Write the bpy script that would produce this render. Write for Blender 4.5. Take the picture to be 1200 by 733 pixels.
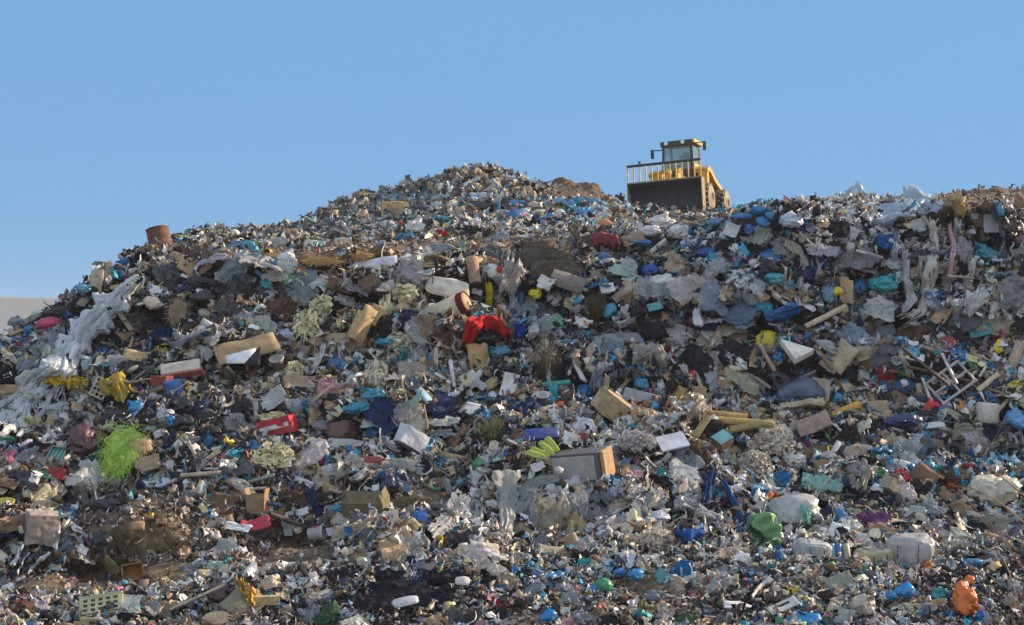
import bpy, bmesh, math, random
import numpy as np
from mathutils import Vector, Matrix, Euler, noise as mn
from mathutils.bvhtree import BVHTree

for o in list(bpy.data.objects):
    bpy.data.objects.remove(o)
SC = bpy.context.scene
COL = SC.collection
R = math.radians
# ------------------------------------------------------------------ camera
F_PX, HOR, CZ = 1648.0, 400.0, 6.0          # focal length in photo pixels, horizon row, eye height
cd = bpy.data.cameras.new('camera')
cam = bpy.data.objects.new('camera', cd)
COL.objects.link(cam)
cam.location = (0, 0, CZ)
cam.rotation_euler = (R(90), 0, 0)
cd.sensor_width = 36
cd.lens = 36 * F_PX / 1200
cd.shift_y = (HOR - 366.5) / 1200
cd.clip_end = 9000
SC.camera = cam
# ------------------------------------------------------------------ light
SUN_EL, SUN_ROT = 22, 67                     # rotation measured from +Y towards +X
wd = bpy.data.worlds.new('World')
SC.world = wd
wd.use_nodes = True
nt = wd.node_tree
bg = nt.nodes['Background']
sky = nt.nodes.new('ShaderNodeTexSky')
sky.sky_type = 'NISHITA'
sky.sun_disc = False
sky.sun_elevation = R(SUN_EL)
sky.sun_rotation = R(SUN_ROT)
sky.altitude = 200
sky.air_density = 1.0
sky.dust_density = 1.0
sky.ozone_density = 1.5
tc = nt.nodes.new('ShaderNodeTexCoord')
sp = nt.nodes.new('ShaderNodeSeparateXYZ')      # ahead the sky is read higher up (even clear blue down to the horizon), behind the camera it is read lower and warmed to light the heap
nt.links.new(tc.outputs['Generated'], sp.inputs[0])
mr = nt.nodes.new('ShaderNodeMapRange')
mr.inputs['From Min'].default_value = -0.5; mr.inputs['From Max'].default_value = 0.55
mr.inputs['To Min'].default_value = 0.16; mr.inputs['To Max'].default_value = 0.55
nt.links.new(sp.outputs['Y'], mr.inputs['Value'])
ma = nt.nodes.new('ShaderNodeMath'); ma.operation = 'MULTIPLY_ADD'
ma.inputs[1].default_value = 0.03
nt.links.new(sp.outputs['Z'], ma.inputs[0]); nt.links.new(mr.outputs[0], ma.inputs[2])
cb = nt.nodes.new('ShaderNodeCombineXYZ')
mxx = nt.nodes.new('ShaderNodeMath'); mxx.operation = 'MULTIPLY'; mxx.inputs[1].default_value = 0.1
nt.links.new(sp.outputs['X'], mxx.inputs[0])
nt.links.new(mxx.outputs[0], cb.inputs[0]); nt.links.new(sp.outputs['Y'], cb.inputs[1]); nt.links.new(ma.outputs[0], cb.inputs[2])
nt.links.new(cb.outputs[0], sky.inputs['Vector'])
tint = nt.nodes.new('ShaderNodeMix')
tint.data_type = 'RGBA'; tint.blend_type = 'MULTIPLY'
tf_ = nt.nodes.new('ShaderNodeMapRange')
tf_.inputs['From Min'].default_value = 0.1; tf_.inputs['From Max'].default_value = 0.8
nt.links.new(sp.outputs['Y'], tf_.inputs['Value'])
tint.inputs['Factor'].default_value = 1
tcol = nt.nodes.new('ShaderNodeMix'); tcol.data_type = 'RGBA'
tcol.inputs[6].default_value = (1.24, 1.0, 0.88, 1); tcol.inputs[7].default_value = (0.585, 0.86, 0.905, 1)
nt.links.new(tf_.outputs[0], tcol.inputs['Factor'])
nt.links.new(tcol.outputs[2], tint.inputs[7])
nt.links.new(sky.outputs['Color'], tint.inputs[6])
nt.links.new(tint.outputs[2], bg.inputs['Color'])
bg.inputs['Strength'].default_value = 0.15
sl = bpy.data.lights.new('sun', 'SUN')
sl.energy = 5.0
sl.angle = R(0.6)
sl.color = (1.0, 0.80, 0.56)
so = bpy.data.objects.new('sun', sl)
COL.objects.link(so)
LD = Vector((math.cos(R(SUN_EL)) * math.sin(R(SUN_ROT)), math.cos(R(SUN_EL)) * math.cos(R(SUN_ROT)), math.sin(R(SUN_EL))))
so.rotation_euler = LD.to_track_quat('Z', 'Y').to_euler()
so.location = LD * 200
SC.view_settings.view_transform = 'Standard'
SC.view_settings.look = 'None'
SC.view_settings.exposure = 0.82
SC.view_settings.gamma = 1
SC.view_settings.use_curve_mapping = False

rng = np.random.default_rng(7)
random.seed(7)

# ------------------------------------------------------------------ materials
def material(name, src='obj', rough=0.6, dirt=0.35, bump=0.25, bscale=18.0, spec=0.4, metal=0.0, alpha=1.0, trans=0.0,
             vary=0.25, grime=(0.085, 0.072, 0.06), dscale=3.0):
    m = bpy.data.materials.new(name)
    m.use_nodes = True
    t = m.node_tree
    N, L = t.nodes, t.links
    b = N['Principled BSDF']
    if src == 'obj':
        c = N.new('ShaderNodeObjectInfo').outputs['Color']
    elif src == 'attr':
        a = N.new('ShaderNodeAttribute'); a.attribute_name = 'col'; c = a.outputs['Color']
    else:
        r_ = N.new('ShaderNodeRGB'); r_.outputs[0].default_value = (*src, 1); c = r_.outputs[0]
    geo = N.new('ShaderNodeNewGeometry')
    n1 = N.new('ShaderNodeTexNoise'); n1.inputs['Scale'].default_value = dscale; n1.inputs['Detail'].default_value = 6; n1.inputs['Roughness'].default_value = 0.7
    L.new(geo.outputs['Position'], n1.inputs['Vector'])
    rp = N.new('ShaderNodeMapRange'); rp.inputs['From Min'].default_value = 0.38; rp.inputs['From Max'].default_value = 0.72
    rp.inputs['To Max'].default_value = dirt * 1.6
    L.new(n1.outputs['Fac'], rp.inputs['Value'])
    n2 = N.new('ShaderNodeTexNoise'); n2.inputs['Scale'].default_value = bscale; n2.inputs['Detail'].default_value = 4
    L.new(geo.outputs['Position'], n2.inputs['Vector'])
    hv = N.new('ShaderNodeMapRange'); hv.inputs['From Min'].default_value = 0.3; hv.inputs['From Max'].default_value = 0.7
    hv.inputs['To Min'].default_value = 1 - vary; hv.inputs['To Max'].default_value = 1 + vary
    L.new(n2.outputs['Fac'], hv.inputs['Value'])
    mulc = N.new('ShaderNodeVectorMath'); mulc.operation = 'SCALE'
    L.new(c, mulc.inputs[0]); L.new(hv.outputs[0], mulc.inputs['Scale'])
    mx = N.new('ShaderNodeMix'); mx.data_type = 'RGBA'
    L.new(rp.outputs[0], mx.inputs['Factor']); L.new(mulc.outputs[0], mx.inputs[6]); mx.inputs[7].default_value = (*grime, 1)
    L.new(mx.outputs[2], b.inputs['Base Color'])
    b.inputs['Roughness'].default_value = rough
    b.inputs['Metallic'].default_value = metal
    b.inputs['Specular IOR Level'].default_value = spec
    if bump:
        bp = N.new('ShaderNodeBump'); bp.inputs['Strength'].default_value = bump; bp.inputs['Distance'].default_value = 0.03
        L.new(n2.outputs['Fac'], bp.inputs['Height']); L.new(bp.outputs['Normal'], b.inputs['Normal'])
    out = N['Material Output']
    if trans:
        tr = N.new('ShaderNodeBsdfTranslucent'); L.new(mx.outputs[2], tr.inputs['Color'])
        ms = N.new('ShaderNodeMixShader'); ms.inputs['Fac'].default_value = trans
        L.new(b.outputs[0], ms.inputs[1]); L.new(tr.outputs[0], ms.inputs[2])
        L.new(ms.outputs[0], out.inputs['Surface'])
    if alpha < 1:
        tp = N.new('ShaderNodeBsdfTransparent')
        ms2 = N.new('ShaderNodeMixShader')
        av = N.new('ShaderNodeMapRange'); av.inputs['From Min'].default_value = 0.35; av.inputs['From Max'].default_value = 0.65
        av.inputs['To Min'].default_value = alpha - 0.3; av.inputs['To Max'].default_value = min(1, alpha + 0.25)
        L.new(n1.outputs['Fac'], av.inputs['Value']); L.new(av.outputs[0], ms2.inputs['Fac'])
        prev = out.inputs['Surface'].links[0].from_socket
        L.new(tp.outputs[0], ms2.inputs[1]); L.new(prev, ms2.inputs[2]); L.new(ms2.outputs[0], out.inputs['Surface'])
    return m

M = dict(
    bag=material('bag_plastic', rough=0.34, dirt=0.24, bump=0.5, bscale=22, spec=0.5, vary=0.15, trans=0.12),
    film=material('thin_film', rough=0.28, dirt=0.06, bump=0.5, bscale=16, spec=0.5, alpha=0.62, trans=0.45, vary=0.2),
    ribbon=material('loose_film', rough=0.3, dirt=0.05, bump=0.4, bscale=14, spec=0.5, alpha=0.88, trans=0.45, vary=0.15),
    card=material('cardboard', rough=0.9, dirt=0.3, bump=0.2, bscale=9, spec=0.15, vary=0.2),
    paper=material('paper', rough=0.85, dirt=0.22, bump=0.15, bscale=10, spec=0.2, vary=0.12, trans=0.1),
    cloth=material('cloth', rough=0.95, dirt=0.25, bump=0.6, bscale=30, spec=0.1, vary=0.25),
    wood=material('weathered_wood', rough=0.85, dirt=0.35, bump=0.3, bscale=25, spec=0.2, vary=0.35),
    hard=material('hard_plastic', rough=0.45, dirt=0.36, bump=0.05, bscale=12, spec=0.45, vary=0.1),
    foam=material('foam', rough=0.9, dirt=0.3, bump=0.3, bscale=20, spec=0.2, vary=0.1),
    metal=material('dull_metal', rough=0.5, dirt=0.4, bump=0.15, bscale=15, metal=0.6, vary=0.2),
    rust=material('rusty_steel', (0.145, 0.07, 0.04), rough=0.85, dirt=0.5, bump=0.3, bscale=9, vary=0.5, grime=(0.07, 0.035, 0.02)),
    rubber=material('rubber', (0.025, 0.025, 0.028), rough=0.8, dirt=0.35, bump=0.1, vary=0.2),
    straw=material('dry_straw', rough=0.9, dirt=0.15, bump=0, vary=0.3),
    leaf=material('leaf', rough=0.7, dirt=0.3, bump=0, vary=0.4, trans=0.15),
    scrap=material('litter_scrap', 'attr', rough=0.55, dirt=0.16, bump=0.35, bscale=30, vary=0.3, spec=0.35, trans=0.08),
    paint=material('yellow_paint', (0.68, 0.37, 0.035), rough=0.5, dirt=0.5, bump=0.03, vary=0.15, grime=(0.16, 0.11, 0.05)),
    steel=material('worn_dark_steel', (0.02, 0.018, 0.024), rough=0.6, dirt=0.3, bump=0.15, bscale=5, vary=0.6, grime=(0.05, 0.042, 0.04), spec=0.25),
    wheel=material('muddy_steel', (0.34, 0.26, 0.17), rough=0.85, dirt=0.5, bump=0.3, vary=0.3, grime=(0.13, 0.09, 0.055)),
    black=material('black_frame', (0.018, 0.018, 0.02), rough=0.4, dirt=0.2, bump=0, vary=0.1),
    seat=material('seat_vinyl', (0.02, 0.022, 0.026), rough=0.7, dirt=0.1, bump=0.1),
    soil=material('soil', (0.17, 0.125, 0.085), rough=1.0, dirt=0.5, bump=0.9, bscale=7, vary=0.55, spec=0.05, grime=(0.09, 0.065, 0.045)),
    clod=material('brown_earth', (0.14, 0.095, 0.06), rough=1.0, dirt=0.6, bump=1.0, bscale=4, vary=0.6, spec=0.05, grime=(0.10, 0.06, 0.035)),
)
# printed packaging: blocks of a second and third ink on the base colour
M['print'] = material('printed_card', rough=0.5, dirt=0.2, bump=0.15, bscale=14, spec=0.4, vary=0.1)
_n, _l = M['print'].node_tree.nodes, M['print'].node_tree.links
_oi = _n['Object Info']
_tc = _n.new('ShaderNodeTexCoord')
_vo = _n.new('ShaderNodeTexVoronoi'); _vo.distance = 'CHEBYCHEV'; _vo.inputs['Scale'].default_value = 2.6
_av = _n.new('ShaderNodeVectorMath'); _av.operation = 'ADD'
_l.new(_tc.outputs['Object'], _av.inputs[0]); _l.new(_oi.outputs['Random'], _av.inputs[1]); _l.new(_av.outputs[0], _vo.inputs['Vector'])
_hs = _n.new('ShaderNodeSeparateColor'); _l.new(_vo.outputs['Color'], _hs.inputs[0])
_rp = _n.new('ShaderNodeValToRGB'); _rp.color_ramp.interpolation = 'CONSTANT'
for _k, (_p, _c) in enumerate([(0.0, (0.66, 0.65, 0.64)), (0.35, (0.04, 0.10, 0.30)), (0.5, (0.55, 0.05, 0.05)), (0.65, (0.64, 0.62, 0.58)), (0.85, (0.60, 0.42, 0.05))]):
    _e = _rp.color_ramp.elements[_k] if _k < 2 else _rp.color_ramp.elements.new(_p)
    _e.position = _p; _e.color = (*_c, 1)
_l.new(_hs.outputs[1], _rp.inputs[0])
_gt = _n.new('ShaderNodeMath'); _gt.operation = 'GREATER_THAN'; _gt.inputs[1].default_value = 0.55; _l.new(_hs.outputs[0], _gt.inputs[0])
_pm = _n.new('ShaderNodeMix'); _pm.data_type = 'RGBA'
_l.new(_gt.outputs[0], _pm.inputs['Factor']); _l.new(_oi.outputs['Color'], _pm.inputs[6]); _l.new(_rp.outputs[0], _pm.inputs[7])
_sc = [x for x in _n if x.type == 'VECT_MATH' and x.operation == 'SCALE'][0]
_l.new(_pm.outputs[2], _sc.inputs[0])
gm = bpy.data.materials.new('cab_glass'); gm.use_nodes = True
_b = gm.node_tree.nodes['Principled BSDF']
_b.inputs['Base Color'].default_value = (0.22, 0.36, 0.38, 1); _b.inputs['Roughness'].default_value = 0.05; _b.inputs['Alpha'].default_value = 0.38
M['glass'] = gm

# ------------------------------------------------------------------ mesh helpers
def link(name, V, Fc, mat, parent=None, smooth=True, color=None):
    me = bpy.data.meshes.new(name)
    me.from_pydata([tuple(map(float, v)) for v in V], [], [tuple(map(int, f)) for f in Fc])
    me.update()
    if smooth:
        me.shade_smooth()
    me.materials.append(M[mat] if isinstance(mat, str) else mat)
    o = bpy.data.objects.new(name, me)
    COL.objects.link(o)
    if parent is not None:
        o.parent = parent
    if color is not None:
        o.color = (*color, 1)
    return o

def empty(name, mat4=None):
    o = bpy.data.objects.new(name, None)
    COL.objects.link(o)
    o.empty_display_size = 0.2
    if mat4 is not None:
        o.matrix_world = mat4
    return o

def merge(*geos):
    V, Fc, k = [], [], 0
    for v, f in geos:
        V.extend(v); Fc.extend([tuple(i + k for i in q) for q in f]); k += len(v)
    return V, Fc

def xf(geo, m):
    return [m @ Vector(v) for v in geo[0]], geo[1]

def boxg(cx, cy, cz, sx, sy, sz, bev=0.0, sub=0):
    bm = bmesh.new()
    bmesh.ops.create_cube(bm, size=1)
    if sub:
        bmesh.ops.subdivide_edges(bm, edges=list(bm.edges), cuts=sub, use_grid_fill=True)
    for v in bm.verts:
        v.co = Vector((v.co.x * sx + cx, v.co.y * sy + cy, v.co.z * sz + cz))
    if bev:
        bmesh.ops.bevel(bm, geom=list(bm.edges), offset=bev, segments=1, affect='EDGES')
    V = [v.co.copy() for v in bm.verts]
    bm.verts.index_update()
    Fc = [tuple(v.index for v in f.verts) for f in bm.faces]
    bm.free()
    return V, Fc

def barg(p, q, w, d=None, n=4):
    """a straight bar with n sides from p to q"""
    d = d or w
    p, q = Vector(p), Vector(q)
    z = (q - p).normalized()
    x = z.orthogonal().normalized(); y = z.cross(x)
    V = []
    for c in (p, q):
        for k in range(n):
            a = 2 * math.pi * (k + 0.5) / n
            V.append(c + x * math.cos(a) * w * 0.7071 + y * math.sin(a) * d * 0.7071)
    Fc = [(k, (k + 1) % n, n + (k + 1) % n, n + k) for k in range(n)] + [tuple(range(n - 1, -1, -1)), tuple(range(n, 2 * n))]
    return V, Fc

def tubeg(pts, rad, n=6):
    pts = [Vector(p) for p in pts]
    V, Fc = [], []
    for i, p in enumerate(pts):
        t = (pts[min(i + 1, len(pts) - 1)] - pts[max(i - 1, 0)]).normalized()
        x = t.cross(Vector((0.13, 0.29, 1))).normalized() if abs(t.z) < 0.95 else t.cross(Vector((1, 0, 0))).normalized()
        y = t.cross(x)
        r_ = rad[i] if hasattr(rad, '__len__') else rad
        for k in range(n):
            a = 2 * math.pi * k / n
            V.append(p + (x * math.cos(a) + y * math.sin(a)) * r_)
    for i in range(len(pts) - 1):
        for k in range(n):
            Fc.append((i * n + k, i * n + (k + 1) % n, (i + 1) * n + (k + 1) % n, (i + 1) * n + k))
    Fc += [tuple(range(n - 1, -1, -1)), tuple(range((len(pts) - 1) * n, len(pts) * n))]
    return V, Fc

def latheg(prof, n=20, closed=False):
    """profile of (radius, z) turned round z; ends are closed unless the profile is a ring"""
    V, Fc = [], []
    for r_, z in prof:
        for k in range(n):
            a = 2 * math.pi * k / n
            V.append((r_ * math.cos(a), r_ * math.sin(a), z))
    m_ = len(prof)
    for i in range(m_ if closed else m_ - 1):
        j = (i + 1) % m_
        for k in range(n):
            Fc.append((i * n + k, i * n + (k + 1) % n, j * n + (k + 1) % n, j * n + k))
    if not closed:
        if prof[0][0] > 1e-4: Fc.append(tuple(range(n - 1, -1, -1)))
        if prof[-1][0] > 1e-4: Fc.append(tuple(range((m_ - 1) * n, m_ * n)))
    return V, Fc

_ico = {}
def ico(lv):
    if lv not in _ico:
        bm = bmesh.new(); bmesh.ops.create_icosphere(bm, subdivisions=lv, radius=1)
        bm.verts.index_update()
        _ico[lv] = ([v.co.copy() for v in bm.verts], [tuple(v.index for v in f.verts) for f in bm.faces]); bm.free()
    return _ico[lv]

def rv(r_, s=50):
    return Vector((r_.uniform(-s, s), r_.uniform(-s, s), r_.uniform(-s, s)))

def bagg(seed, lv=3, sx=1, sy=1, sz=0.7, knot=True, crumple=1.0):
    """a crumpled bag about two units across: creased skin, flat underside, a twisted neck"""
    r_ = random.Random(seed)
    V0, Fc = ico(lv)
    o1, o2, o3 = rv(r_), rv(r_), rv(r_)
    kd = Vector((r_.uniform(-1, 1), r_.uniform(-1, 1), r_.uniform(0.2, 1))).normalized()
    V = []
    for p in V0:
        rr = 0.78 + 0.42 * mn.noise(p * 0.9 + o1)
        rr += crumple * (0.18 - 0.42 * abs(mn.noise(p * 1.7 + o2)) - 0.26 * abs(mn.noise(p * 3.9 + o3)) - 0.14 * abs(mn.noise(p * 8.0 + o1)))
        q = p * rr
        if knot:
            c = p.dot(kd)
            if c > 0.86:
                k = (c - 0.86) / 0.14
                q = q * (1 - 0.35 * k) + kd * (0.75 * k * k)
                if k > 0.55:
                    q += Vector((mn.noise(p * 9 + o2), mn.noise(p * 9 + o3), mn.noise(p * 9 + o1))) * 0.55
        q = Vector((q.x * sx, q.y * sy, q.z * sz))
        if q.z < -0.35 * sz:
            q.z = -0.35 * sz + (q.z + 0.35 * sz) * 0.3
        V.append(q)
    return V, Fc

def gridg(nx, ny, fn, keep=None):
    """grid over [-.5,.5]^2; fn(s,t)->point; keep(s,t)->False drops a cell"""
    V = [Vector(fn(i / nx - 0.5, j / ny - 0.5)) for j in range(ny + 1) for i in range(nx + 1)]
    Fc = []
    for j in range(ny):
        for i in range(nx):
            if keep and not keep((i + 0.5) / nx - 0.5, (j + 0.5) / ny - 0.5):
                continue
            a = j * (nx + 1) + i
            Fc.append((a, a + 1, a + nx + 2, a + nx + 1))
    used = sorted({i for f in Fc for i in f})
    mp_ = {k: i for i, k in enumerate(used)}
    return [V[k] for k in used], [tuple(mp_[i] for i in f) for f in Fc]

def thick(geo, th):
    """gives a sheet real thickness: second skin plus rim"""
    V, Fc = geo
    me = bpy.data.meshes.new('t'); me.from_pydata([tuple(v) for v in V], [], Fc); me.update()
    nrm = [Vector(v.normal) for v in me.vertices]
    bpy.data.meshes.remove(me)
    n = len(V)
    V2 = list(V) + [Vector(v) - nrm[i] * th for i, v in enumerate(V)]
    F2 = list(Fc) + [tuple(i + n for i in reversed(f)) for f in Fc]
    cnt = {}
    for f in Fc:
        for k in range(len(f)):
            e = (f[k], f[(k + 1) % len(f)])
            cnt[e] = 1
    for (a, b) in cnt:
        if (b, a) not in cnt:
            F2.append((b, a, a + n, b + n))
    return V2, F2

def cardg(seed, w=1, h=1, bend=0.12, th=0.018, torn=True):
    r_ = random.Random(seed); o1 = rv(r_)
    fold = r_.uniform(-0.25, 0.25); fa = r_.uniform(-0.9, 0.9) if r_.random() < 0.55 else 0
    cut = [(r_.choice((-1, 1)), r_.choice((-1, 1)), r_.uniform(0.05, 0.3), r_.uniform(0.05, 0.3)) for _ in range(r_.randint(0, 2))] if torn else []
    def fn(s, t):
        z = bend * mn.noise(Vector((s * 2.2, t * 2.2, 0)) + o1) + bend * 0.7 * (s * s - 0.1) * r_sign
        x = s
        if fa and s > fold:
            d = s - fold; z += d * math.sin(fa); x = fold + d * math.cos(fa)
        e = 0.03 * mn.noise(Vector((s * 7, t * 7, 3)) + o1) if torn else 0
        return ((x + e) * w, (t + e) * h, z)
    r_sign = r_.choice((-1, 1))
    keep = lambda s, t: not any((s * a > 0.5 - cw) and (t * b > 0.5 - ch) for a, b, cw, ch in cut)
    return thick(gridg(9, 9, fn, keep), th)

def paperg(seed, w=1, h=0.75, cr=0.2):
    r_ = random.Random(seed); o1, o2 = rv(r_), rv(r_)
    curl = r_.uniform(-0.9, 0.9)
    def fn(s, t):
        p = Vector((s, t, 0))
        z = cr * (mn.noise(p * 2 + o1) + 0.6 * abs(mn.noise(p * 4.5 + o2))) + curl * s * s * 0.7
        return (s * w * (1 - 0.15 * abs(curl)) + 0.1 * mn.noise(p * 3 + o2), t * h + 0.1 * mn.noise(p * 3 + o1), z)
    return thick(gridg(8, 8, fn), 0.008)

def ragg(seed, w=1, h=1, amp=0.28, n=20, ragged=0.5, stretch=1.0):
    """crumpled limp sheet with folds and a torn outline (film or cloth)"""
    r_ = random.Random(seed); o1, o2, o3 = rv(r_), rv(r_), rv(r_)
    a = r_.uniform(0, math.pi); ca, sa = math.cos(a), math.sin(a)
    def fn(s, t):
        u_, v_ = s * ca + t * sa, -s * sa + t * ca
        p = Vector((u_ * 5.2 * stretch, v_ * 2.2, 0))
        f = abs(mn.noise(p + o1)) * 1.1 + 0.5 * abs(mn.noise(p * 2.3 + o2)) + 0.2 * mn.noise(p * 5 + o3)
        rr = math.hypot(s, t)
        q = Vector((s, t, 0)) * 3
        return (s * w + 0.16 * w * mn.noise(q + o2), t * h + 0.16 * h * mn.noise(q + o3), amp * f - 0.7 * amp * rr * rr * 2)
    def keep(s, t):
        an = math.atan2(t, s)
        return math.hypot(s, t) < 0.5 + 0.22 * mn.noise(Vector((math.cos(an) * 1.6, math.sin(an) * 1.6, 0)) + o1) * 2 * ragged + (0.15 - 0.1 * ragged)
    return thick(gridg(n, n, fn, keep), 0.008)

def pillowg(seed, lv=3):
    r_ = random.Random(seed); o1 = rv(r_); V0, Fc = ico(lv)
    V = []
    for p in V0:
        q = Vector((math.copysign(abs(p.x) ** 0.55, p.x), math.copysign(abs(p.y) ** 0.55, p.y), p.z))
        f = 1 - 0.5 * max(abs(q.x), abs(q.y)) ** 4
        z = q.z * 0.38 * f + 0.22 * mn.noise(q * 1.5 + o1)
        V.append(Vector((q.x + 0.12 * mn.noise(q * 2 + o1 * 2), q.y + 0.12 * mn.noise(q * 2 + o1 * 3), z)))
    return V, Fc

def plankg(seed, l=1, w=0.13, th=0.035):
    r_ = random.Random(seed); o1 = rv(r_); n = 8; V, Fc = [], []
    bw = r_.uniform(-0.05, 0.05)
    for i in range(n + 1):
        s = i / n - 0.5
        ww = w * (1 + 0.12 * mn.noise(Vector((s * 4, 0, 0)) + o1))
        zz = bw * (s * s * 4) * l
        for a, b in ((-1, -1), (1, -1), (1, 1), (-1, 1)):
            ex = (0.03 * mn.noise(Vector((a * 3, b * 3, s * 9)) + o1)) if i in (0, n) else 0
            V.append((s * l + ex * l, a * ww / 2, zz + b * th / 2))
    for i in range(n):
        for k in range(4):
            Fc.append((i * 4 + k, (i + 1) * 4 + k, (i + 1) * 4 + (k + 1) % 4, i * 4 + (k + 1) % 4))
    Fc += [(0, 1, 2, 3), (n * 4 + 3, n * 4 + 2, n * 4 + 1, n * 4)]
    return V, Fc

def branchg(seed, l=1, rad=0.011):
    r_ = random.Random(seed); o1 = rv(r_)
    pts = [Vector(((i / 9 - 0.5) * l, 0.16 * l * mn.noise(Vector((i * 0.4, 0, 0)) + o1), 0.16 * l * mn.noise(Vector((0, i * 0.4, 0)) + o1))) for i in range(10)]
    g = [tubeg(pts, [rad * (1.2 - 0.09 * i) for i in range(10)], 5)]
    if rad < 0.1:
        for k in (3, 5, 6, 8):
            d = Vector((r_.uniform(0.1, 0.25), r_.uniform(-0.25, 0.25), r_.uniform(-0.1, 0.2))) * l
            g.append(tubeg([pts[k], pts[k] + d * 0.5 + Vector((0, 0, 0.02)), pts[k] + d], [rad * 0.6, rad * 0.45, rad * 0.2], 4))
    return merge(*g)

BOTTLE = [(0.0, 0.0), (0.14, 0.0), (0.155, 0.03), (0.15, 0.2), (0.14, 0.3), (0.155, 0.4), (0.155, 0.62), (0.12, 0.75), (0.055, 0.86), (0.05, 0.93), (0.062, 0.93), (0.062, 1.0), (0.0, 1.0)]
def bottleg(seed):
    r_ = random.Random(seed); o1 = rv(r_)
    V, Fc = latheg(BOTTLE, 14)
    dent = r_.uniform(0.05, 0.25)
    V = [Vector(v) for v in V]
    V = [Vector((v.x * (1 - dent * 0.5), v.y + dent * 0.4 * mn.noise(v * 3 + o1), v.z - 0.5)) for v in V]
    m_ = Matrix.Rotation(R(90), 4, 'Y')
    return [m_ @ v for v in V], Fc

def bucketg(open_top=True, r0=0.4, r1=0.5, h=1.0, n=22, th=0.03):
    return latheg([(0.0, 0.0), (r0, 0.0), (r1, h * 0.94), (r1 + 0.03, h * 0.94), (r1 + 0.03, h), (r1 - th, h), (r0 - th, th), (0.0, th)], n)

def frustg(w, d, h, t=0.9):
    V = [(-w / 2, -d / 2, 0), (w / 2, -d / 2, 0), (w / 2, d / 2, 0), (-w / 2, d / 2, 0), (-w / 2 * t, -d / 2 * t, h), (w / 2 * t, -d / 2 * t, h), (w / 2 * t, d / 2 * t, h), (-w / 2 * t, d / 2 * t, h)]
    return V, [(3, 2, 1, 0), (4, 5, 6, 7), (0, 1, 5, 4), (1, 2, 6, 5), (2, 3, 7, 6), (3, 0, 4, 7)]

def openboxg(w, d, h, th=0.02, seed=0):
    """open-topped carton with wall thickness, slightly crushed"""
    r_ = random.Random(seed); o1 = rv(r_)
    g = merge(boxg(0, 0, th / 2, w, d, th), boxg(0, -d / 2 + th / 2, h / 2 + th / 2, w, th, h - th), boxg(0, d / 2 - th / 2, h / 2 + th / 2, w, th, h - th),
              boxg(-w / 2 + th / 2, 0, h / 2 + th / 2, th, d - 2 * th, h - th), boxg(w / 2 - th / 2, 0, h / 2 + th / 2, th, d - 2 * th, h - th))
    V = [Vector(v) + Vector((mn.noise(Vector(v) * 1.3 + o1), mn.noise(Vector(v) * 1.3 - o1), 0)) * 0.06 * min(w, d) for v in g[0]]
    return V, g[1]

def flapg(w, l, ang, th=0.02):
    """flap hinged on the x axis, opening outward by ang"""
    m_ = Matrix.Rotation(ang, 4, 'X')
    return xf(boxg(0, l / 2, 0, w, l, th), m_)

def clumpg(seed, n, size, spread=(0.45, 0.42), h=0.55):
    """dense hump of crumpled bits on one core"""
    r_ = random.Random(seed)
    V, Fc = bagg(seed, 3, spread[0] * 0.85, spread[1] * 0.85, h * 0.6, False, 1.2)
    V = list(V)
    for _ in range(n):
        a, q = r_.uniform(0, 2 * math.pi), math.sqrt(r_.random())
        c = Vector((math.cos(a) * q * spread[0] * 1.1, math.sin(a) * q * spread[1] * 1.1, h * 0.62 * math.sqrt(max(0, 1.05 - q * q)) + r_.uniform(-0.06, 0.05)))
        o1 = rv(r_); m_ = Euler((r_.gauss(0, 0.9), r_.gauss(0, 0.9), r_.uniform(0, 6.28))).to_matrix()
        sz = size * r_.uniform(0.5, 1.5); asp = r_.uniform(0.35, 1.0)
        k0 = len(V)
        for j in range(4):
            for i in range(4):
                s, t = i / 3 - 0.5, j / 3 - 0.5
                V.append(c + m_ @ Vector((s + 0.25 * mn.noise(Vector((s, t, 1)) * 3 + o1), t * asp + 0.25 * mn.noise(Vector((s, t, 3)) * 3 + o1), 0.9 * mn.noise(Vector((s, t, 7)) * 2.2 + o1))) * sz)
        for j in range(3):
            for i in range(3):
                b = k0 + j * 4 + i
                CL.append((b, b + 1, b + 5, b + 4))
    out = (V, list(Fc) + list(CL)); CL.clear()
    return out
CL = []

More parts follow.
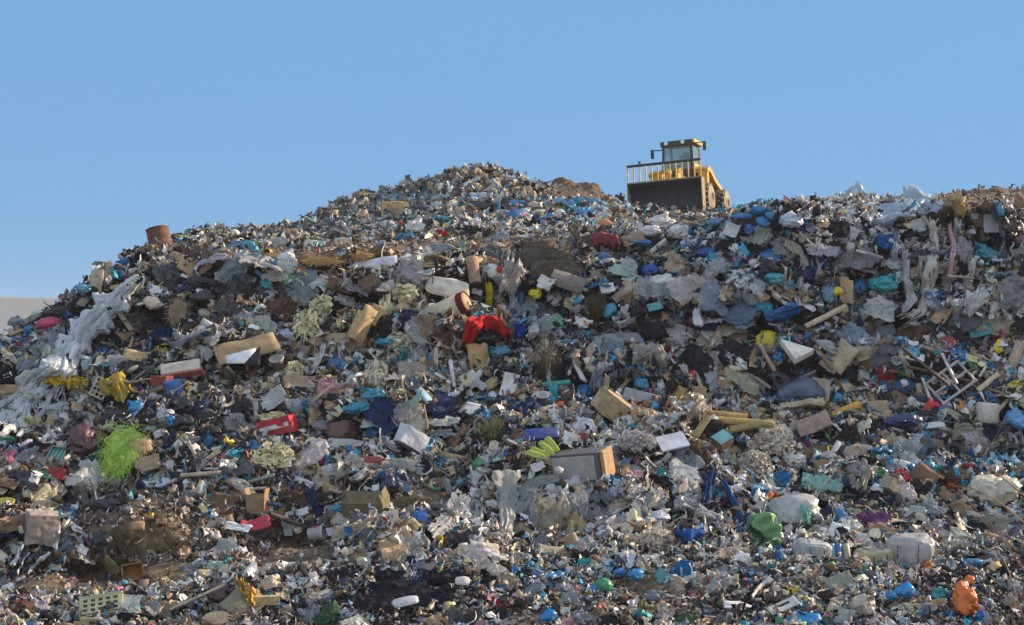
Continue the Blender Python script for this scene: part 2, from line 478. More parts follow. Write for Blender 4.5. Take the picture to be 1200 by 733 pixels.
def strandsg(seed, n, ln, w, spread=(0.5, 0.5), drop=0.0, lift=0.4, flat=True, seg=7, core=True):
    """tangle of thin strips or strings in one piece of stuff"""
    r_ = random.Random(seed); V, Fc = [], []
    if core:
        V, Fc = bagg(seed, 3, spread[0] * 0.72, spread[1] * 0.72, lift * 0.6, False, 1.3)
        V, Fc = list(V), list(Fc)
    for _ in range(n):
        o1 = rv(r_)
        p = Vector((r_.gauss(0, spread[0] * 0.42), r_.gauss(0, spread[1] * 0.42), r_.uniform(0.02, lift) * max(0, 1 - 0.0)))
        if core:
            q_ = math.hypot(p.x / spread[0], p.y / spread[1])
            if q_ > 0.42: p.x *= 0.42 / q_; p.y *= 0.42 / q_
            p.z = min(p.z, lift * 0.5 * math.sqrt(max(0.05, 1 - (min(q_, 0.42) / 0.5) ** 2)))
        a = r_.uniform(0, 2 * math.pi)
        d = Vector((math.cos(a) * 0.8, math.sin(a) - drop, r_.uniform(-0.2, 0.5))).normalized()
        L_ = ln * r_.uniform(0.5, 1.3); ww = w * r_.uniform(0.6, 1.3)
        k0 = len(V)
        for i in range(seg + 1):
            s = i / seg
            side = d.cross(Vector((0, 0, 1)) + Vector((mn.noise(p * 3 + o1), mn.noise(p * 3 - o1), 0)) * 0.8).normalized() * ww * 0.5
            V.append(p - side); V.append(p + side)
            d = (d + Vector((mn.noise(p * 2.4 / ln + o1), mn.noise(p * 2.4 / ln + o1 * 2), mn.noise(p * 2.4 / ln - o1) - 0.25 * s - (0.25 if p.z > lift else 0))) * 0.7 + Vector((0, -drop * 0.3, 0))).normalized()
            p = p + d * (L_ / seg)
            if p.z < 0.0:
                p.z = 0.01; d.z = abs(d.z) * 0.3
        for i in range(seg):
            a_ = k0 + 2 * i
            Fc.append((a_, a_ + 1, a_ + 3, a_ + 2))
    return V, Fc

# ------------------------------------------------------------------ terrain
def px(u, v, D):
    return Vector(((u - 600) / F_PX * D, D, CZ + (HOR - v) / F_PX * D))

def uv_of(p):
    return 600 + p.x / p.y * F_PX, HOR - (p.z - CZ) / p.y * F_PX

_rim = np.array([(-500, 600), (-300, 520), (-100, 440), (0, 400), (60, 364), (120, 332), (160, 318), (200, 306), (300, 308), (420, 302), (530, 293), (620, 284), (700, 274), (750, 268), (850, 258), (900, 252), (1000, 247), (1100, 249), (1200, 249), (1400, 252), (1700, 262)], float)
_skl = np.array([(-500, 600), (-300, 520), (-100, 440), (0, 399), (20, 389), (45, 376), (70, 358), (100, 344), (120, 329), (150, 310), (175, 294), (205, 288), (250, 271), (290, 274), (340, 267), (380, 248), (420, 233), (460, 225), (500, 212), (530, 201), (548, 196), (575, 200), (600, 208), (630, 219), (645, 220), (660, 219), (690, 223), (715, 232), (735, 250), (790, 256), (850, 254), (885, 249), (910, 247), (950, 243), (1000, 238), (1040, 236), (1080, 232), (1130, 225), (1200, 220), (1400, 222), (1700, 240)], float)
_crest = np.array([(-500, 745), (-200, 735), (0, 706), (100, 694), (150, 684), (200, 668), (260, 658), (300, 654), (390, 645), (450, 630), (520, 628), (600, 652), (700, 657), (800, 662), (900, 652), (1000, 655), (1200, 655), (1700, 660)], float)
_trz = np.array([(-500, 0.2), (-100, 0.75), (0, 0.85), (130, 0.95), (200, 1.1), (300, 1.2), (380, 1.45), (430, 2.1), (520, 2.3), (600, 1.9), (700, 1.85), (1700, 1.85)], float)
_ds = np.array([(-500, 40), (0, 42), (60, 43), (120, 46), (160, 50), (205, 55), (300, 66), (380, 72), (1700, 72)], float)
ip = lambda a, u: float(np.interp(u, a[:, 0], a[:, 1]))

def column(u):
    rim, skl, cr, D_s = ip(_rim, u), ip(_skl, u), ip(_crest, u), ip(_ds, u)
    wr = min(1, max(0, (u - 790) / 110)); wl = min(1, max(0, (u - 150) / 60)) * min(1, max(0, (470 - u) / 80))
    lin = lambda v: 30.5 + (642 - v) * 0.0385
    face = lambda v: (1 - wr) * ((1 - wl) * lin(v) + wl * float(np.interp(v, [306, 380, 450, 642], [42.4, 40.6, 37.6, 30.5]))) + wr * float(np.interp(v, [248, 400, 480, 642], [42.6, 40.3, 38.3, 30.5]))
    z_of = lambda v, D: CZ + (HOR - v) / F_PX * D
    rows = [(12.0, 0.2), (17.0, 0.8), (22.5, z_of(733, 22.5)), (26.0, z_of(cr, 26.0)), (28.4, ip(_trz, u))]
    fb = 640 if u > 430 else 640 + (430 - u) * 0.02
    for k in range(7):
        v = fb + (rim - fb) * k / 6
        rows.append((face(v), z_of(v, face(v))))
    Dr = face(rim)
    zr, zs = rows[-1][1], z_of(skl, D_s)
    w = min(1, max(0, (u - 120) / 150))
    if u < 740:
        d1 = Dr + (D_s - Dr) * 0.45
        z1 = z_of(rim - 18, d1) if 330 < u else zr + (zs - zr) * (0.45 if u > 150 else 0.5)
        if 250 < u <= 330:
            k = (u - 250) / 80
            z1 = k * z_of(rim - 18, d1) + (1 - k) * (zr + (zs - zr) * 0.45)
        rows.append((d1, z1))
    else:
        d1 = Dr + (D_s - Dr) * 0.45
        rows.append((d1, zr + (zs - zr) * 0.42))
    rows.append((D_s, zs))
    flat = min(1, max(0, (u - 690) / 60))
    rows.append((D_s + 9, zs - 0.1 - 3.2 * (1 - flat)))
    rows.append((D_s + 30, zs - 3 - 7 * (1 - flat)))
    rows.append((D_s + 60, -1.0))
    return rows

US = np.arange(-500, 1701, 7.0)
TT = []
for k, n in enumerate((2, 3, 6, 8, 6, 6, 9, 9, 9, 9, 9, 9, 16, 18, 6, 6, 5)):
    for i in range(n):
        TT.append(k + i / n)
TT.append(17 - 1e-6)
NU, NT = len(US), len(TT)
grid = np.zeros((NT, NU, 3))
raw = np.array([column(u) for u in US])
# soften the profile sideways so that no crease runs down the heap
ker = np.array([1, 2, 3, 2, 1], float); ker /= ker.sum()
for c in range(2):
    for r_ in range(raw.shape[1]):
        raw[2:-2, r_, c] = np.convolve(raw[:, r_, c], ker, 'valid')
for j, t in enumerate(TT):
    k = min(int(t), raw.shape[1] - 2); f = t - k
    D = raw[:, k, 0] * (1 - f) + raw[:, k + 1, 0] * f
    Z = raw[:, k, 1] * (1 - f) + raw[:, k + 1, 1] * f
    grid[j, :, 0] = (US - 600) / F_PX * D
    grid[j, :, 1] = D
    grid[j, :, 2] = Z
off1, off2 = Vector((3.1, 7.7, 1.3)), Vector((31, 17, 5))
DIRT = [(170, 625, 70, 40), (165, 622, 60, 34), (345, 645, 58, 24), (340, 640, 45, 20), (120, 676, 90, 16), (40, 690, 60, 9), (200, 672, 60, 14), (688, 226, 56, 14), (505, 585, 25, 12), (480, 291, 120, 8), (620, 284, 90, 7), (1130, 234, 110, 10), (1190, 225, 60, 9), (1090, 231, 40, 7), (770, 262, 70, 7), (320, 300, 60, 8), (760, 690, 40, 20), (640, 728, 45, 8), (340, 300, 60, 6)]
for j in range(NT):
    for i in range(NU):
        p = Vector(grid[j, i])
        t = TT[j]
        a = 1.0 if 4.5 < t < 11.3 else (0.42 if t <= 4.5 else 0.3)
        n1 = mn.noise(p * 0.28 + off1)
        n2 = abs(mn.noise(p * 0.62 + off2)) - 0.2
        n3 = mn.fractal(p * 1.5, 1.0, 2.0, 3)
        d = a * (1.15 * n1 + 1.25 * n2 + 0.3 * n3)
        led = a * 1.35 * mn.noise(Vector((p.x * 0.20, 3 + p.y * 0.05, p.z * 1.2))) + a * 0.45 * mn.noise(Vector((p.x * 0.7, 9, p.z * 2.6)))
        if 4.5 < t < 11.3:
            p += Vector((0, -0.8, 0.25)) * (d + led)
        else:
            p += Vector((0, 0, 1)) * (d * 0.75)
        if 3.9 <= t <= 6.8:      # earth mound below the box
            u_ = US[i]
            g = math.exp(-(abs(u_ - 162) / 78) ** 3 - (abs(t - 5.4) / 0.7) ** 3) * (0.75 + 0.75 * mn.noise(p * 0.55 + off1) + 0.5 * mn.noise(p * 1.3))
            p += Vector((0, -1.5, 0.5)) * g
            g = math.exp(-((u_ - 120) / 100) ** 2 - ((t - 4.55) / 0.28) ** 2)
            p += Vector((0, 0.9, -0.35)) * g
            g = math.exp(-((u_ - 345) / 50) ** 2 - ((t - 4.9) / 0.5) ** 2)
            p += Vector((0, 1.0, -0.1)) * g
        grid[j, i] = p
tv = grid.reshape(-1, 3)
tf = [(j * NU + i, j * NU + i + 1, (j + 1) * NU + i + 1, (j + 1) * NU + i) for j in range(NT - 1) for i in range(NU - 1)]
terr = link('terrain', tv, tf, 'soil')
terr['kind'] = 'structure'
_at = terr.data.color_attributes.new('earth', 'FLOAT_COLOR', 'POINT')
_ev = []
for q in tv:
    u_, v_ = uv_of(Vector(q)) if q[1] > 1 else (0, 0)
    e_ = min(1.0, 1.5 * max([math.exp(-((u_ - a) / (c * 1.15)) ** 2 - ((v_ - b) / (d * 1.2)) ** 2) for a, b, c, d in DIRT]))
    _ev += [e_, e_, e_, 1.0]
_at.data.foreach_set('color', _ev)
_nt = M['soil'].node_tree
_a = _nt.nodes.new('ShaderNodeAttribute'); _a.attribute_name = 'earth'
_mx = [n for n in _nt.nodes if n.type == 'MIX'][0]
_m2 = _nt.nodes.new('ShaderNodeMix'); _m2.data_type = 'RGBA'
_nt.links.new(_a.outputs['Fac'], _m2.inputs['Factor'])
_m2.inputs[6].default_value = (0.03, 0.027, 0.028, 1)       # waste under the litter, blackened for the shade in its gaps; bare earth where the heap was capped
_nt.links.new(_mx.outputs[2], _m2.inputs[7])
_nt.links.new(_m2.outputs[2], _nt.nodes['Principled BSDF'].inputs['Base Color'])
TV = [Vector(p) for p in tv]
BV = BVHTree.FromPolygons(TV, tf)
EYE = Vector((0, 0, CZ))

def hit(u, v):
    """where the sight line through photo pixel (u, v) meets the heap"""
    d = Vector(((u - 600) / F_PX, 1, (HOR - v) / F_PX)).normalized()
    loc, nrm, _i, _d = BV.ray_cast(EYE, d)
    if loc is None:
        return None, None
    return loc, (nrm if nrm.z > 0 else -nrm)

def hit_near(u, v):
    for dv in range(0, 90, 2):
        p, n = hit(u, v + dv)
        if p is not None:
            return p, n
    return px(u, v, 60), Vector((0, 0, 1))

def down(x, y):
    loc, nrm, _i, _d = BV.ray_cast(Vector((x, y, 60)), Vector((0, 0, -1)))
    return (loc, nrm if nrm.z > 0 else -nrm) if loc is not None else (Vector((x, y, 0)), Vector((0, 0, 1)))

# ground sheet and the far hill
gs = 1500
g_ = link('ground', [(-gs, -200, -0.6), (gs, -200, -0.6), (gs, gs * 1.6, -0.6), (-gs, gs * 1.6, -0.6)], [(0, 1, 2, 3)], material('ground_soil', (0.16, 0.13, 0.09), rough=1, dirt=0.4, bump=0.3, bscale=0.3, dscale=0.02, vary=0.3))
g_['kind'] = 'structure'
def hillf(s, t):
    x = -700 + s * 1500; y = 1000 + t * 500
    h = 44 * math.exp(-((x + 600) / 520) ** 2) + 1.5 * mn.noise(Vector((x * 0.03, 1, 0))) + 8 * math.exp(-((x + 150) / 200) ** 2)
    return (x, y, -0.6 + h * math.exp(-((t * 2.3) ** 2)) + 1.2 * mn.noise(Vector((x, y, 0)) * 0.01))
hl = link('hills', *gridg(70, 24, hillf), material('hazed_hill_grass', (0.14, 0.155, 0.175), rough=1, dirt=0.5, bump=0, bscale=0.02, dscale=0.012, vary=0.3, grime=(0.10, 0.10, 0.07)))  # blue of the air in between is put into the hill colour
hl['kind'] = 'structure'
def moundf(s, t):
    x, y = 4.2 + s * 9.0, 86 + t * 10
    u_ = 600 + x / y * F_PX
    prof = float(np.interp(u_, [590, 625, 648, 660, 675, 695, 712, 735, 760], [0, 0.35, 0.9, 1.0, 0.86, 0.9, 0.6, 0.12, 0]))
    p = Vector((x, y, 0))
    return (x, y, 12.2 + 3.8 * prof * math.exp(-(t * 2.2) ** 2) + 0.35 * mn.noise(p * 0.9) + 0.25 * abs(mn.noise(p * 2.3)) - 2.5 * (max(abs(s), abs(t)) * 2) ** 6)
mo = link('earth_mound', *gridg(90, 60, moundf), 'clod', smooth=False)
mo['kind'] = 'structure'

# ------------------------------------------------------------------ placing
LAND = []       # (u, v, phrase): named things the labels of the litter refer to
EXCL = []       # (u, v, ru, rv): where the named things are
def frame(mode, n=None, roll=0, tx=0, ty=0):
    """columns X right, Y up the slope, Z out of it; roll turns about Z, tx/ty tip it"""
    if mode == 'up':
        m_ = Matrix.Identity(3)
    elif mode == 'slope':
        z = n.normalized(); x = Vector((1, 0, 0)); y = z.cross(x).normalized(); x = y.cross(z)
        m_ = Matrix((x, y, z)).transposed()
    else:
        a = {'face': 25, 'lean': 50, 'flat': 70}[mode]
        z = Vector((0, -math.cos(R(a)), math.sin(R(a)))); x = Vector((1, 0, 0)); y = z.cross(x)
        m_ = Matrix((x, y, z)).transposed()
    return (m_ @ Matrix.Rotation(R(roll), 3, 'Z') @ Matrix.Rotation(R(tx), 3, 'X') @ Matrix.Rotation(R(ty), 3, 'Y')).to_4x4()

def tagit(o, label, cat, group=None, kind=None):
    o['label'] = label
    o['category'] = cat
    if group: o['group'] = group
    if kind: o['kind'] = kind

def spot(u, v, lift=0.0, toward=0.0):
    p, n = hit_near(u, v)
    return p + (EYE - p).normalized() * (lift * 1.25 + (0.14 if lift > 0 else 0)), n, p.y / F_PX      # metres per pixel there

def note(u, v, w, h, phrase=None):
    EXCL.append((u, v, w / 2, h / 2))
    if phrase:
        LAND.append((u, v, phrase))

def hero(name, u, v, w, h, geo, mat, color, label, cat, land=None, mode='lean', roll=0, tx=0, ty=0, lift=0.12, group=None, depth=None, smooth=True):
    """one-mesh thing: geo is about 1 x 1 (x right, y up) and is scaled to w x h pixels"""
    p, n, s = spot(u, v, lift)
    m_ = Matrix.Translation(p) @ frame(mode, n, roll, tx, ty) @ Matrix.Diagonal((w * s, h * s, (depth if depth else min(w, h)) * s, 1))
    o = link(name, geo[0], geo[1], mat, smooth=smooth, color=color)
    o.matrix_world = m_
    tagit(o, label, cat, group)
    note(u, v, w, h, land)
    return o

def bag(u, v, w, h, color, label, land=None, seed=None, lv=4, lift=0.15, knot=True, crumple=1.0, mode='lean', roll=0, mat='bag', name='plastic_bag', cat='bag', sz=0.8, group=None):
    seed = seed if seed is not None else int(u * 7 + v)
    g = bagg(seed, lv, 0.63, 0.63, 0.63 * sz, knot, crumple)
    return hero(name, u, v, w, h, g, mat, color, label, cat, land, mode, roll, lift=lift, group=group)

def drape(name, path, widths, mat, color, label, cat, land=None, seed=1, ns=60, nw=18, amp=0.22, lift=0.22, rag=0.35, freq=5.0, group=None, fray=None, lf=1.0, lump=0.5, dome=0.9):
    """limp sheet laid over the heap along a run of photo pixels: it follows the ground under it"""
    ns, nw = int(ns * 1.4), int(nw * 1.9)
    fray = fray if fray is not None else (0.45 if mat == 'film' else 0.15)
    r_ = random.Random(seed); o1, o2 = rv(r_), rv(r_)
    P = np.array(path, float); seg = np.r_[0, np.cumsum(np.hypot(*np.diff(P, axis=0).T))]; L_ = seg[-1]
    Wd = np.array(widths, float)
    Dmax = min(hit_near(u_, v_)[0].y for u_, v_ in path) + 5.5
    def at(s, t):
        l = (s + 0.5) * L_
        cu, cv = np.interp(l, seg, P[:, 0]), np.interp(l, seg, P[:, 1])
        e = 6.0
        du = np.interp(min(l + e, L_), seg, P[:, 0]) - np.interp(max(l - e, 0), seg, P[:, 0])
        dv = np.interp(min(l + e, L_), seg, P[:, 1]) - np.interp(max(l - e, 0), seg, P[:, 1])
        q = math.hypot(du, dv) + 1e-6
        w = np.interp(l, seg, Wd)
        w *= 1 + rag * mn.noise(Vector((l * 0.05, 7 * (1 if t > 0 else -1), 0)) + o1) + 0.5 * rag * mn.noise(Vector((l * 0.17, 3 * (1 if t > 0 else -1), 0)) + o2)
        wob = 0.12 * w * mn.noise(Vector((l * 0.03, 0, 0)) + o2)
        u, v = cu - dv / q * (t * w + wob), cv + du / q * (t * w + wob)
        p, n = hit_near(u, v)
        if p.y > Dmax: p = px(u, v, Dmax)
        ts = t + 0.25 * mn.noise(Vector((l * 0.04, 0, 5)) + o1)
        f = 0.75 * (1 - 2 * abs(mn.noise(Vector((ts * freq, l * 0.02 * lf, 0)) + o1))) + 0.55 * (1 - 2 * abs(mn.noise(Vector((ts * freq * 2.4, l * 0.05 * lf, 1)) + o2))) + 0.3 * abs(mn.noise(Vector((ts * freq * 5, l * 0.1 * lf, 2)) + o1)) + lump * mn.noise(Vector((t * 2, l * 0.09, 2)) + o1)
        f *= 0.8
        return p + (EYE - p).normalized() * (1.25 * (lift - lift * dome * (abs(t) * 2) ** 4)) + Vector((0, -0.75, 0.66)) * (amp * f)
    # even out the depth jumps where a sight line slips past a ledge
    nx = nw; G = np.array([[at(j / ns - 0.5, i / nx - 0.5) for i in range(nx + 1)] for j in range(ns + 1)])
    for _ in range(2):
        A = G.copy(); A[1:-1, :, 1] = np.median(np.stack([G[:-2, :, 1], G[1:-1, :, 1], G[2:, :, 1]]), axis=0)
        sc = A[..., 1] / G[..., 1]
        G[..., 0] *= sc; G[..., 2] = CZ + (G[..., 2] - CZ) * sc; G[..., 1] = A[..., 1]
    V = [Vector(p) for p in G.reshape(-1, 3)]
    def kp(i, j):
        e = min(j * 2.2, ns - 1 - j) / ns
        x_ = i / nx
        if e < 0.45 * fray and mn.noise(Vector((x_ * 7, 0.15 * j / ns, 0)) + o2) > e * 2.0 / (0.45 * fray) * 0.5 - 0.3: return False
        ed = min(x_, 1 - x_)
        if ed < 0.13 and mn.noise(Vector((j / ns * 14, 5 * (x_ > 0.5), 0)) + o1) > ed * 7 - 0.35: return False
        return not (fray > 0.3 and mn.noise(Vector((x_ * 6, j / ns * 5 * max(1, ns / 40), 4)) + o2) > 0.42)
    Fc = [(j * (nx + 1) + i, j * (nx + 1) + i + 1, (j + 1) * (nx + 1) + i + 1, (j + 1) * (nx + 1) + i) for j in range(ns) for i in range(nx) if kp(i, j)]
    used = sorted({i for f in Fc for i in f}); mp_ = {k: i for i, k in enumerate(used)}
    c = sum(V, Vector()) / len(V)
    g = thick(([V[k] - c for k in used], [tuple(mp_[i] for i in f) for f in Fc]), 0.006)
    o = link(name, g[0], g[1], mat, color=color)
    o.location = c
    tagit(o, label, cat, group)
    for k in range(0, len(path)):
        EXCL.append((path[k][0], path[k][1], widths[k] * 0.42, widths[k] * 0.42))
    if land:
        m_ = P.mean(axis=0); LAND.append((m_[0], m_[1], land))
    return o

def carton(u, v, w, h, color, label, land=None, d=None, yaw=20, tipx=0, tipy=0, flaps=(), seed=0, lift=0.0, tape=None, name='cardboard_box', cat='box', mat='card', closed=True):
    """a carton w x h pixels seen from the front, standing on the heap; parts: body, flap, tape"""
    p, n, s = spot(u, v + h * 0.5)
    W_, H_ = w * s, h * s
    D_ = (d * s) if d else W_ * 0.8
    e = empty(name)
    e.matrix_world = Matrix.Translation(p + Vector((0, -0.05, lift))) @ Euler((R(tipx), R(tipy), R(yaw))).to_matrix().to_4x4()
    tagit(e, label, cat)
    if closed:
        g = boxg(0, 0, H_ / 2, W_, D_, H_, 0, 5)
        rr = random.Random(seed); o1 = rv(rr)
        g = ([Vector(q) + Vector((mn.noise(Vector(q) * 2 + o1), mn.noise(Vector(q) * 2 - o1), mn.noise(Vector(q) * 2 + o1 * 2))) * 0.11 * min(W_, H_) + Vector((mn.noise(Vector(q) * 6 + o1), mn.noise(Vector(q) * 6 - o1), mn.noise(Vector(q) * 6 + o1 * 2))) * 0.04 * min(W_, H_) for q in g[0]], g[1])
        link('body', *g, mat, e, False, color)
    else:
        link('body', *openboxg(W_, D_, H_, 0.015, seed), mat, e, False, color)
    for side, ang, ln in flaps:
        l = ln * (D_ if side in 'lr' else H_) * 0.5
        if side == 'f': m_ = Matrix.Translation((0, -D_ / 2, H_)) @ Matrix.Rotation(math.pi, 4, 'Z'); ww = W_ * 0.96
        elif side == 'b': m_ = Matrix.Translation((0, D_ / 2, H_)); ww = W_ * 0.96
        elif side == 'l': m_ = Matrix.Translation((-W_ / 2, 0, H_)) @ Matrix.Rotation(math.pi / 2, 4, 'Z'); ww = D_ * 0.94
        else: m_ = Matrix.Translation((W_ / 2, 0, H_)) @ Matrix.Rotation(-math.pi / 2, 4, 'Z'); ww = D_ * 0.94
        link('flap', *xf(flapg(ww, l, R(ang), 0.014), m_), mat, e, False, tuple(c * 1.1 for c in color))
    if tape:
        link('tape', *boxg(0, -D_ / 2 - 0.006, H_ * 0.5, W_ * tape[0], 0.006, H_ * tape[1]), 'hard', e, False, tape[2])
    note(u, v, w, h, land)
    return e

# ------------------------------------------------------------------ the landfill compactor
def compactor():
    gx, gy = 9.2, 75.2
    root = empty('landfill_compactor', Matrix.Translation((gx, gy, 12.50)) @ Matrix.Rotation(R(-22), 4, 'Z') @ Matrix.Rotation(R(-3.2), 4, 'Y'))
    tagit(root, 'yellow landfill compactor with wide dark blade parked on top of the heap', 'compactor')
    # blade: curved mouldboard, end plates, guard above
    n = 14; prof = []
    for i in range(n + 1):
        t = i / n
        prof.append((-3.45 - 0.30 * math.sin(math.pi * t) * -1 + (0.10 if t < 0.1 else 0) - 0.12 * (t > 0.9), 0.02 + 1.68 * t))
    V, Fc = [], []
    for y, z in prof: V += [(-1.92, y, z), (1.92, y, z)]
    Fc = [(2 * i, 2 * i + 1, 2 * i + 3, 2 * i + 2) for i in range(n)]
    blade = link('blade', *thick((V, Fc), -0.06), 'steel', root, False)
    link('cutting_edge', *boxg(0, -3.40, 0.07, 3.88, 0.05, 0.2), 'steel', blade, False)
    for sx in (-1, 1):
        pl = [(-3.62, 0.0), (-3.05, 0.0), (-2.98, 1.35), (-3.1, 1.74), (-3.62, 1.74)]
        V = [(sx * 1.93 + a, y, z) for a in (0, sx * 0.05) for y, z in pl]
        link('end_plate', V, [tuple(range(5)), tuple(range(9, 4, -1))] + [(k, (k + 1) % 5, 5 + (k + 1) % 5, 5 + k) for k in range(5)], 'wheel', blade, False)
    guard = link('guard_rail', *merge(barg((-1.96, -3.52, 2.62), (1.96, -3.52, 2.62), 0.10)), 'black', blade, False)
    for k in range(13):
        x = -1.92 + 3.84 * k / 12
        link('guard_bar', *boxg(x, -3.52, 2.15, 0.05, 0.08, 0.9), 'paint', blade, False)
    link('base_rail', *boxg(0, -3.52, 1.735, 3.9, 0.14, 0.07), 'wheel', blade, False)
    link('stub', *merge(boxg(-1.25, -3.52, 2.73, 0.09, 0.06, 0.14), boxg(-1.28, -3.52, 2.81, 0.16, 0.06, 0.05)), 'black', blade, False)
    # chassis
    fr = link('front_frame', *merge(boxg(0, -1.5, 1.02, 1.15, 2.4, 0.75, 0.06), boxg(0, -0.35, 1.3, 1.5, 0.9, 1.0, 0.08), boxg(-0.42, -2.3, 1.65, 0.16, 0.7, 1.1, 0.03), boxg(0.42, -2.3, 1.65, 0.16, 0.7, 1.1, 0.03), boxg(0, -1.25, 1.75, 1.3, 0.8, 0.75, 0.12)), 'paint', root, False)
    for sx in (-1, 1):
        link('push_arm', *merge(barg((sx * 0.62, -0.9, 0.75), (sx * 1.0, -3.2, 0.55), 0.28), barg((sx * 0.35, -1.1, 1.9), (sx * 0.75, -3.2, 1.45), 0.14)), 'paint', root, False)
        link('lift_cylinder', *merge(barg((sx * 0.28, -1.6, 2.35), (sx * 0.42, -3.15, 0.9), 0.17, n=8), barg((sx * 0.28, -1.45, 2.45), (sx * 0.28, -1.75, 2.2), 0.26, n=8)), 'paint', root, False)
    # engine body behind the cab, with the wings over the rear wheels
    prof = [(-0.2, 1.0), (-0.2, 2.05), (0.75, 2.55), (1.6, 2.5), (2.5, 2.15), (3.1, 1.5), (3.15, 0.95)]
    V = [(sx * 1.0, y, z) for sx in (-1, 1) for y, z in prof]
    m_ = len(prof)
    body = link('engine_hood', V, [tuple(range(m_)), tuple(range(2 * m_ - 1, m_ - 1, -1))] + [(k, m_ + k, m_ + (k + 1) % m_, (k + 1) % m_) for k in range(m_)], 'paint', root, False)
    for sx in (-1, 1):
        link('vent_grille', *merge(*[boxg(sx * 1.012, 1.55, 1.35 + 0.13 * k, 0.02, 1.0, 0.06) for k in range(6)]), 'black', body, False)
    for sx in (-1, 1):
        arc = [(-0.75, 2.55), (-0.35, 2.72), (0.2, 2.6), (0.9, 2.25), (1.6, 2.05), (2.2, 1.9), (2.75, 1.5)]
        V = []
        for y, z in arc: V += [(sx * 0.85, y, z), (sx * 1.62, y - 0.02, z - 0.06)]
        fen = link('fender', *thick((V, [((2 * k, 2 * k + 1, 2 * k + 3, 2 * k + 2) if sx > 0 else (2 * k + 2, 2 * k + 3, 2 * k + 1, 2 * k)) for k in range(6)]), 0.22), 'paint', root, False)
        link('side_panel', *boxg(sx * 1.30, -0.45, 2.12, 0.5, 0.5, 0.9, 0.08), 'paint', root, False)
        link('step', *merge(boxg(sx * 1.45, -0.05, 1.75, 0.35, 0.5, 0.05), boxg(sx * 1.45, -0.05, 1.35, 0.35, 0.5, 0.05)), 'black', root, False)
    n_before = set(root.children)
    # cab
    cab = link('cab', *merge(boxg(0, 0.15, 2.0, 1.66, 1.7, 0.72, 0.05), boxg(0, 0.98, 2.6, 1.60, 0.06, 0.55)), 'black', root, False)
    for sx in (-1, 1):
        for y in (-0.66, 0.95):
            link('pillar', *barg((sx * 0.79, y, 2.3), (sx * 0.74, y * 0.92, 3.72), 0.12), 'black' if sx < 0 or y < 0 else 'paint', cab, False)
    link('roof', *merge(boxg(0, 0.12, 3.82, 1.74, 1.9, 0.2, 0.05), boxg(0, -0.80, 3.75, 1.7, 0.1, 0.26, 0.02)), 'black', cab, False)
    link('roof_edge', *boxg(0.92, 0.12, 3.84, 0.12, 1.9, 0.22, 0.03), 'paint', cab, False)
    link('side_trim', *boxg(0.845, 0.15, 2.5, 0.05, 1.2, 0.35, 0.01), 'paint', cab, False)
    link('windshield', *boxg(0, -0.70, 3.0, 1.44, 0.012, 1.3), 'glass', cab, False)
    link('rear_window', *boxg(0, 0.93, 3.25, 1.44, 0.012, 0.85), 'glass', cab, False)
    for sx in (-1, 1):
        link('side_window', *boxg(sx * 0.775, 0.13, 3.05, 0.012, 1.42, 1.2), 'glass', cab, False)
    link('seat', *merge(boxg(0.12, 0.35, 2.5, 0.6, 0.6, 0.2, 0.06), boxg(0.12, 0.62, 2.92, 0.62, 0.16, 0.8, 0.07), boxg(0.12, 0.62, 3.36, 0.36, 0.12, 0.2, 0.05)), 'seat', cab, False)
    link('steering_column', *merge(barg((0.1, -0.5, 2.3), (0.1, -0.2, 2.75), 0.08), boxg(-0.45, -0.4, 2.55, 0.3, 0.3, 0.5, 0.05)), 'seat', cab, False)
    for x in (-0.52, 0.38):
        link('headlight', *xf(latheg([(0, 0), (0.09, 0), (0.11, 0.06), (0.08, 0.08), (0, 0.08)], 12), Matrix.Translation((x, -0.86, 3.78)) @ Matrix.Rotation(R(90), 4, 'X')), M['lamp'], cab)
    for sx, yy, zz in ((-1, -0.9, 3.3), (1, -0.7, 3.5)):
        mr = link('mirror', *boxg(sx * (1.3 if sx < 0 else 1.5), yy, zz, 0.18, 0.08, 0.48, 0.03), 'black', root, False)
        link('mirror_arm', *barg((sx * 0.80, -0.66, zz + 0.2), (sx * (1.3 if sx < 0 else 1.48), yy, zz + 0.2), 0.04), 'black', mr, False)
    for ch in root.children:
        if ch not in n_before:
            ch.location.z += 0.22
    link('cab_base', *boxg(0, 0.15, 1.85, 1.5, 1.6, 0.55, 0.05), 'paint', root, False)
    # steel wheels with rows of cleats
    for sx in (-1, 1):
        for y in (-1.75, 1.75):
            rot = Matrix.Translation((sx * 1.48, y, 0.80)) @ Matrix.Rotation(R(90) * sx, 4, 'Y')
            wh = link('wheel', *xf(latheg([(0.0, -0.50), (0.66, -0.50), (0.68, -0.46), (0.68, 0.46), (0.66, 0.50), (0.0, 0.50)], 30), rot), 'steel', root, False)
            link('rim', *xf(latheg([(0.0, 0.50), (0.28, 0.505), (0.30, 0.58), (0.36, 0.58), (0.40, 0.53), (0.66, 0.515), (0.71, 0.52), (0.71, 0.46), (0.0, 0.44)], 30), rot), 'wheel', wh)
            cl = []
            for row in range(5):
                for k in range(16):
                    a = 2 * math.pi * (k + 0.5 * (row % 2)) / 16
                    g = frustg(0.15, 0.13, 0.16, 0.6)
                    mm = Matrix.Rotation(a, 4, 'Z') @ Matrix.Translation((0.67, 0, -0.4 + 0.2 * row)) @ Matrix.Rotation(R(90), 4, 'Y')
                    cl.append(xf(xf(g, mm), rot))
            link('tread', *merge(*cl), 'wheel', wh, False)
    EXCL.append((792, 206, 60, 47))
    LAND.append((792, 215, 'the yellow compactor'))
lm = bpy.data.materials.new('lamp_glass'); lm.use_nodes = True
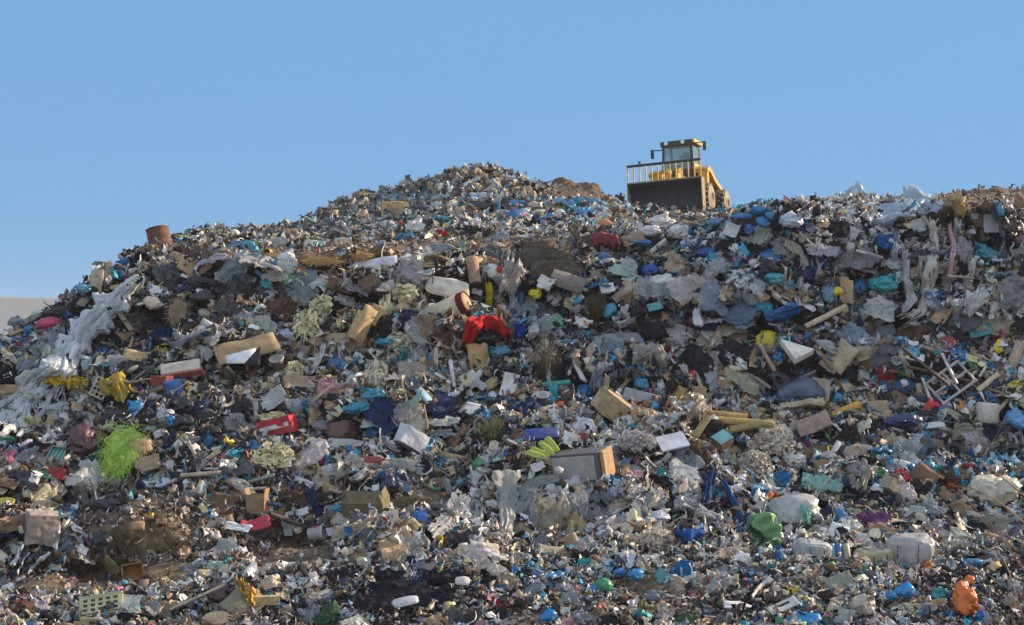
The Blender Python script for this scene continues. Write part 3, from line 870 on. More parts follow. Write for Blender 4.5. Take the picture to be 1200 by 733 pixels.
_b = lm.node_tree.nodes['Principled BSDF']; _b.inputs['Base Color'].default_value = (0.75, 0.75, 0.72, 1); _b.inputs['Roughness'].default_value = 0.2
M['lamp'] = lm
compactor()

# ------------------------------------------------------------------ named things on the heap
WH, LG, GR, DG, BK = (0.66, 0.66, 0.68), (0.46, 0.47, 0.5), (0.27, 0.28, 0.31), (0.11, 0.115, 0.13), (0.014, 0.015, 0.021)
BL, CY, NV, TE = (0.012, 0.18, 0.42), (0.03, 0.32, 0.50), (0.012, 0.03, 0.10), (0.02, 0.30, 0.36)
TAN, BR, DB, CRM = (0.42, 0.29, 0.165), (0.20, 0.115, 0.06), (0.09, 0.045, 0.03), (0.60, 0.53, 0.40)
YE, PY, GN, LM_, RD, PK, OR = (0.68, 0.50, 0.03), (0.66, 0.62, 0.30), (0.04, 0.27, 0.09), (0.26, 0.62, 0.05), (0.50, 0.02, 0.03), (0.58, 0.14, 0.24), (0.72, 0.17, 0.025)

# skyline, from the left edge to the right
p, n, s = spot(190, 291, 0)
e = empty('steel_barrel', Matrix.Translation(p + Vector((0, 0, -0.14))) @ Euler((R(-8), R(-14), 0)).to_matrix().to_4x4())
tagit(e, 'rusty brown open steel barrel leaning on the skyline', 'barrel'); note(190, 278, 28, 26, 'the rusty barrel')
hb, rb = 0.86, 0.40
link('shell', *latheg([(rb - 0.03, -0.05), (rb, -0.05), (rb, 0.25), (rb + 0.018, 0.28), (rb, 0.31), (rb, 0.55), (rb + 0.018, 0.58), (rb, 0.61), (rb, hb), (rb + 0.02, hb + 0.015), (rb - 0.02, hb + 0.02), (rb - 0.025, 0.1), (0, 0.1)], 26), 'rust', e)
hero('timber_block', 113, 333, 14, 36, plankg(4, 1, 1, 0.35), 'wood', (0.40, 0.31, 0.23), 'pale timber block standing on end on the left skyline', 'timber', 'the upright timber block', 'face', roll=2, depth=8).matrix_world @= Matrix.Rotation(0, 4, 'Z')
hero('tree_log', 173, 312, 17, 9, xf(latheg([(0.0, -0.5), (0.46, -0.5), (0.5, -0.4), (0.48, 0.4), (0.44, 0.5), (0.0, 0.5)], 14), Matrix.Rotation(R(90), 4, 'Y')), 'wood', (0.45, 0.27, 0.17), 'short pinkish sawn log above the long white sheet', 'log', 'the sawn log', 'up', roll=8, depth=9, lift=0.25)
hero('wooden_disc', 138, 338, 18, 10, xf(latheg([(0.0, 0), (0.5, 0), (0.5, 0.12), (0.0, 0.14)], 18), Matrix.Identity(4)), 'wood', (0.36, 0.22, 0.13), 'round brown lid lying at the top of the long white sheet', 'lid', None, 'lean', depth=16, lift=0.35)
carton(463, 246, 32, 18, (0.54, 0.38, 0.21), 'brown cardboard box alone on the grey slope under the peak', 'the lone box on the grey slope', yaw=14, d=14, tipy=-3, seed=3, tape=(0.3, 0.06, (0.30, 0.2, 0.11)))
hero('cardboard_sheet', 437, 228, 24, 9, cardg(11), 'card', (0.46, 0.33, 0.18), 'folded tan cardboard on the skyline above the lone box', 'cardboard', None, 'face', roll=-4, depth=20)
hero('metal_rod', 461, 216, 10, 12, merge(barg((-0.45, -0.5, 0), (-0.42, 0.6, 0), 0.1), barg((-0.42, 0.25, 0), (0.5, -0.4, 0), 0.08)), 'metal', GR, 'thin bent metal rod sticking up from the skyline', 'rod', 'the bent rod', 'face', depth=4)
hero('wood_offcut', 542, 197, 14, 7, plankg(8, 1, 0.5, 0.2), 'wood', (0.45, 0.46, 0.45), 'grey splintered board at the very top of the peak', 'board', 'the peak', 'face', roll=50, depth=10)
for k, (u, v, w, h, r_, c, t) in enumerate([(533, 198, 12, 8, 8, (0.30, 0.42, 0.42), 'pale teal'), (556, 203, 16, 4, 65, (0.50, 0.36, 0.22), 'tan'), (565, 205, 15, 4, -58, (0.48, 0.33, 0.2), 'light brown'), (508, 212, 9, 9, 4, DB, 'dark brown'),
                                            (548, 215, 30, 5, 28, (0.36, 0.42, 0.46), 'bluish grey'), (585, 219, 26, 4, -52, (0.42, 0.46, 0.48), 'grey blue'), (597, 209, 20, 4, -18, (0.27, 0.20, 0.13), 'brown'), (618, 224, 10, 14, 12, (0.46, 0.30, 0.19), 'orange tan'), (572, 222, 20, 4, 40, (0.40, 0.40, 0.40), 'mid grey'), (602, 219, 14, 8, -30, (0.42, 0.28, 0.17), 'sandy')]):
    hero('wooden_board', u, v, w, h, plankg(20 + k, 1, 1, 0.15), 'wood', c, f'{t} broken board {"on the crest of" if v < 205 else "on the side of"} the highest peak', 'board', None, 'face', roll=r_, depth=6, lift=0.3, group='broken boards round the peak')
bag(982, 238, 25, 18, (0.62, 0.55, 0.48), 'round cream sack on the skyline beside the pale film hump', 'the round cream sack', lift=0.2, knot=False)
drape('plastic_film', [(985, 238), (1005, 229), (1026, 240)], [14, 22, 12], 'film', (0.42, 0.55, 0.62), 'pale bluish film hump on the skyline beside the cream sack', 'plastic film', 'the pale film hump', seed=4, ns=26, nw=10, lift=0.5, amp=0.3)
drape('plastic_sheet', [(1015, 262), (1045, 250), (1075, 236), (1100, 250)], [26, 30, 30, 18], 'ribbon', (0.58, 0.66, 0.76), 'large bluish white plastic sheet crumpled over the rim', 'plastic sheet', 'the bluish white sheet', seed=8, ns=60, nw=22, lift=0.4, amp=0.22, rag=0.6, fray=0.4, lf=0.5, lump=0.3)
hero('tarpaulin', 1073, 242, 19, 17, gridg(6, 6, lambda s_, t_: (s_ * (0.6 - t_), t_, 0.1 * math.sin(s_ * 9))), 'bag', (0.05, 0.26, 0.42), 'small blue tarpaulin triangle in the bluish white sheet', 'tarpaulin', None, 'face', depth=10, lift=0.9)
drape('plastic_film', [(1092, 254), (1094, 290), (1090, 335), (1078, 368), (1050, 380)], [16, 13, 16, 12, 16], 'ribbon', (0.74, 0.69, 0.65), 'long dirty white film ribbon hanging down from the bluish white sheet', 'plastic film', 'the hanging white ribbon', seed=9, ns=70, nw=10, lift=0.35, amp=0.07, freq=3, lf=0.3, lump=0.3, dome=0.3, fray=0.55, rag=0.6)
drape('plastic_film', [(1062, 290), (1060, 330), (1070, 356), (1056, 372)], [12, 11, 14, 8], 'ribbon', (0.70, 0.69, 0.70), 'looping grey white film ribbon beside the long hanging one', 'plastic film', None, seed=10, ns=50, nw=8, lift=0.35, amp=0.25, freq=3)
drape('cloth_strip', [(1112, 264), (1117, 290), (1112, 332)], [6, 8, 7], 'cloth', (0.60, 0.32, 0.38), 'dusty pink cloth strip hanging beside the white film ribbon', 'cloth', 'the pink cloth strip', seed=11, ns=40, nw=8, lift=0.4, amp=0.12)
drape('plastic_film', [(1118, 290), (1132, 298), (1128, 312)], [22, 20, 6], 'film', (0.48, 0.46, 0.48), 'grey pointed film flap next to the pink cloth strip', 'plastic film', None, seed=12, ns=22, nw=10, lift=0.4, amp=0.2)
drape('straw_mat', [(1112, 236), (1122, 250), (1130, 262)], [22, 24, 12], 'straw', (0.42, 0.28, 0.13), 'brown torn matting hanging over the rim by the bluish white sheet', 'matting', 'the brown matting', seed=13, ns=30, nw=14, lift=0.4, amp=0.5, rag=0.7)
# blue bags behind the plateau
for u, v, w, h, c, t in [(607, 239, 22, 10, (0.04, 0.22, 0.42), 'mid blue flattened'), (603, 256, 18, 18, (0.02, 0.13, 0.33), 'dark blue bulging'), (588, 249, 16, 8, (0.36, 0.45, 0.62), 'pale lilac'), (667, 243, 16, 20, (0.07, 0.27, 0.42), 'large dusty blue'),
                         (692, 252, 30, 13, (0.02, 0.24, 0.52), 'long bright blue'), (698, 239, 20, 14, (0.03, 0.25, 0.5), 'bright blue humped'), (680, 236, 16, 10, (0.04, 0.18, 0.36), 'dull blue'), (654, 238, 14, 10, (0.10, 0.33, 0.50), 'light blue'), (715, 248, 22, 12, (0.16, 0.32, 0.40), 'grey blue netted'),
                         (643, 253, 12, 13, (0.60, 0.55, 0.50), 'cream'), (633, 250, 14, 12, (0.55, 0.50, 0.46), 'beige knotted'), (615, 250, 14, 12, (0.64, 0.62, 0.62), 'white knotted'), (626, 241, 14, 10, (0.52, 0.42, 0.34), 'tan stuffed'), (646, 246, 12, 8, (0.46, 0.34, 0.24), 'brown'), (655, 252, 14, 13, (0.62, 0.54, 0.44), 'sunlit cream')]:
    bag(u, v, w, h, c, f'{t} bag in the row of bags behind the vehicle track', lv=3, lift=0.25, group='bags along the track')
LAND.append((692, 252, 'the row of blue bags'))
bag(520, 259, 24, 13, (0.03, 0.29, 0.37), 'teal bag at the foot of the peak over a yellow one', 'the teal bag under the peak', lift=0.2)
drape('plastic_sheet', [(512, 270), (523, 266), (537, 267)], [8, 9, 5], 'bag', (0.55, 0.42, 0.04), 'yellow plastic draped over a black bag under the teal one', 'plastic sheet', seed=15, ns=20, nw=8, lift=0.4, amp=0.12)
bag(523, 273, 17, 12, BK, 'round black bag wrapped in yellow plastic below the peak', None, lift=0.2)
bag(487, 270, 26, 22, (0.64, 0.62, 0.58), 'big crumpled white bag beside the teal bag under the peak', 'the big white bag', lift=0.25)
bag(455, 265, 16, 14, (0.60, 0.60, 0.63), 'greyish white crumpled bag below the lone box', None, lift=0.2)
bag(476, 279, 22, 14, (0.03, 0.20, 0.33), 'dark teal wrinkled bag below the big white bag', None, lift=0.2)
bag(564, 244, 26, 15, (0.012, 0.014, 0.024), 'broad black bag under the boards of the peak', None, lift=0.2)
hero('white_cloth', 562, 230, 26, 10, ragg(91), 'cloth', (0.55, 0.60, 0.66), 'pale blue white cloth spread on the front of the peak', 'cloth', None, 'face', depth=14, lift=0.3)
hero('traffic_dome', 708, 266, 24, 10, xf(latheg([(0.5, 0), (0.48, 0.25), (0.38, 0.6), (0.2, 0.85), (0.0, 0.95)], 20), Matrix.Translation((0, 0, -0.2))), 'hard', (0.62, 0.24, 0.08), 'half buried orange plastic dome on the plateau edge', 'dome', 'the orange dome', 'up', depth=13, lift=0.1)
bag(776, 262, 36, 20, (0.70, 0.63, 0.62), 'large pale pinkish white bag in front of the compactor blade', 'the pinkish white bag', lift=0.3)
bag(797, 272, 24, 22, (0.72, 0.69, 0.66), 'bright white crumpled bag at the rim below the compactor', 'the white bag at the rim', lift=0.3)
bag(762, 271, 26, 14, (0.60, 0.58, 0.60), 'grey white flattened bag at the rim under the blade', None, lift=0.25)
bag(741, 262, 14, 6, BL, 'small bright blue bag in front of the blade corner', None, lift=0.2)
for u, v, w, h, c, t in [(889, 247, 22, 13, BL, 'bright blue lumpy'), (872, 254, 30, 8, (0.03, 0.20, 0.50), 'long blue'), (838, 261, 18, 11, (0.10, 0.25, 0.40), 'grey blue'), (879, 270, 13, 13, (0.02, 0.13, 0.42), 'royal blue round'), (893, 261, 14, 18, (0.02, 0.18, 0.46), 'upright blue'), (845, 250, 20, 10, BK, 'black'), (903, 253, 10, 12, (0.02, 0.22, 0.50), 'sky blue')]:
    bag(u, v, w, h, c, f'{t} bag on the rim beside the compactor wheels', lv=3, lift=0.25, group='blue bags on the rim')
LAND.append((885, 256, 'the blue bags on the rim'))
drape('tarpaulin', [(884, 288), (893, 275), (904, 270)], [22, 26, 18], 'cloth', (0.27, 0.29, 0.24), 'stiff grey green tarpaulin hanging below the blue bags', 'tarpaulin', 'the grey tarpaulin', seed=17, ns=22, nw=12, lift=0.35, amp=0.15, rag=0.2)
bag(926, 258, 24, 22, (0.50, 0.56, 0.64), 'lumpy pale blue bag on the rim past the tarpaulin', 'the pale blue bag', lift=0.3)
# plateau edge
g = gridg(10, 4, lambda s_, t_: (s_, t_ * (0.25 + 0.75 * (s_ + 0.5)) + 0.15 * s_, 0.05 * math.sin(6 * s_)))
hero('mattress', 434, 309, 62, 17, thick(g, 0.3), 'foam', (0.62, 0.59, 0.66), 'white wedge shaped mattress sagging over the plateau edge', 'mattress', 'the white mattress', 'face', roll=2, depth=24, lift=0.4)
hero('mattress', 524, 337, 52, 24, xf(pillowg(5, 4), Matrix.Scale(0.5, 4)), 'foam', (0.62, 0.57, 0.50), 'cream mattress folded over above the carpet roll', 'mattress', 'the folded cream mattress', 'face', roll=-14, depth=30, lift=0.35)
p, n, s = spot(526, 364, 0.65)
e = empty('carpet_roll', Matrix.Translation(p) @ Euler((R(10), R(-22), R(-24))).to_matrix().to_4x4())
tagit(e, 'thick roll with cream side and dark red rim, round end showing', 'carpet roll'); note(528, 360, 52, 26, 'the cream and red roll')
rl = Matrix.Rotation(R(90), 4, 'Y')
link('side', *xf(latheg([(0.0, -0.75), (0.33, -0.75), (0.33, 0.42), (0.0, 0.42)], 26), rl), 'cloth', e, True, (0.56, 0.50, 0.36))
link('rim', *xf(latheg([(0.30, 0.42), (0.335, 0.42), (0.335, 0.62), (0.30, 0.62)], 26, True), rl), 'cloth', e, True, (0.14, 0.015, 0.02))
link('end', *xf(latheg([(0.0, 0.60), (0.30, 0.60), (0.30, 0.57), (0.0, 0.57)], 26), rl), 'card', e, True, (0.44, 0.31, 0.19))
drape('cloth_strip', [(572, 333), (573, 348), (572, 364)], [10, 11, 10], 'cloth', (0.50, 0.38, 0.02), 'mustard yellow cloth strip hanging beside the carpet roll', 'cloth', 'the yellow cloth strip', seed=18, ns=20, nw=8, lift=0.45, amp=0.15, rag=0.15)
hero('cardboard_tube', 555, 318, 15, 34, xf(latheg([(0.0, -0.5), (0.5, -0.5), (0.46, 0), (0.5, 0.5), (0.0, 0.42)], 14), Matrix.Rotation(R(90), 4, 'X')), 'card', (0.36, 0.23, 0.16), 'crushed brown cardboard tube standing below the track', 'tube', None, 'face', roll=8, depth=14, lift=0.3)
drape('plastic_film', [(605, 300), (600, 325), (592, 352)], [20, 26, 18], 'ribbon', (0.66, 0.63, 0.62), 'crumpled clear film curtain hanging near the carpet roll', 'plastic film', 'the clear film curtain', seed=19, ns=44, nw=14, lift=0.35, amp=0.4)
for u, v, w, h, t in ((423, 300, 26, 15, 'orange straw tuft lying above the white mattress'), (378, 306, 46, 15, 'long flat straw bundle beside the white mattress')):
    hero('straw_bundle', u, v, w, h, strandsg(int(u), 260, 0.5, 0.012, (0.8, 0.5), 0.2, 0.5), 'straw', (0.50, 0.31, 0.12), t, 'straw', None, 'face', depth=16, lift=0.15, smooth=False)
LAND.append((378, 306, 'the straw bundle'))
for u, v, w, h, c, t in [(368, 288, 24, 14, (0.55, 0.50, 0.42), 'cream folded'), (378, 283, 22, 8, (0.50, 0.52, 0.52), 'pale grey flat'), (402, 282, 20, 8, (0.52, 0.46, 0.40), 'bent beige'), (329, 286, 20, 14, (0.36, 0.34, 0.32), 'propped grey')]:
    hero('plaster_board', u, v, w, h, cardg(int(u), 1, 1, 0.1, 0.06), 'foam', c, f'{t} board on the plateau beside the track', 'board', None, 'face', roll=random.uniform(-15, 15), depth=14, lift=0.25, group='boards beside the track')
carton(341, 274, 12, 10, (0.46, 0.28, 0.15), 'small brown box standing on the plateau by the grey slope', None, yaw=30)
# left flank
drape('white_sheet', [(168, 331), (142, 348), (114, 378), (92, 408), (66, 440), (36, 468), (6, 498), (-20, 512)], [14, 28, 42, 42, 38, 30, 34, 34], 'cloth', (0.54, 0.57, 0.62), 'long white sheet cascading down the left flank of the heap', 'sheet', 'the long white sheet', seed=21, ns=120, nw=26, lift=0.55, amp=0.2, freq=9, fray=0.34, lf=0.2, lump=0.1, rag=0.75)
drape('white_sheet', [(104, 384), (92, 402), (84, 425)], [14, 14, 10], 'cloth', (0.66, 0.67, 0.70), 'bright white fold lying on the lower part of the long sheet', 'sheet', None, seed=22, ns=44, nw=12, lift=0.85, amp=0.15, freq=4, lf=0.3, lump=0.1)
for k, (pts, wd_, t) in enumerate([([(112, 386), (96, 412), (78, 440), (66, 470)], [8, 10, 12, 8], 'white torn strip running down beside the long white sheet'),
                                  ([(84, 404), (60, 432), (36, 456), (4, 478)], [10, 16, 14, 16], 'bright white strip trailing from the long sheet towards the edge of the heap'),
                                  ([(60, 424), (34, 446), (12, 470), (-12, 482)], [8, 8, 10, 10], 'thin white strip above the bright trailing one'),
                                  ([(70, 452), (52, 478), (40, 500), (20, 512)], [8, 12, 10, 14], 'lowest white strip fanning out under the yellow shreds')]):
    drape('sheet_strip', pts, wd_, 'ribbon', (0.68, 0.69, 0.71), t, 'strip', None, seed=230 + k, ns=50, nw=8, lift=0.65, amp=0.08, rag=0.8, freq=5, lf=0.3, lump=0.15, dome=0.3, fray=0.4)
drape('plastic_film', [(78, 388), (62, 405), (40, 424), (22, 440)], [22, 30, 24, 16], 'film', (0.42, 0.47, 0.54), 'grey blue film mass beside the long white sheet', 'plastic film', 'the grey blue film mass', seed=23, ns=50, nw=18, lift=0.3, amp=0.2, lf=0.3, lump=0.2)
drape('paper_strip', [(72, 436), (40, 448), (30, 476), (14, 500), (-6, 506)], [22, 26, 20, 26, 24], 'paper', (0.62, 0.62, 0.58), 'heap of shredded white paper strips under the long sheet', 'paper', 'the white paper strips', seed=24, ns=90, nw=20, lift=0.35, amp=0.3, rag=0.9, freq=9, lf=0.5, lump=0.2, fray=0.6)
for k, (u, v, w, h) in enumerate([(68, 444, 34, 18), (90, 449, 24, 16), (40, 460, 30, 36), (36, 498, 30, 22)]):
    hero('foam_shreds', u, v, w, h, merge(clumpg(300 + k, 46, 0.24, (0.4, 0.36), 0.3), strandsg(340 + k, 40, 0.4, 0.03, (0.7, 0.6), 1.0, 0.3)), 'cloth', ((0.68, 0.46, 0.03), (0.66, 0.45, 0.07), (0.66, 0.64, 0.52), (0.62, 0.60, 0.32))[k],
         ('bright yellow plastic shreds below the long white sheet', 'mustard yellow shreds beside the bright yellow ones', 'cream shreds hanging beneath the yellow ones', 'pale yellow shreds among the white paper strips')[k], 'shreds', ('the yellow shreds', None, None, None)[k], 'face', depth=20, lift=0.45)
bag(57, 379, 24, 14, (0.60, 0.06, 0.16), 'pink red cushion like bag on the left skyline', 'the pink bag', roll=22, knot=False, lift=0.3)
bag(67, 364, 20, 12, BK, 'black bag on the skyline above the pink one', None, lift=0.25)
bag(97, 335, 18, 10, (0.10, 0.32, 0.42), 'teal blue bag on the skyline beside the timber block', None, lift=0.2)
bag(77, 369, 14, 10, (0.02, 0.09, 0.26), 'navy blue bag between the pink bag and the white sheet', None)
hero('wooden_board', 19, 390, 16, 7, plankg(71, 1, 0.5, 0.3), 'wood', (0.42, 0.28, 0.14), 'tan board sticking out of the left skyline', 'board', None, 'face', roll=25, depth=8)
bag(160, 341, 26, 14, (0.46, 0.33, 0.04), 'mustard yellow bag beside the top of the white sheet', None, lift=0.2)
bag(236, 331, 30, 15, (0.012, 0.012, 0.02), 'wide glossy black bag below the barrel', 'the black bag below the barrel', lift=0.25)
bag(240, 349, 34, 18, (0.02, 0.02, 0.022), 'slumped black bag under the wide glossy one', None, lift=0.25)
hero('wicker_nest', 209, 364, 24, 32, strandsg(41, 320, 0.5, 0.014, (0.6, 0.7), 0.2, 0.5), 'straw', (0.30, 0.22, 0.14), 'bird nest like tangle of brown twigs on the left slope', 'twigs', 'the twig tangle', 'face', depth=18, lift=0.3)
bag(241, 369, 17, 20, (0.45, 0.42, 0.36), 'grey tin shaped sack with a blue top', None, knot=False, crumple=0.4)
hero('cardboard_sheet', 289, 408, 72, 34, cardg(33, 1, 1, 0.06, 0.015, False), 'card', (0.36, 0.25, 0.14), 'large flat brown cardboard with a white panel lying on it', 'cardboard', 'the large brown cardboard', 'lean', roll=24, depth=50, lift=0.45)
hero('white_board', 283, 419, 34, 26, thick(gridg(4, 4, lambda s_, t_: (s_, t_ * (0.8 + 0.5 * s_), 0)), 0.03), 'hard', (0.68, 0.68, 0.72), 'white panel lying on the large brown cardboard', 'panel', 'the white panel', 'lean', roll=12, depth=20, lift=0.85)
hero('black_board', 300, 417, 18, 32, thick(gridg(4, 4, lambda s_, t_: (s_ * (0.55 - t_), t_, 0)), 0.03), 'cloth', (0.018, 0.018, 0.03), 'black pointed panel beside the white one', 'panel', None, 'lean', roll=-8, depth=20, lift=0.95)
p, n, s = spot(212, 434, 0.35)
e = empty('padded_board', Matrix.Translation(p) @ frame('lean', n, 14, 0, 0)); tagit(e, 'cream padded board with a brick red side', 'board'); note(212, 432, 46, 20, 'the red edged board')
link('top', *boxg(0, 0.05, 0.06, 1.05, 0.42, 0.09, 0.02), 'foam', e, False, (0.56, 0.50, 0.42)); link('side', *boxg(0.1, -0.2, 0.0, 0.95, 0.08, 0.2, 0.01), 'wood', e, False, (0.38, 0.10, 0.06))
carton(190, 449, 21, 16, (0.22, 0.055, 0.045), 'dark red crate between the padded board and the yellow bags', 'the dark red crate', yaw=-15, seed=8)
carton(205, 454, 20, 15, (0.02, 0.13, 0.40), 'blue plastic crate beside the dark red crate', 'the blue crate', yaw=25, mat='hard', tipy=-12, seed=9)
bag(227, 436, 20, 26, (0.40, 0.22, 0.18), 'rosy brown sack at the end of the padded board', None, knot=False)
drape('plastic_sheet', [(118, 462), (140, 458), (152, 470)], [12, 30, 20], 'bag', (0.54, 0.35, 0.02), 'mustard yellow plastic sheet hanging under a splintered log', 'plastic sheet', 'the mustard sheet', seed=25, ns=34, nw=16, lift=0.4, amp=0.35)
hero('driftwood', 150, 448, 50, 11, branchg(9, 1, 0.22), 'wood', (0.24, 0.17, 0.11), 'long splintered brown log above the mustard sheet', 'log', None, 'face', roll=8, depth=14, lift=0.65)
bag(159, 479, 15, 24, (0.02, 0.24, 0.50), 'drop shaped sky blue bag beside the mustard sheet', 'the drop shaped blue bag', lift=0.35, crumple=0.5)
# beige lattice crate
p, n, s = spot(117, 455, 0.5)
e = empty('lattice_crate', Matrix.Translation(p) @ frame('face', n, -18, 0, 25)); tagit(e, 'cream lattice crate beside the mustard sheet', 'crate'); note(117, 455, 16, 22)
bars = [boxg(-0.18 + 0.12 * k, 0, 0, 0.035, 0.56, 0.03) for k in range(4)] + [boxg(0, -0.26 + 0.13 * k, 0.012, 0.4, 0.035, 0.03) for k in range(5)]
link('lattice', *merge(*bars), 'hard', e, False, (0.55, 0.48, 0.36)); link('side', *boxg(0.2, 0, -0.12, 0.03, 0.56, 0.24), 'hard', e, False, (0.45, 0.38, 0.28))
for u, v, w, h, t in [(213, 476, 26, 24, 'shiny black bag stuffed full, left one of the black cluster'), (240, 459, 30, 26, 'large black bag topping the black cluster'), (215, 495, 24, 20, 'low black bag at the foot of the black cluster'), (240, 487, 24, 16, 'flattened black bag in the black cluster'), (140, 488, 36, 24, 'sprawling black sacking under the mustard sheet')]:
    bag(u, v, w, h, BK, t, lift=0.3)
LAND.append((226, 478, 'the cluster of black bags'))
bag(195, 488, 20, 17, (0.50, 0.52, 0.56), 'pale grey knotted bag beside a blue scrap', 'the pale grey bag', lift=0.3)
bag(201, 493, 10, 16, (0.02, 0.20, 0.48), 'narrow blue bag tucked against the pale grey one', None, lift=0.35)
bag(69, 481, 28, 22, (0.34, 0.36, 0.37), 'see through grey bag below the yellow shreds', 'the clear grey bag', lift=0.3)
# neon tangle
p, n, s = spot(145, 530, 0.3)
neon = hero('neon_netting', 143, 528, 54, 74, strandsg(51, 520, 0.42, 0.008, (0.62, 0.95), 0.35, 0.45, seg=12), 'leaf', (0.36, 0.56, 0.07), 'bright neon green tangle of shredded netting', 'netting', 'the neon green tangle', 'lean', depth=26, lift=0.4)
hero('string_tangle', 163, 525, 36, 40, strandsg(52, 260, 0.4, 0.012, (0.7, 0.7), 0.3, 0.6), 'cloth', (0.52, 0.36, 0.20), 'orange beige string tangle beside the neon green one', 'string', None, 'lean', depth=22, lift=0.35)
hero('cardboard_sheet', 173, 543, 28, 18, cardg(42), 'card', (0.36, 0.27, 0.18), 'ragged brown cardboard under the string tangle', 'cardboard', None, 'face', roll=12, depth=20, lift=0.5)
bag(96, 518, 32, 34, (0.10, 0.03, 0.045), 'burgundy net bag slumped beside a teal crate', 'the burgundy bag', lift=0.3)
p, n, s = spot(71, 535, 0.3)
e = empty('plastic_crate', Matrix.Translation(p) @ frame('lean', n, -8, 0, 0)); tagit(e, 'flat grey teal plastic crate beside the burgundy bag', 'crate'); note(71, 535, 24, 18, 'the teal crate')
link('tray', *merge(boxg(0, 0, 0, 0.5, 0.42, 0.05), *[boxg(-0.2 + 0.1 * k, 0, 0.04, 0.03, 0.42, 0.05) for k in range(5)]), 'hard', e, False, (0.16, 0.34, 0.32))
link('rim', *merge(boxg(0, 0.21, 0.05, 0.54, 0.03, 0.13), boxg(0, -0.21, 0.05, 0.54, 0.03, 0.13), boxg(0.26, 0, 0.05, 0.03, 0.39, 0.13), boxg(-0.26, 0, 0.05, 0.03, 0.39, 0.13)), 'hard', e, False, (0.14, 0.30, 0.29))
bag(8, 516, 22, 12, (0.03, 0.24, 0.12), 'green tarpaulin bundle at the left edge of the heap', 'the green bundle', knot=False)
hero('cardboard_sheet', 15, 456, 30, 12, cardg(43), 'card', (0.33, 0.22, 0.14), 'flat brown carton in the white paper strips', 'cardboard', None, 'face', roll=3, depth=14, lift=0.5)
NOITEM = [(168, 622, 72, 44), (110, 682, 90, 9), (345, 645, 46, 16)]
# middle
p, n, s = spot(572, 398, 0.3)
drape('red_cloth', [(548, 412), (552, 394), (566, 382), (582, 388), (598, 404)], [12, 20, 20, 18, 8], 'cloth', (0.50, 0.012, 0.02), 'crumpled bright red cloth arched over a brown paper bag', 'cloth', 'the red cloth', seed=27, ns=64, nw=16, lift=0.65, amp=0.45, rag=0.25, freq=3)
bag(563, 396, 34, 26, (0.015, 0.014, 0.024), 'black bag hollow under the red cloth', None, lift=0.15)
hero('paper_bag', 566, 417, 34, 36, cardg(44, 1, 1, 0.35, 0.02), 'card', (0.42, 0.28, 0.13), 'crumpled brown paper bag under the red cloth', 'paper bag', None, 'face', roll=10, depth=30, lift=0.45)
bag(587, 413, 20, 16, (0.04, 0.22, 0.36), 'teal blue bag beside the brown paper bag', None, lift=0.35)
drape('blue_cloth', [(607, 378), (609, 390), (606, 402)], [14, 14, 8], 'cloth', (0.012, 0.03, 0.30), 'deep blue cloth hanging beside the red one', 'cloth', 'the deep blue cloth', seed=28, ns=24, nw=10, lift=0.4, amp=0.3)
hero('cardboard_sheet', 426, 378, 24, 46, cardg(45, 1, 1, 0.07, 0.02), 'card', (0.44, 0.30, 0.16), 'tall brown cardboard strip leaning on the slope', 'cardboard', 'the tall cardboard strip', 'face', roll=-20, depth=26, lift=0.5)
hero('cardboard_sheet', 438, 369, 16, 26, cardg(46, 1, 1, 0.07, 0.02), 'card', (0.40, 0.27, 0.14), 'second cardboard strip behind the tall leaning one', 'cardboard', None, 'face', roll=-25, depth=20, lift=0.3)
for k, (u, v, w, h, t) in enumerate([(358, 380, 30, 40, 'pale yellow foam strips beside the large brown cardboard'), (452, 366, 20, 46, 'pale yellow foam tatters hanging by the tall cardboard strip'), (475, 345, 36, 26, 'pale yellow foam strips under the white mattress'), (440, 442, 30, 44, 'cream yellow foam tatters in mid slope'), (470, 403, 34, 28, 'loose cream foam bits beside a blue rag'), (376, 360, 30, 30, 'thin yellow shreds by a cardboard tube'), (345, 440, 24, 40, 'long pale yellow strings on brown cardboard'), (322, 492, 44, 22, 'thick lump of pale yellow foam beside the red carton'), (320, 535, 60, 40, 'pale yellow foam fringe below the red carton'), (470, 462, 20, 14, 'small pale yellow foam lump')]):
    hero('foam_shreds', u, v, w * 0.8, h * 0.8, merge(clumpg(400 + k, 60, 0.3), strandsg(400 + k, 36, 0.45, 0.035, (0.7, 0.7), 1.0, 0.5, seg=9)) if k < 7 else clumpg(400 + k, 110, 0.16), 'foam', (0.74, 0.66, 0.40) if k not in (3, 4) else (0.64, 0.58, 0.42), t, 'foam', ['the foam strips beside the brown cardboard', 'the hanging foam tatters', None, 'the cream foam tatters', None, None, None, 'the yellow foam lump', 'the yellow foam fringe', None][k], 'face', depth=18, lift=0.35)
carton(328, 507, 44, 20, (0.48, 0.035, 0.05), 'long red carton with a white band lying among foam', 'the red carton', yaw=-20, tipy=-14, d=18, seed=5, tape=(0.9, 0.25, (0.7, 0.68, 0.66)), lift=0.15)
bag(402, 506, 32, 28, (0.13, 0.055, 0.045), 'round brown bag in mid slope', 'the round brown bag', lift=0.35, knot=False, crumple=0.6)
hero('white_bottle', 405, 0 + 521, 46, 14, xf(pillowg(15), Matrix.Scale(0.5, 4)), 'cloth', (0.50, 0.48, 0.48), 'long pale bolster lying below the round brown bag', 'bolster', None, 'face', roll=-6, depth=14, lift=0.35).name = 'bolster'
carton(477, 523, 32, 22, (0.70, 0.70, 0.73), 'white appliance casing tipped on its corner', 'the white casing', yaw=30, tipy=32, d=24, mat='hard', lift=0.2, seed=4)
bag(497, 526, 22, 20, (0.05, 0.27, 0.50), 'sky blue bag with a yellow neck beside the white casing', 'the blue bag by the white casing', lift=0.35)
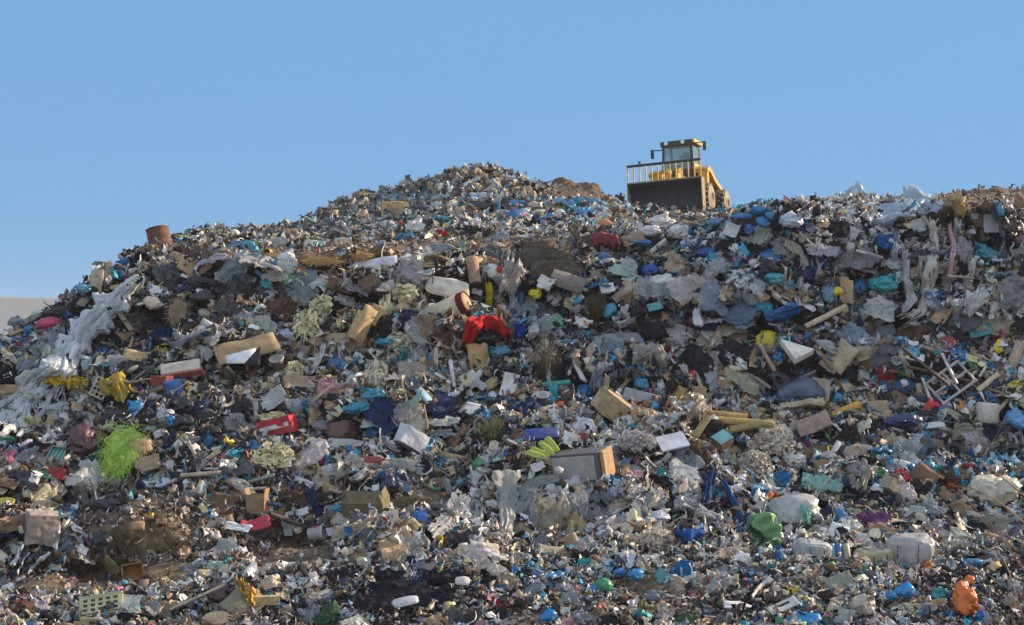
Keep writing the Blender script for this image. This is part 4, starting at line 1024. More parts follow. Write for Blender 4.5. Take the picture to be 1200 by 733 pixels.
hero('car_bumper', 438, 539, 22, 8, xf(pillowg(16), Matrix.Scale(0.5, 4)), 'hard', (0.28, 0.02, 0.025), 'dark red rounded plastic bar below the white casing', 'plastic bar', None, 'face', roll=-4, depth=8, lift=0.4).name = 'plastic_bar'
for u, v, w, h, c, t in [(436, 462, 28, 12, (0.02, 0.24, 0.36), 'teal'), (418, 478, 28, 14, (0.02, 0.26, 0.40), 'flat teal'), (451, 401, 20, 10, (0.02, 0.25, 0.38), 'small teal'), (394, 428, 18, 22, (0.02, 0.10, 0.30), 'dark blue')]:
    bag(u, v, w, h, c, f'{t} rag like bag in mid slope among the foam strips', lift=0.35, crumple=1.4, group='teal rags in mid slope')
hero('cardboard_sheet', 354, 448, 44, 26, cardg(47, 1, 1, 0.1, 0.018), 'card', (0.34, 0.24, 0.16), 'broad brown cardboard under pale yellow strings', 'cardboard', 'the cardboard under the strings', 'lean', roll=8, depth=30, lift=0.35)
hero('wooden_post', 511, 427, 5, 40, plankg(53, 1, 1, 1), 'wood', (0.46, 0.36, 0.26), 'slim upright wooden post in mid slope', 'post', 'the slim post', 'face', roll=2, depth=5, lift=0.5).matrix_world @= Matrix.Identity(4)
hero('plastic_pipe', 530, 438, 5, 34, xf(latheg([(0.5, -0.5), (0.5, 0.5), (0.4, 0.5), (0.4, -0.5)], 10, True), Matrix.Rotation(R(90), 4, 'X')), 'hard', (0.6, 0.6, 0.62), 'white plastic pipe leaning beside the slim post', 'pipe', None, 'face', roll=8, depth=5, lift=0.5)
hero('foam_board', 596, 455, 18, 38, cardg(48, 1, 1, 0.03, 0.05, False), 'foam', (0.68, 0.66, 0.64), 'tall white foam board leaning below the red cloth', 'foam board', 'the tall white board', 'face', roll=-14, depth=20, lift=0.4)
hero('foam_board', 560, 481, 40, 20, cardg(49, 1, 1, 0.03, 0.05, False), 'foam', (0.62, 0.60, 0.60), 'white foam board lying flat above the green shrub', 'foam board', None, 'lean', roll=-18, depth=26, lift=0.35)
drape('plastic_hose', [(548, 472), (560, 466), (574, 465), (585, 468)], [3, 4, 4, 3], 'hard', (0.05, 0.30, 0.52), 'curved light blue hose above the shrub', 'hose', None, seed=30, ns=20, nw=3, lift=0.7, amp=0.02, rag=0)
# shrub
def shrub(u, v, w, h, color, label, land, seed):
    p, n, s = spot(u, v + h * 0.45)
    e = empty('shrub', Matrix.Translation(p)); tagit(e, label, 'shrub'); note(u, v, w, h, land)
    r_ = random.Random(seed); stems = []; V, Fc = [], []
    for k in range(26):
        a, q = r_.uniform(0, 2 * math.pi), r_.uniform(0.15, 1.0)
        tip = Vector((math.cos(a) * q * w * s * 0.5, math.sin(a) * q * w * s * 0.45 - 0.15, h * s * (1.05 - 0.45 * q) * r_.uniform(0.75, 1.1)))
        pts = [Vector((0, 0, -0.1)).lerp(tip, t) + Vector((0, 0, 0.12 * math.sin(t * 3))) for t in (0, 0.35, 0.7, 1)]
        stems.append(tubeg(pts, [0.014, 0.01, 0.007, 0.003], 4))
        for _ in range(70):
            t = r_.uniform(0.25, 1.05); c = Vector((0, 0, 0)).lerp(tip, t) + Vector((r_.gauss(0, 0.05), r_.gauss(0, 0.05), r_.gauss(0, 0.04)))
            d = (tip.normalized() + Vector((r_.gauss(0, .6), r_.gauss(0, .6), r_.gauss(0, .4)))).normalized() * 0.055
            sd = d.orthogonal().normalized() * 0.012
            i = len(V); V += [c - sd, c + d * 0.5 + sd, c + d, c + d * 0.5 - sd]; Fc.append((i, i + 1, i + 2, i + 3))
    link('stems', *merge(*stems), 'wood', e, True, (0.10, 0.07, 0.04)); link('foliage', V, Fc, 'leaf', e, False, color)
shrub(577, 509, 46, 44, (0.06, 0.085, 0.025), 'dark green spiky shrub growing out of the rubbish', 'the green shrub', 6)
shrub(640, 425, 46, 50, (0.07, 0.075, 0.03), 'olive brown clump of dead weeds in mid slope', 'the dead weeds', 7)
shrub(700, 362, 34, 36, (0.10, 0.09, 0.03), 'mossy brown weed clump below the yellow buckets', 'the mossy clump', 8)
# dark bare patch and grey boards under the orange dome
for k, (u, v, w, h, t) in enumerate([(635, 305, 66, 44, 'dark brown mat of roots hanging from the plateau edge'), (655, 320, 60, 34, 'lower dark brown root mat below the plateau edge')]):
    hero('root_mat', u, v, w, h, strandsg(600 + k, 420, 0.3, 0.02, (0.9, 0.8), 0.3, 0.35), 'straw', (0.075, 0.062, 0.045), t, 'roots', ['the root mat', None][k], 'face', depth=24, lift=0.25)
hero('wooden_board', 665, 330, 40, 22, plankg(61, 1, 0.9, 0.12), 'wood', (0.22, 0.19, 0.17), 'broad grey board leaning below the root mat', 'board', 'the grey board', 'face', roll=-22, depth=20, lift=0.5)
hero('white_bin_lid', 640, 333, 22, 16, cardg(62, 1, 1, 0.25, 0.06), 'hard', (0.60, 0.58, 0.58), 'white curved plastic shell beside the grey board', 'plastic shell', None, 'face', roll=-30, depth=12, lift=0.4).name = 'plastic_shell'
bag(628, 345, 16, 13, (0.66, 0.55, 0.02), 'bright yellow bag beside the white plastic shell', 'the bright yellow bag', lift=0.4)
hero('plastic_bucket', 699, 363, 13, 13, xf(bucketg(), Matrix.Translation((0, 0, -0.5))), 'hard', (0.66, 0.44, 0.02), 'yellow plastic bucket in the mossy weeds', 'bucket', 'the yellow bucket', 'up', ty=30, depth=13, lift=0.4)
bag(714, 365, 17, 22, (0.02, 0.26, 0.38), 'teal drop shaped bag next to the yellow bucket', 'the teal bag by the bucket', lift=0.4, crumple=0.5)
bag(707, 302, 24, 12, (0.03, 0.18, 0.38), 'blue bag lying below the orange dome', None, lift=0.35)
bag(762, 316, 22, 12, (0.01, 0.07, 0.36), 'royal blue bag below the white bag at the rim', 'the royal blue bag', lift=0.35)
bag(750, 284, 20, 10, (0.02, 0.16, 0.40), 'blue wrinkled bag below the pinkish white one', None, lift=0.3)
bag(829, 296, 22, 14, (0.01, 0.05, 0.25), 'dark royal blue bag below the rim bags', None, lift=0.3)
drape('red_cloth', [(694, 290), (706, 282), (718, 286), (722, 296)], [14, 20, 18, 8], 'cloth', (0.24, 0.05, 0.06), 'dull red cloth crumpled below the orange dome', 'cloth', 'the dull red cloth', seed=31, ns=26, nw=12, lift=0.35, amp=0.3)
hero('cardboard_sheet', 742, 280, 26, 14, cardg(63), 'card', (0.30, 0.22, 0.17), 'dark brown cardboard tucked under the pinkish white bag', 'cardboard', None, 'face', roll=20, depth=16, lift=0.35)
hero('foam_pipe', 770, 290, 28, 6, xf(latheg([(0, -0.5), (0.5, -0.5), (0.5, 0.5), (0, 0.5)], 12), Matrix.Rotation(R(90), 4, 'Y')), 'foam', (0.48, 0.45, 0.42), 'thick grey foam pipe slanting below the rim', 'pipe', None, 'face', roll=42, depth=6, lift=0.4)
hero('foam_board', 858, 270, 18, 18, cardg(64, 1, 1, 0.03, 0.04, False), 'foam', (0.56, 0.56, 0.58), 'pale grey board standing against the blue rim bags', 'foam board', None, 'face', roll=-25, depth=14, lift=0.35)
bag(818, 374, 12, 30, (0.60, 0.58, 0.58), 'thin white film bag standing upright in mid slope', 'the upright white film', lift=0.4)
# right of the middle
bag(897, 399, 31, 27, (0.66, 0.50, 0.02), 'bright yellow smooth bag beside a white foam block', 'the yellow bag', lift=0.4, crumple=0.45, knot=False)
V = [(-0.55, 0.5, 0), (0.5, 0.02, 0), (-0.15, -0.55, 0)]
tri = ([Vector((x, y, z)) for z in (0.0, 0.3) for x, y, _ in V], [(2, 1, 0), (3, 4, 5), (0, 1, 4, 3), (1, 2, 5, 4), (2, 0, 3, 5)])
hero('foam_block', 935, 415, 36, 34, tri, 'foam', (0.70, 0.66, 0.58), 'triangular broken white foam block beside the yellow bag', 'foam block', 'the triangular foam block', 'lean', roll=-4, depth=26, lift=0.3, smooth=False)
bag(934, 462, 58, 34, (0.075, 0.11, 0.18), 'large slumped slate blue plastic bag below the foam block', 'the slate blue bag', lift=0.35, knot=False, crumple=0.5, roll=10)
bag(919, 449, 34, 24, (0.010, 0.011, 0.02), 'black bag shape standing in for the dark mouth of the slate blue one', None, lift=0.6, crumple=0.8)  # black shape put in for the dark opening of the slate blue bag
hero('cardboard_sheet', 961, 460, 22, 36, cardg(65), 'card', (0.38, 0.30, 0.22), 'brown cardboard flap standing beside the slate blue bag', 'cardboard', None, 'face', roll=-12, depth=16, lift=0.45)
drape('foam_sheet', [(912, 480), (940, 476), (968, 474)], [8, 12, 16], 'foam', (0.46, 0.37, 0.24), 'beige foam strip curving under the slate blue bag', 'foam', None, seed=33, ns=30, nw=8, lift=0.5, amp=0.15, rag=0.2)
hero('cardboard_sheet', 954, 497, 42, 20, cardg(66, 1, 1, 0.05, 0.02, False), 'card', (0.34, 0.25, 0.20), 'dusty pinkish brown carton flat below the slate blue bag', 'cardboard', 'the dusty flat carton', 'face', roll=18, depth=26, lift=0.35)
hero('foam_log', 992, 481, 38, 11, xf(latheg([(0, -0.5), (0.45, -0.5), (0.5, -0.4), (0.5, 0.45), (0, 0.5)], 14), Matrix.Rotation(R(90), 4, 'Y')), 'foam', (0.55, 0.30, 0.07), 'orange brown foam log beside the dusty flat carton', 'foam log', 'the orange log', 'face', roll=24, depth=10, lift=0.45)
bag(980, 342, 17, 14, (0.66, 0.48, 0.01), 'small bright yellow ball like bag high on the slope', 'the small yellow ball', lift=0.4, knot=False, crumple=0.3)
bag(983, 331, 18, 14, (0.13, 0.085, 0.05), 'dark brown sack on top of the yellow ball', None, lift=0.4)
bag(969, 344, 14, 28, (0.08, 0.20, 0.30), 'slate blue hanging bag beside the yellow ball', None, lift=0.35)
hero('cardboard_sheet', 992, 340, 16, 34, cardg(67), 'card', (0.38, 0.25, 0.16), 'tall brown cardboard behind the yellow ball', 'cardboard', None, 'face', roll=-6, depth=14, lift=0.25)
bag(1035, 333, 30, 22, (0.02, 0.33, 0.37), 'large turquoise bag high on the slope', 'the turquoise bag', lift=0.4)
bag(1007, 337, 14, 22, (0.03, 0.20, 0.44), 'blue bag between the yellow ball and the turquoise bag', None, lift=0.35)
bag(1154, 299, 26, 22, (0.03, 0.25, 0.33), 'petrol blue knotted bag under the brown matting', 'the petrol blue bag', lift=0.4)
drape('blue_cloth', [(1026, 282), (1036, 292), (1046, 284)], [8, 18, 12], 'cloth', (0.015, 0.09, 0.32), 'blue cloth under the bluish white sheet', 'cloth', 'the blue cloth', seed=34, ns=24, nw=10, lift=0.4, amp=0.3)
bag(907, 326, 22, 14, (0.03, 0.28, 0.36), 'turquoise bag at the head of the slope below the tarpaulin', None, lift=0.35)
drape('blue_tarpaulin', [(895, 378), (916, 372), (938, 366)], [14, 16, 8], 'bag', (0.015, 0.13, 0.42), 'bright blue tarpaulin strip above the yellow bag', 'tarpaulin', 'the blue tarpaulin strip', seed=35, ns=34, nw=12, lift=0.45, amp=0.3)
hero('wooden_plank', 968, 371, 56, 7, plankg(68, 1, 0.9, 0.25), 'wood', (0.50, 0.38, 0.26), 'long pale plank slanting beside the blue tarpaulin strip', 'plank', 'the long pale plank', 'face', roll=28, depth=8, lift=0.6)
p, n, s = spot(1112, 447, 0.7)
e = empty('metal_rack', Matrix.Translation(p) @ frame('face', n, 35, 0, 0)); tagit(e, 'broken white metal rack lying on its side', 'rack'); note(1112, 447, 56, 46, 'the white metal rack')
for a, b, nm in [((-0.6, 0.3), (0.6, 0.3), 'rail'), ((-0.6, -0.05), (0.6, -0.05), 'rail'), ((-0.6, -0.4), (0.65, -0.4), 'rail'), ((0.6, -0.4), (0.6, 0.3), 'post'), ((-0.55, -0.45), (-0.55, 0.35), 'post'), ((0.05, -0.42), (0.02, 0.32), 'post')]:
    link(nm, *barg((*a, 0.0), (*b, 0.03 if nm == 'rail' else 0.0), 0.05), 'hard', e, False, (0.55, 0.50, 0.46))
for u, v, l, r_, c, t in [(1085, 430, 66, -45, (0.10, 0.07, 0.06), 'dark'), (1112, 432, 40, -72, (0.55, 0.52, 0.50), 'white'), (1085, 455, 26, -78, (0.5, 0.48, 0.46), 'short white'), (1105, 440, 80, -15, (0.11, 0.06, 0.05), 'rusty')]:
    hero('metal_bar', u, v, l, 3, xf(plankg(int(l), 1, 1, 1), Matrix.Identity(4)), 'metal', c, f'{t} bar lying across the white metal rack', 'bar', None, 'face', roll=r_, depth=3, lift=0.75)
hero('wooden_plank', 1189, 420, 46, 12, plankg(69, 1, 1, 0.2), 'wood', (0.38, 0.29, 0.22), 'wide brown plank leaning at the right edge', 'plank', 'the leaning plank', 'face', roll=62, depth=10, lift=0.6)
hero('wooden_plank', 1158, 448, 34, 6, plankg(70, 1, 1, 0.4), 'wood', (0.52, 0.40, 0.27), 'short pale plank below the leaning plank', 'plank', None, 'face', roll=38, depth=6, lift=0.6)
bag(1058, 494, 42, 18, (0.010, 0.03, 0.13), 'flat navy blue bag below the white metal rack', 'the navy bag', lift=0.4, crumple=0.6)
hero('white_pouffe', 1157, 484, 28, 26, xf(latheg([(0, -0.5), (0.42, -0.5), (0.5, -0.35), (0.46, 0), (0.5, 0.3), (0.42, 0.48), (0, 0.5)], 18), Matrix.Identity(4)), 'cloth', (0.56, 0.50, 0.44), 'squashed cream pouffe on the right', 'pouffe', 'the cream pouffe', 'up', ty=6, depth=24, lift=0.3).name = 'pouffe'
bag(1190, 490, 22, 26, (0.12, 0.34, 0.62), 'light blue bag at the right edge beside the pouffe', 'the light blue bag', lift=0.35)
hero('white_plate', 1096, 498, 26, 10, cardg(72, 1, 1, 0.15, 0.03), 'hard', (0.62, 0.60, 0.60), 'white shell shaped lid below the navy bag', 'lid', None, 'lean', roll=8, depth=16, lift=0.4).name = 'plastic_cover'
hero('cardboard_sheet', 1030, 480, 24, 22, cardg(73), 'card', (0.38, 0.27, 0.18), 'torn brown carton above the navy bag', 'cardboard', None, 'face', roll=4, depth=18, lift=0.3)
# around the grey appliance
carton(708, 484, 36, 26, (0.42, 0.30, 0.18), 'brown cardboard box tipped over with one flap open', 'the tipped cardboard box', yaw=16, tipy=36, tipx=14, d=26, flaps=(('l', 55, 1.1),), seed=6, tape=(0.75, 0.14, (0.10, 0.07, 0.05)), lift=0.25)
p, n, s = spot(676, 562, 0.2)
e = empty('refrigerator', Matrix.Translation(p + Vector((0, 0, 0.25))) @ Euler((R(8), R(-6), R(-24))).to_matrix().to_4x4()); tagit(e, 'battered grey appliance lying on its side with a brown panel at the end', 'appliance'); note(680, 541, 78, 42, 'the grey appliance')
link('casing', *boxg(0, 0.3, 0, 1.2, 0.72, 0.72, 0.03), 'hard', e, False, (0.13, 0.125, 0.125))
link('door', *boxg(-0.03, -0.09, 0.01, 1.08, 0.06, 0.60, 0.02), 'hard', e, False, (0.34, 0.34, 0.33))
link('trim', *merge(boxg(0.56, -0.08, 0.0, 0.05, 0.08, 0.68), boxg(0, -0.075, 0.345, 1.2, 0.07, 0.04)), 'hard', e, False, (0.10, 0.10, 0.11))
link('end_panel', *boxg(0.66, 0.3, 0.02, 0.10, 0.70, 0.70, 0.03), 'card', e, False, (0.42, 0.26, 0.14))
bag(655, 551, 9, 9, (0.66, 0.64, 0.62), 'small white bag caught on the grey appliance', None, lift=0.9)
hero('stadium_seat', 634, 509, 40, 17, boxg(0, 0, 0, 1, 1, 0.25, 0.05), 'hard', (0.025, 0.05, 0.24), 'navy blue padded panel above the green cushions', 'panel', 'the navy panel', 'lean', roll=6, depth=20, lift=0.45).name = 'padded_mat'
for k, (u, v, r_) in enumerate([(632, 530, -30), (640, 525, -42), (647, 521, -52), (627, 533, -18)]):
    hero('cushion', u, v, 22, 8, xf(pillowg(80 + k), Matrix.Scale(0.5, 4)), 'cloth', (0.38, 0.46, 0.10), 'lime green sausage cushion in the bunch beside the grey appliance', 'cushion', ['the green cushions', None, None, None][k], 'face', roll=r_, depth=9, lift=0.5, group='lime green cushions')
hero('white_board', 788, 517, 34, 24, thick(gridg(3, 3, lambda s_, t_: (s_, t_, 0)), 0.12), 'hard', (0.68, 0.66, 0.70), 'white square panel tilted beside a teal topped box', 'panel', 'the white square panel', 'lean', roll=18, depth=20, lift=0.4, smooth=False)
p, n, s = spot(846, 514, 0.45)
e = empty('storage_box', Matrix.Translation(p) @ frame('lean', n, 38, 0, 0)); tagit(e, 'small brown box with a flat teal lid', 'box'); note(846, 512, 30, 24, 'the teal topped box')
link('body', *boxg(0, -0.02, -0.08, 0.42, 0.4, 0.2, 0.01), 'wood', e, False, (0.17, 0.085, 0.055)); link('lid', *boxg(0, 0, 0.045, 0.44, 0.36, 0.04, 0.01), 'hard', e, False, (0.14, 0.38, 0.42))
for u, v, l, r_, c, t in [(862, 494, 86, -5, (0.42, 0.30, 0.11), 'long yellowish'), (850, 487, 50, -6, (0.40, 0.28, 0.11), 'shorter yellowish'), (822, 500, 30, 55, (0.36, 0.26, 0.12), 'slanted yellow brown'), (876, 500, 40, 12, (0.30, 0.24, 0.10), 'olive')]:
    hero('wooden_plank', u, v, l, 8, plankg(int(l) + 3, 1, 1, 0.5), 'wood', c, f'{t} plank of the broken frame beside the white square panel', 'plank', None, 'face', roll=r_, depth=7, lift=0.55, group='yellowish planks of a broken frame')
LAND.append((860, 494, 'the yellowish planks'))
hero('grey_board', 755, 466, 48, 14, cardg(85, 1, 1, 0.05, 0.03, False), 'hard', (0.26, 0.28, 0.29), 'long grey board lying above the tipped box', 'board', 'the long grey board', 'face', roll=-16, depth=14, lift=0.4).name = 'grey_slab'
bag(753, 449, 15, 16, (0.02, 0.21, 0.42), 'round blue ball like bag beside the long grey board', 'the round blue bag', knot=False, crumple=0.5, lift=0.4)
bag(686, 458, 17, 14, (0.015, 0.14, 0.38), 'blue bag beside the grey film above the tipped box', None, lift=0.4)
hero('teal_pipe', 652, 450, 32, 7, xf(latheg([(0, -0.5), (0.5, -0.5), (0.5, 0.5), (0, 0.5)], 12), Matrix.Rotation(R(90), 4, 'Y')), 'hard', (0.015, 0.25, 0.24), 'teal plastic tube lying in mid slope', 'tube', 'the teal tube', 'face', roll=6, depth=7, lift=0.5).name = 'plastic_tube'
hero('jerrycan', 636, 467, 14, 12, xf(bucketg(), Matrix.Translation((0, 0, -0.5))), 'hard', (0.52, 0.52, 0.52), 'pale round tub below the teal tube', 'tub', None, 'up', tx=40, depth=12, lift=0.4).name = 'round_tub'
drape('plastic_film', [(740, 425), (765, 422), (782, 436)], [18, 22, 14], 'film', (0.52, 0.50, 0.47), 'puffed cream film above the long grey board', 'plastic film', 'the cream film', seed=36, ns=36, nw=16, lift=0.4, amp=0.5)
drape('plastic_film', [(718, 440), (706, 450), (694, 466)], [22, 26, 16], 'film', (0.38, 0.41, 0.48), 'bluish grey film behind the tipped cardboard box', 'plastic film', None, seed=37, ns=30, nw=14, lift=0.35, amp=0.5)
drape('brown_cloth', [(790, 452), (782, 466), (776, 482)], [14, 14, 12], 'cloth', (0.05, 0.03, 0.03), 'dark brown cloth draped beside the long grey board', 'cloth', None, seed=38, ns=24, nw=10, lift=0.5, amp=0.3)
drape('foam_sheet', [(802, 458), (796, 470), (788, 482)], [14, 12, 10], 'foam', (0.42, 0.30, 0.11), 'mustard foam sheet folded beside the dark brown cloth', 'foam', None, seed=39, ns=22, nw=10, lift=0.5, amp=0.2)
bag(812, 472, 24, 20, (0.34, 0.27, 0.18), 'dull tan sack between the mustard foam and the planks', None, lift=0.35)
drape('plastic_film', [(835, 472), (822, 486), (806, 494)], [18, 22, 12], 'film', (0.55, 0.50, 0.44), 'whitish film sagging over the yellowish planks', 'plastic film', None, seed=40, ns=28, nw=12, lift=0.5, amp=0.4)
bag(846, 470, 26, 20, (0.013, 0.015, 0.035), 'blue black bag above the yellowish planks', None, lift=0.35)
carton(819, 464, 14, 9, (0.46, 0.32, 0.18), 'tiny orange brown carton above the dull tan sack', None, yaw=-20, seed=12, lift=0.15)
# lower slope
carton(47, 629, 36, 34, (0.36, 0.29, 0.24), 'large grey brown cardboard box on the lower left slope', 'the large box on the lower slope', yaw=26, d=30, tipy=6, tipx=5, tape=(0.1, 1.0, (0.24, 0.19, 0.14)), seed=13, lift=0.2)
p, n, s = spot(8, 591, 0.5)
hero('yellow_tub', 7, 591, 22, 14, xf(latheg([(0, 0), (0.42, 0), (0.5, 0.25), (0.46, 0.25), (0.4, 0.06), (0, 0.06)], 20), Matrix.Identity(4)), 'hard', (0.52, 0.46, 0.05), 'round yellow lid at the left edge above the large box', 'lid', 'the yellow lid', 'flat', depth=20, lift=0.5).name = 'round_cover'
p, n, s = spot(157, 684, 0.1)
e = empty('drawer', Matrix.Translation(p + Vector((0, 0, 0.05))) @ Euler((R(-18), R(-8), R(18))).to_matrix().to_4x4()); tagit(e, 'open orange brown drawer standing in the dark hollow', 'drawer'); note(157, 676, 28, 22, 'the orange brown drawer')
link('body', *merge(boxg(0, 0.12, 0.17, 0.42, 0.02, 0.3), boxg(-0.2, 0, 0.17, 0.02, 0.26, 0.34), boxg(0.2, 0, 0.17, 0.02, 0.26, 0.34), boxg(0, 0, 0.01, 0.42, 0.26, 0.02), boxg(0, 0, 0.33, 0.42, 0.26, 0.02)), 'wood', e, False, (0.40, 0.19, 0.07))
p, n, s = spot(118, 709, 0.3)
e = empty('plastic_crate', Matrix.Translation(p) @ frame('lean', n, 12, 0, 0)); tagit(e, 'pale olive plastic crate with slots near the bottom edge', 'crate'); note(118, 708, 38, 22, 'the olive crate')
rows_ = [boxg(0, -0.15 + 0.1 * k, 0.0, 0.62, 0.035, 0.06) for k in range(4)] + [boxg(-0.3 + 0.12 * k, 0, 0.0, 0.05, 0.34, 0.055) for k in range(6)]
link('grid', *merge(*rows_), 'hard', e, False, (0.42, 0.42, 0.24)); link('rim', *merge(boxg(0, -0.2, -0.06, 0.68, 0.03, 0.16), boxg(0, 0.2, -0.06, 0.68, 0.03, 0.16), boxg(0.33, 0, -0.06, 0.03, 0.37, 0.16), boxg(-0.33, 0, -0.06, 0.03, 0.37, 0.16), boxg(0, 0, -0.12, 0.62, 0.36, 0.02)), 'hard', e, False, (0.38, 0.38, 0.22))
carton(302, 591, 22, 24, (0.30, 0.19, 0.11), 'brown carton with red sides on the lower slope', 'the brown and red carton', yaw=-8, seed=14, flaps=(('l', 70, 0.8), ('r', 80, 0.8)), closed=False)
hero('leaflet', 300, 615, 36, 18, paperg(21, 1, 1, 0.12), 'paper', (0.50, 0.05, 0.08), 'red glossy leaflet beside a white sheet on the lower slope', 'leaflet', 'the red leaflet', 'lean', roll=14, depth=20, lift=0.35)
hero('paper_sheet', 278, 618, 34, 12, paperg(22, 1, 1, 0.1), 'paper', (0.66, 0.67, 0.70), 'white paper sheet sticking out under the red leaflet', 'paper', None, 'lean', roll=-12, depth=16, lift=0.3)
p, n, s = spot(371, 625, 0.35)
e = empty('paint_bucket', Matrix.Translation(p) @ Euler((R(20), R(80), R(10))).to_matrix().to_4x4()); tagit(e, 'white paint bucket with a pink mark lying on its side', 'bucket'); note(371, 625, 20, 16, 'the white paint bucket')
link('body', *xf(bucketg(True, 0.13, 0.16, 0.36, 20, 0.012), Matrix.Translation((0, 0, -0.18))), 'hard', e, True, (0.66, 0.63, 0.62))
link('label', *boxg(-0.155, 0, 0.0, 0.012, 0.13, 0.13), 'paper', e, False, (0.58, 0.04, 0.15))
carton(432, 596, 50, 30, (0.17, 0.14, 0.085), 'dark olive open carton with drooping flaps on the lower slope', 'the olive carton', yaw=-14, closed=False, flaps=(('f', 120, 1.0), ('l', 110, 0.9), ('r', 105, 0.9)), seed=15, tipx=22, d=26)
hero('root_mat', 490, 592, 70, 24, strandsg(620, 420, 0.35, 0.016, (1.0, 0.6), 0.15, 0.4), 'straw', (0.13, 0.10, 0.06), 'brown hay like mat behind the olive carton', 'hay', 'the brown hay mat', 'face', depth=18, lift=0.3)
hero('rope_bundle', 493, 605, 24, 32, strandsg(55, 150, 0.5, 0.03, (0.5, 0.5), 0.9, 0.5), 'hard', (0.015, 0.13, 0.46), 'bright blue bundle of tangled rope', 'rope', 'the blue rope bundle', 'lean', depth=16, lift=0.5)
hero('plastic_bottle', 569, 616, 16, 20, xf(bottleg(3), Matrix.Rotation(R(90), 4, 'Z') @ Matrix.Scale(1.0, 4)), 'hard', (0.66, 0.64, 0.66), 'plump white jug below the hanging grey film', 'jug', None, 'face', roll=-35, depth=40, lift=0.5).name = 'plastic_jug'
drape('plastic_film', [(548, 582), (534, 598), (520, 616), (503, 632)], [18, 26, 30, 20], 'film', (0.62, 0.63, 0.64), 'grey translucent film spread below the brown hay mat', 'plastic film', 'the grey film below the hay', seed=41, ns=44, nw=18, lift=0.35, amp=0.12)
drape('plastic_film', [(596, 552), (596, 580), (594, 606), (596, 640)], [40, 30, 24, 14], 'ribbon', (0.62, 0.61, 0.58), 'hanging grey film knotted below the green cushions', 'plastic film', 'the hanging grey film', seed=42, ns=60, nw=18, lift=0.4, amp=0.1)
drape('plastic_film', [(412, 566), (440, 545), (470, 546), (500, 552)], [14, 18, 14, 20], 'film', (0.58, 0.58, 0.56), 'long grey net film stretched across the lower slope', 'plastic film', 'the grey net film', seed=43, ns=60, nw=14, lift=0.35, amp=0.12)
drape('grey_felt', [(606, 604), (616, 580), (636, 566), (658, 562)], [24, 26, 20, 14], 'cloth', (0.22, 0.23, 0.22), 'stiff grey green felt folded below the grey appliance', 'felt', 'the grey felt', seed=44, ns=40, nw=14, lift=0.4, amp=0.06, rag=0.15)
drape('plastic_film', [(790, 590), (818, 600), (838, 610), (850, 632)], [18, 22, 18, 12], 'film', (0.54, 0.56, 0.60), 'long grey blue film trailing beside the blue cloth strip', 'plastic film', 'the long grey film', seed=45, ns=50, nw=14, lift=0.4, amp=0.22)
drape('blue_cloth', [(836, 556), (832, 574), (824, 596)], [16, 14, 14], 'cloth', (0.01, 0.045, 0.16), 'dark blue cloth strip hanging in the lower slope', 'cloth', 'the dark blue cloth strip', seed=46, ns=30, nw=10, lift=0.45, amp=0.3)
drape('blue_cloth', [(846, 566), (856, 588), (868, 612), (866, 628)], [8, 10, 10, 14], 'cloth', (0.01, 0.06, 0.17), 'twisted blue trouser leg beside the dark blue cloth strip', 'cloth', None, seed=47, ns=36, nw=8, lift=0.45, amp=0.2)
drape('blue_cloth', [(790, 628), (808, 634), (824, 630)], [10, 14, 10], 'cloth', (0.015, 0.10, 0.36), 'blue rag spread at the foot of the slope', 'cloth', 'the blue rag', seed=48, ns=24, nw=10, lift=0.4, amp=0.3)
bag(771, 605, 26, 16, (0.55, 0.56, 0.62), 'whitish bag beside the long grey film', None, lift=0.35)
hero('paper_sheet', 710, 629, 18, 16, paperg(23, 1, 1, 0.08), 'paper', (0.55, 0.60, 0.66), 'pale blue paper sheet standing at the foot of the slope', 'paper', None, 'face', roll=4, depth=10, lift=0.4)
for k, (u, v, w, h) in enumerate([(768, 638, 46, 44), (905, 515, 46, 60), (745, 520, 44, 34), (885, 545, 36, 40)]):  # the warmer clumps carry sunlight in their colour
    hero('paper_shreds', u, v, w, h, clumpg(700 + k, 260, 0.13), 'paper', [(0.62, 0.52, 0.40), (0.62, 0.55, 0.45), (0.50, 0.47, 0.46), (0.52, 0.46, 0.40)][k],
         ['sunlit cream clump of shredded paper at the foot of the slope', 'warm white clump of shredded paper below the slate blue bag', 'grey white clump of shreds above the grey appliance', 'dull cream shreds under the warm white clump'][k], 'paper', ['the cream shreds', 'the warm white shreds', None, None][k], 'lean', depth=26, lift=0.3)
# green crate, mint sheet, bale, sack
p, n, s = spot(898, 636, 0.5)
e = empty('plastic_carton', Matrix.Translation(p)); tagit(e, 'crumpled torn green plastic carton with a paler green inside', 'carton'); note(898, 634, 46, 46, 'the green carton')
def crumple_sheet(seed, w, h, m_, bend=0.4):
    return xf(cardg(seed, w, h, bend, 0.012), m_)
E4 = lambda x, y, z, a, b, c: Matrix.Translation((x, y, z)) @ Euler((R(a), R(b), R(c))).to_matrix().to_4x4()
link('side', *crumple_sheet(5, 0.42, 0.95, E4(-0.33, -0.05, 0.05, 80, 0, -35)), 'hard', e, True, (0.016, 0.13, 0.04))
link('top', *crumple_sheet(6, 0.62, 0.42, E4(-0.02, -0.1, 0.38, 48, 22, 10)), 'hard', e, True, (0.14, 0.30, 0.11))
link('front', *crumple_sheet(7, 0.66, 0.5, E4(0.12, -0.2, -0.2, 74, -14, 14)), 'hard', e, True, (0.07, 0.20, 0.08))
link('lining', *crumple_sheet(8, 0.6, 0.7, E4(0.02, 0.05, 0.05, 78, 6, 6)), 'hard', e, True, (0.22, 0.34, 0.25))
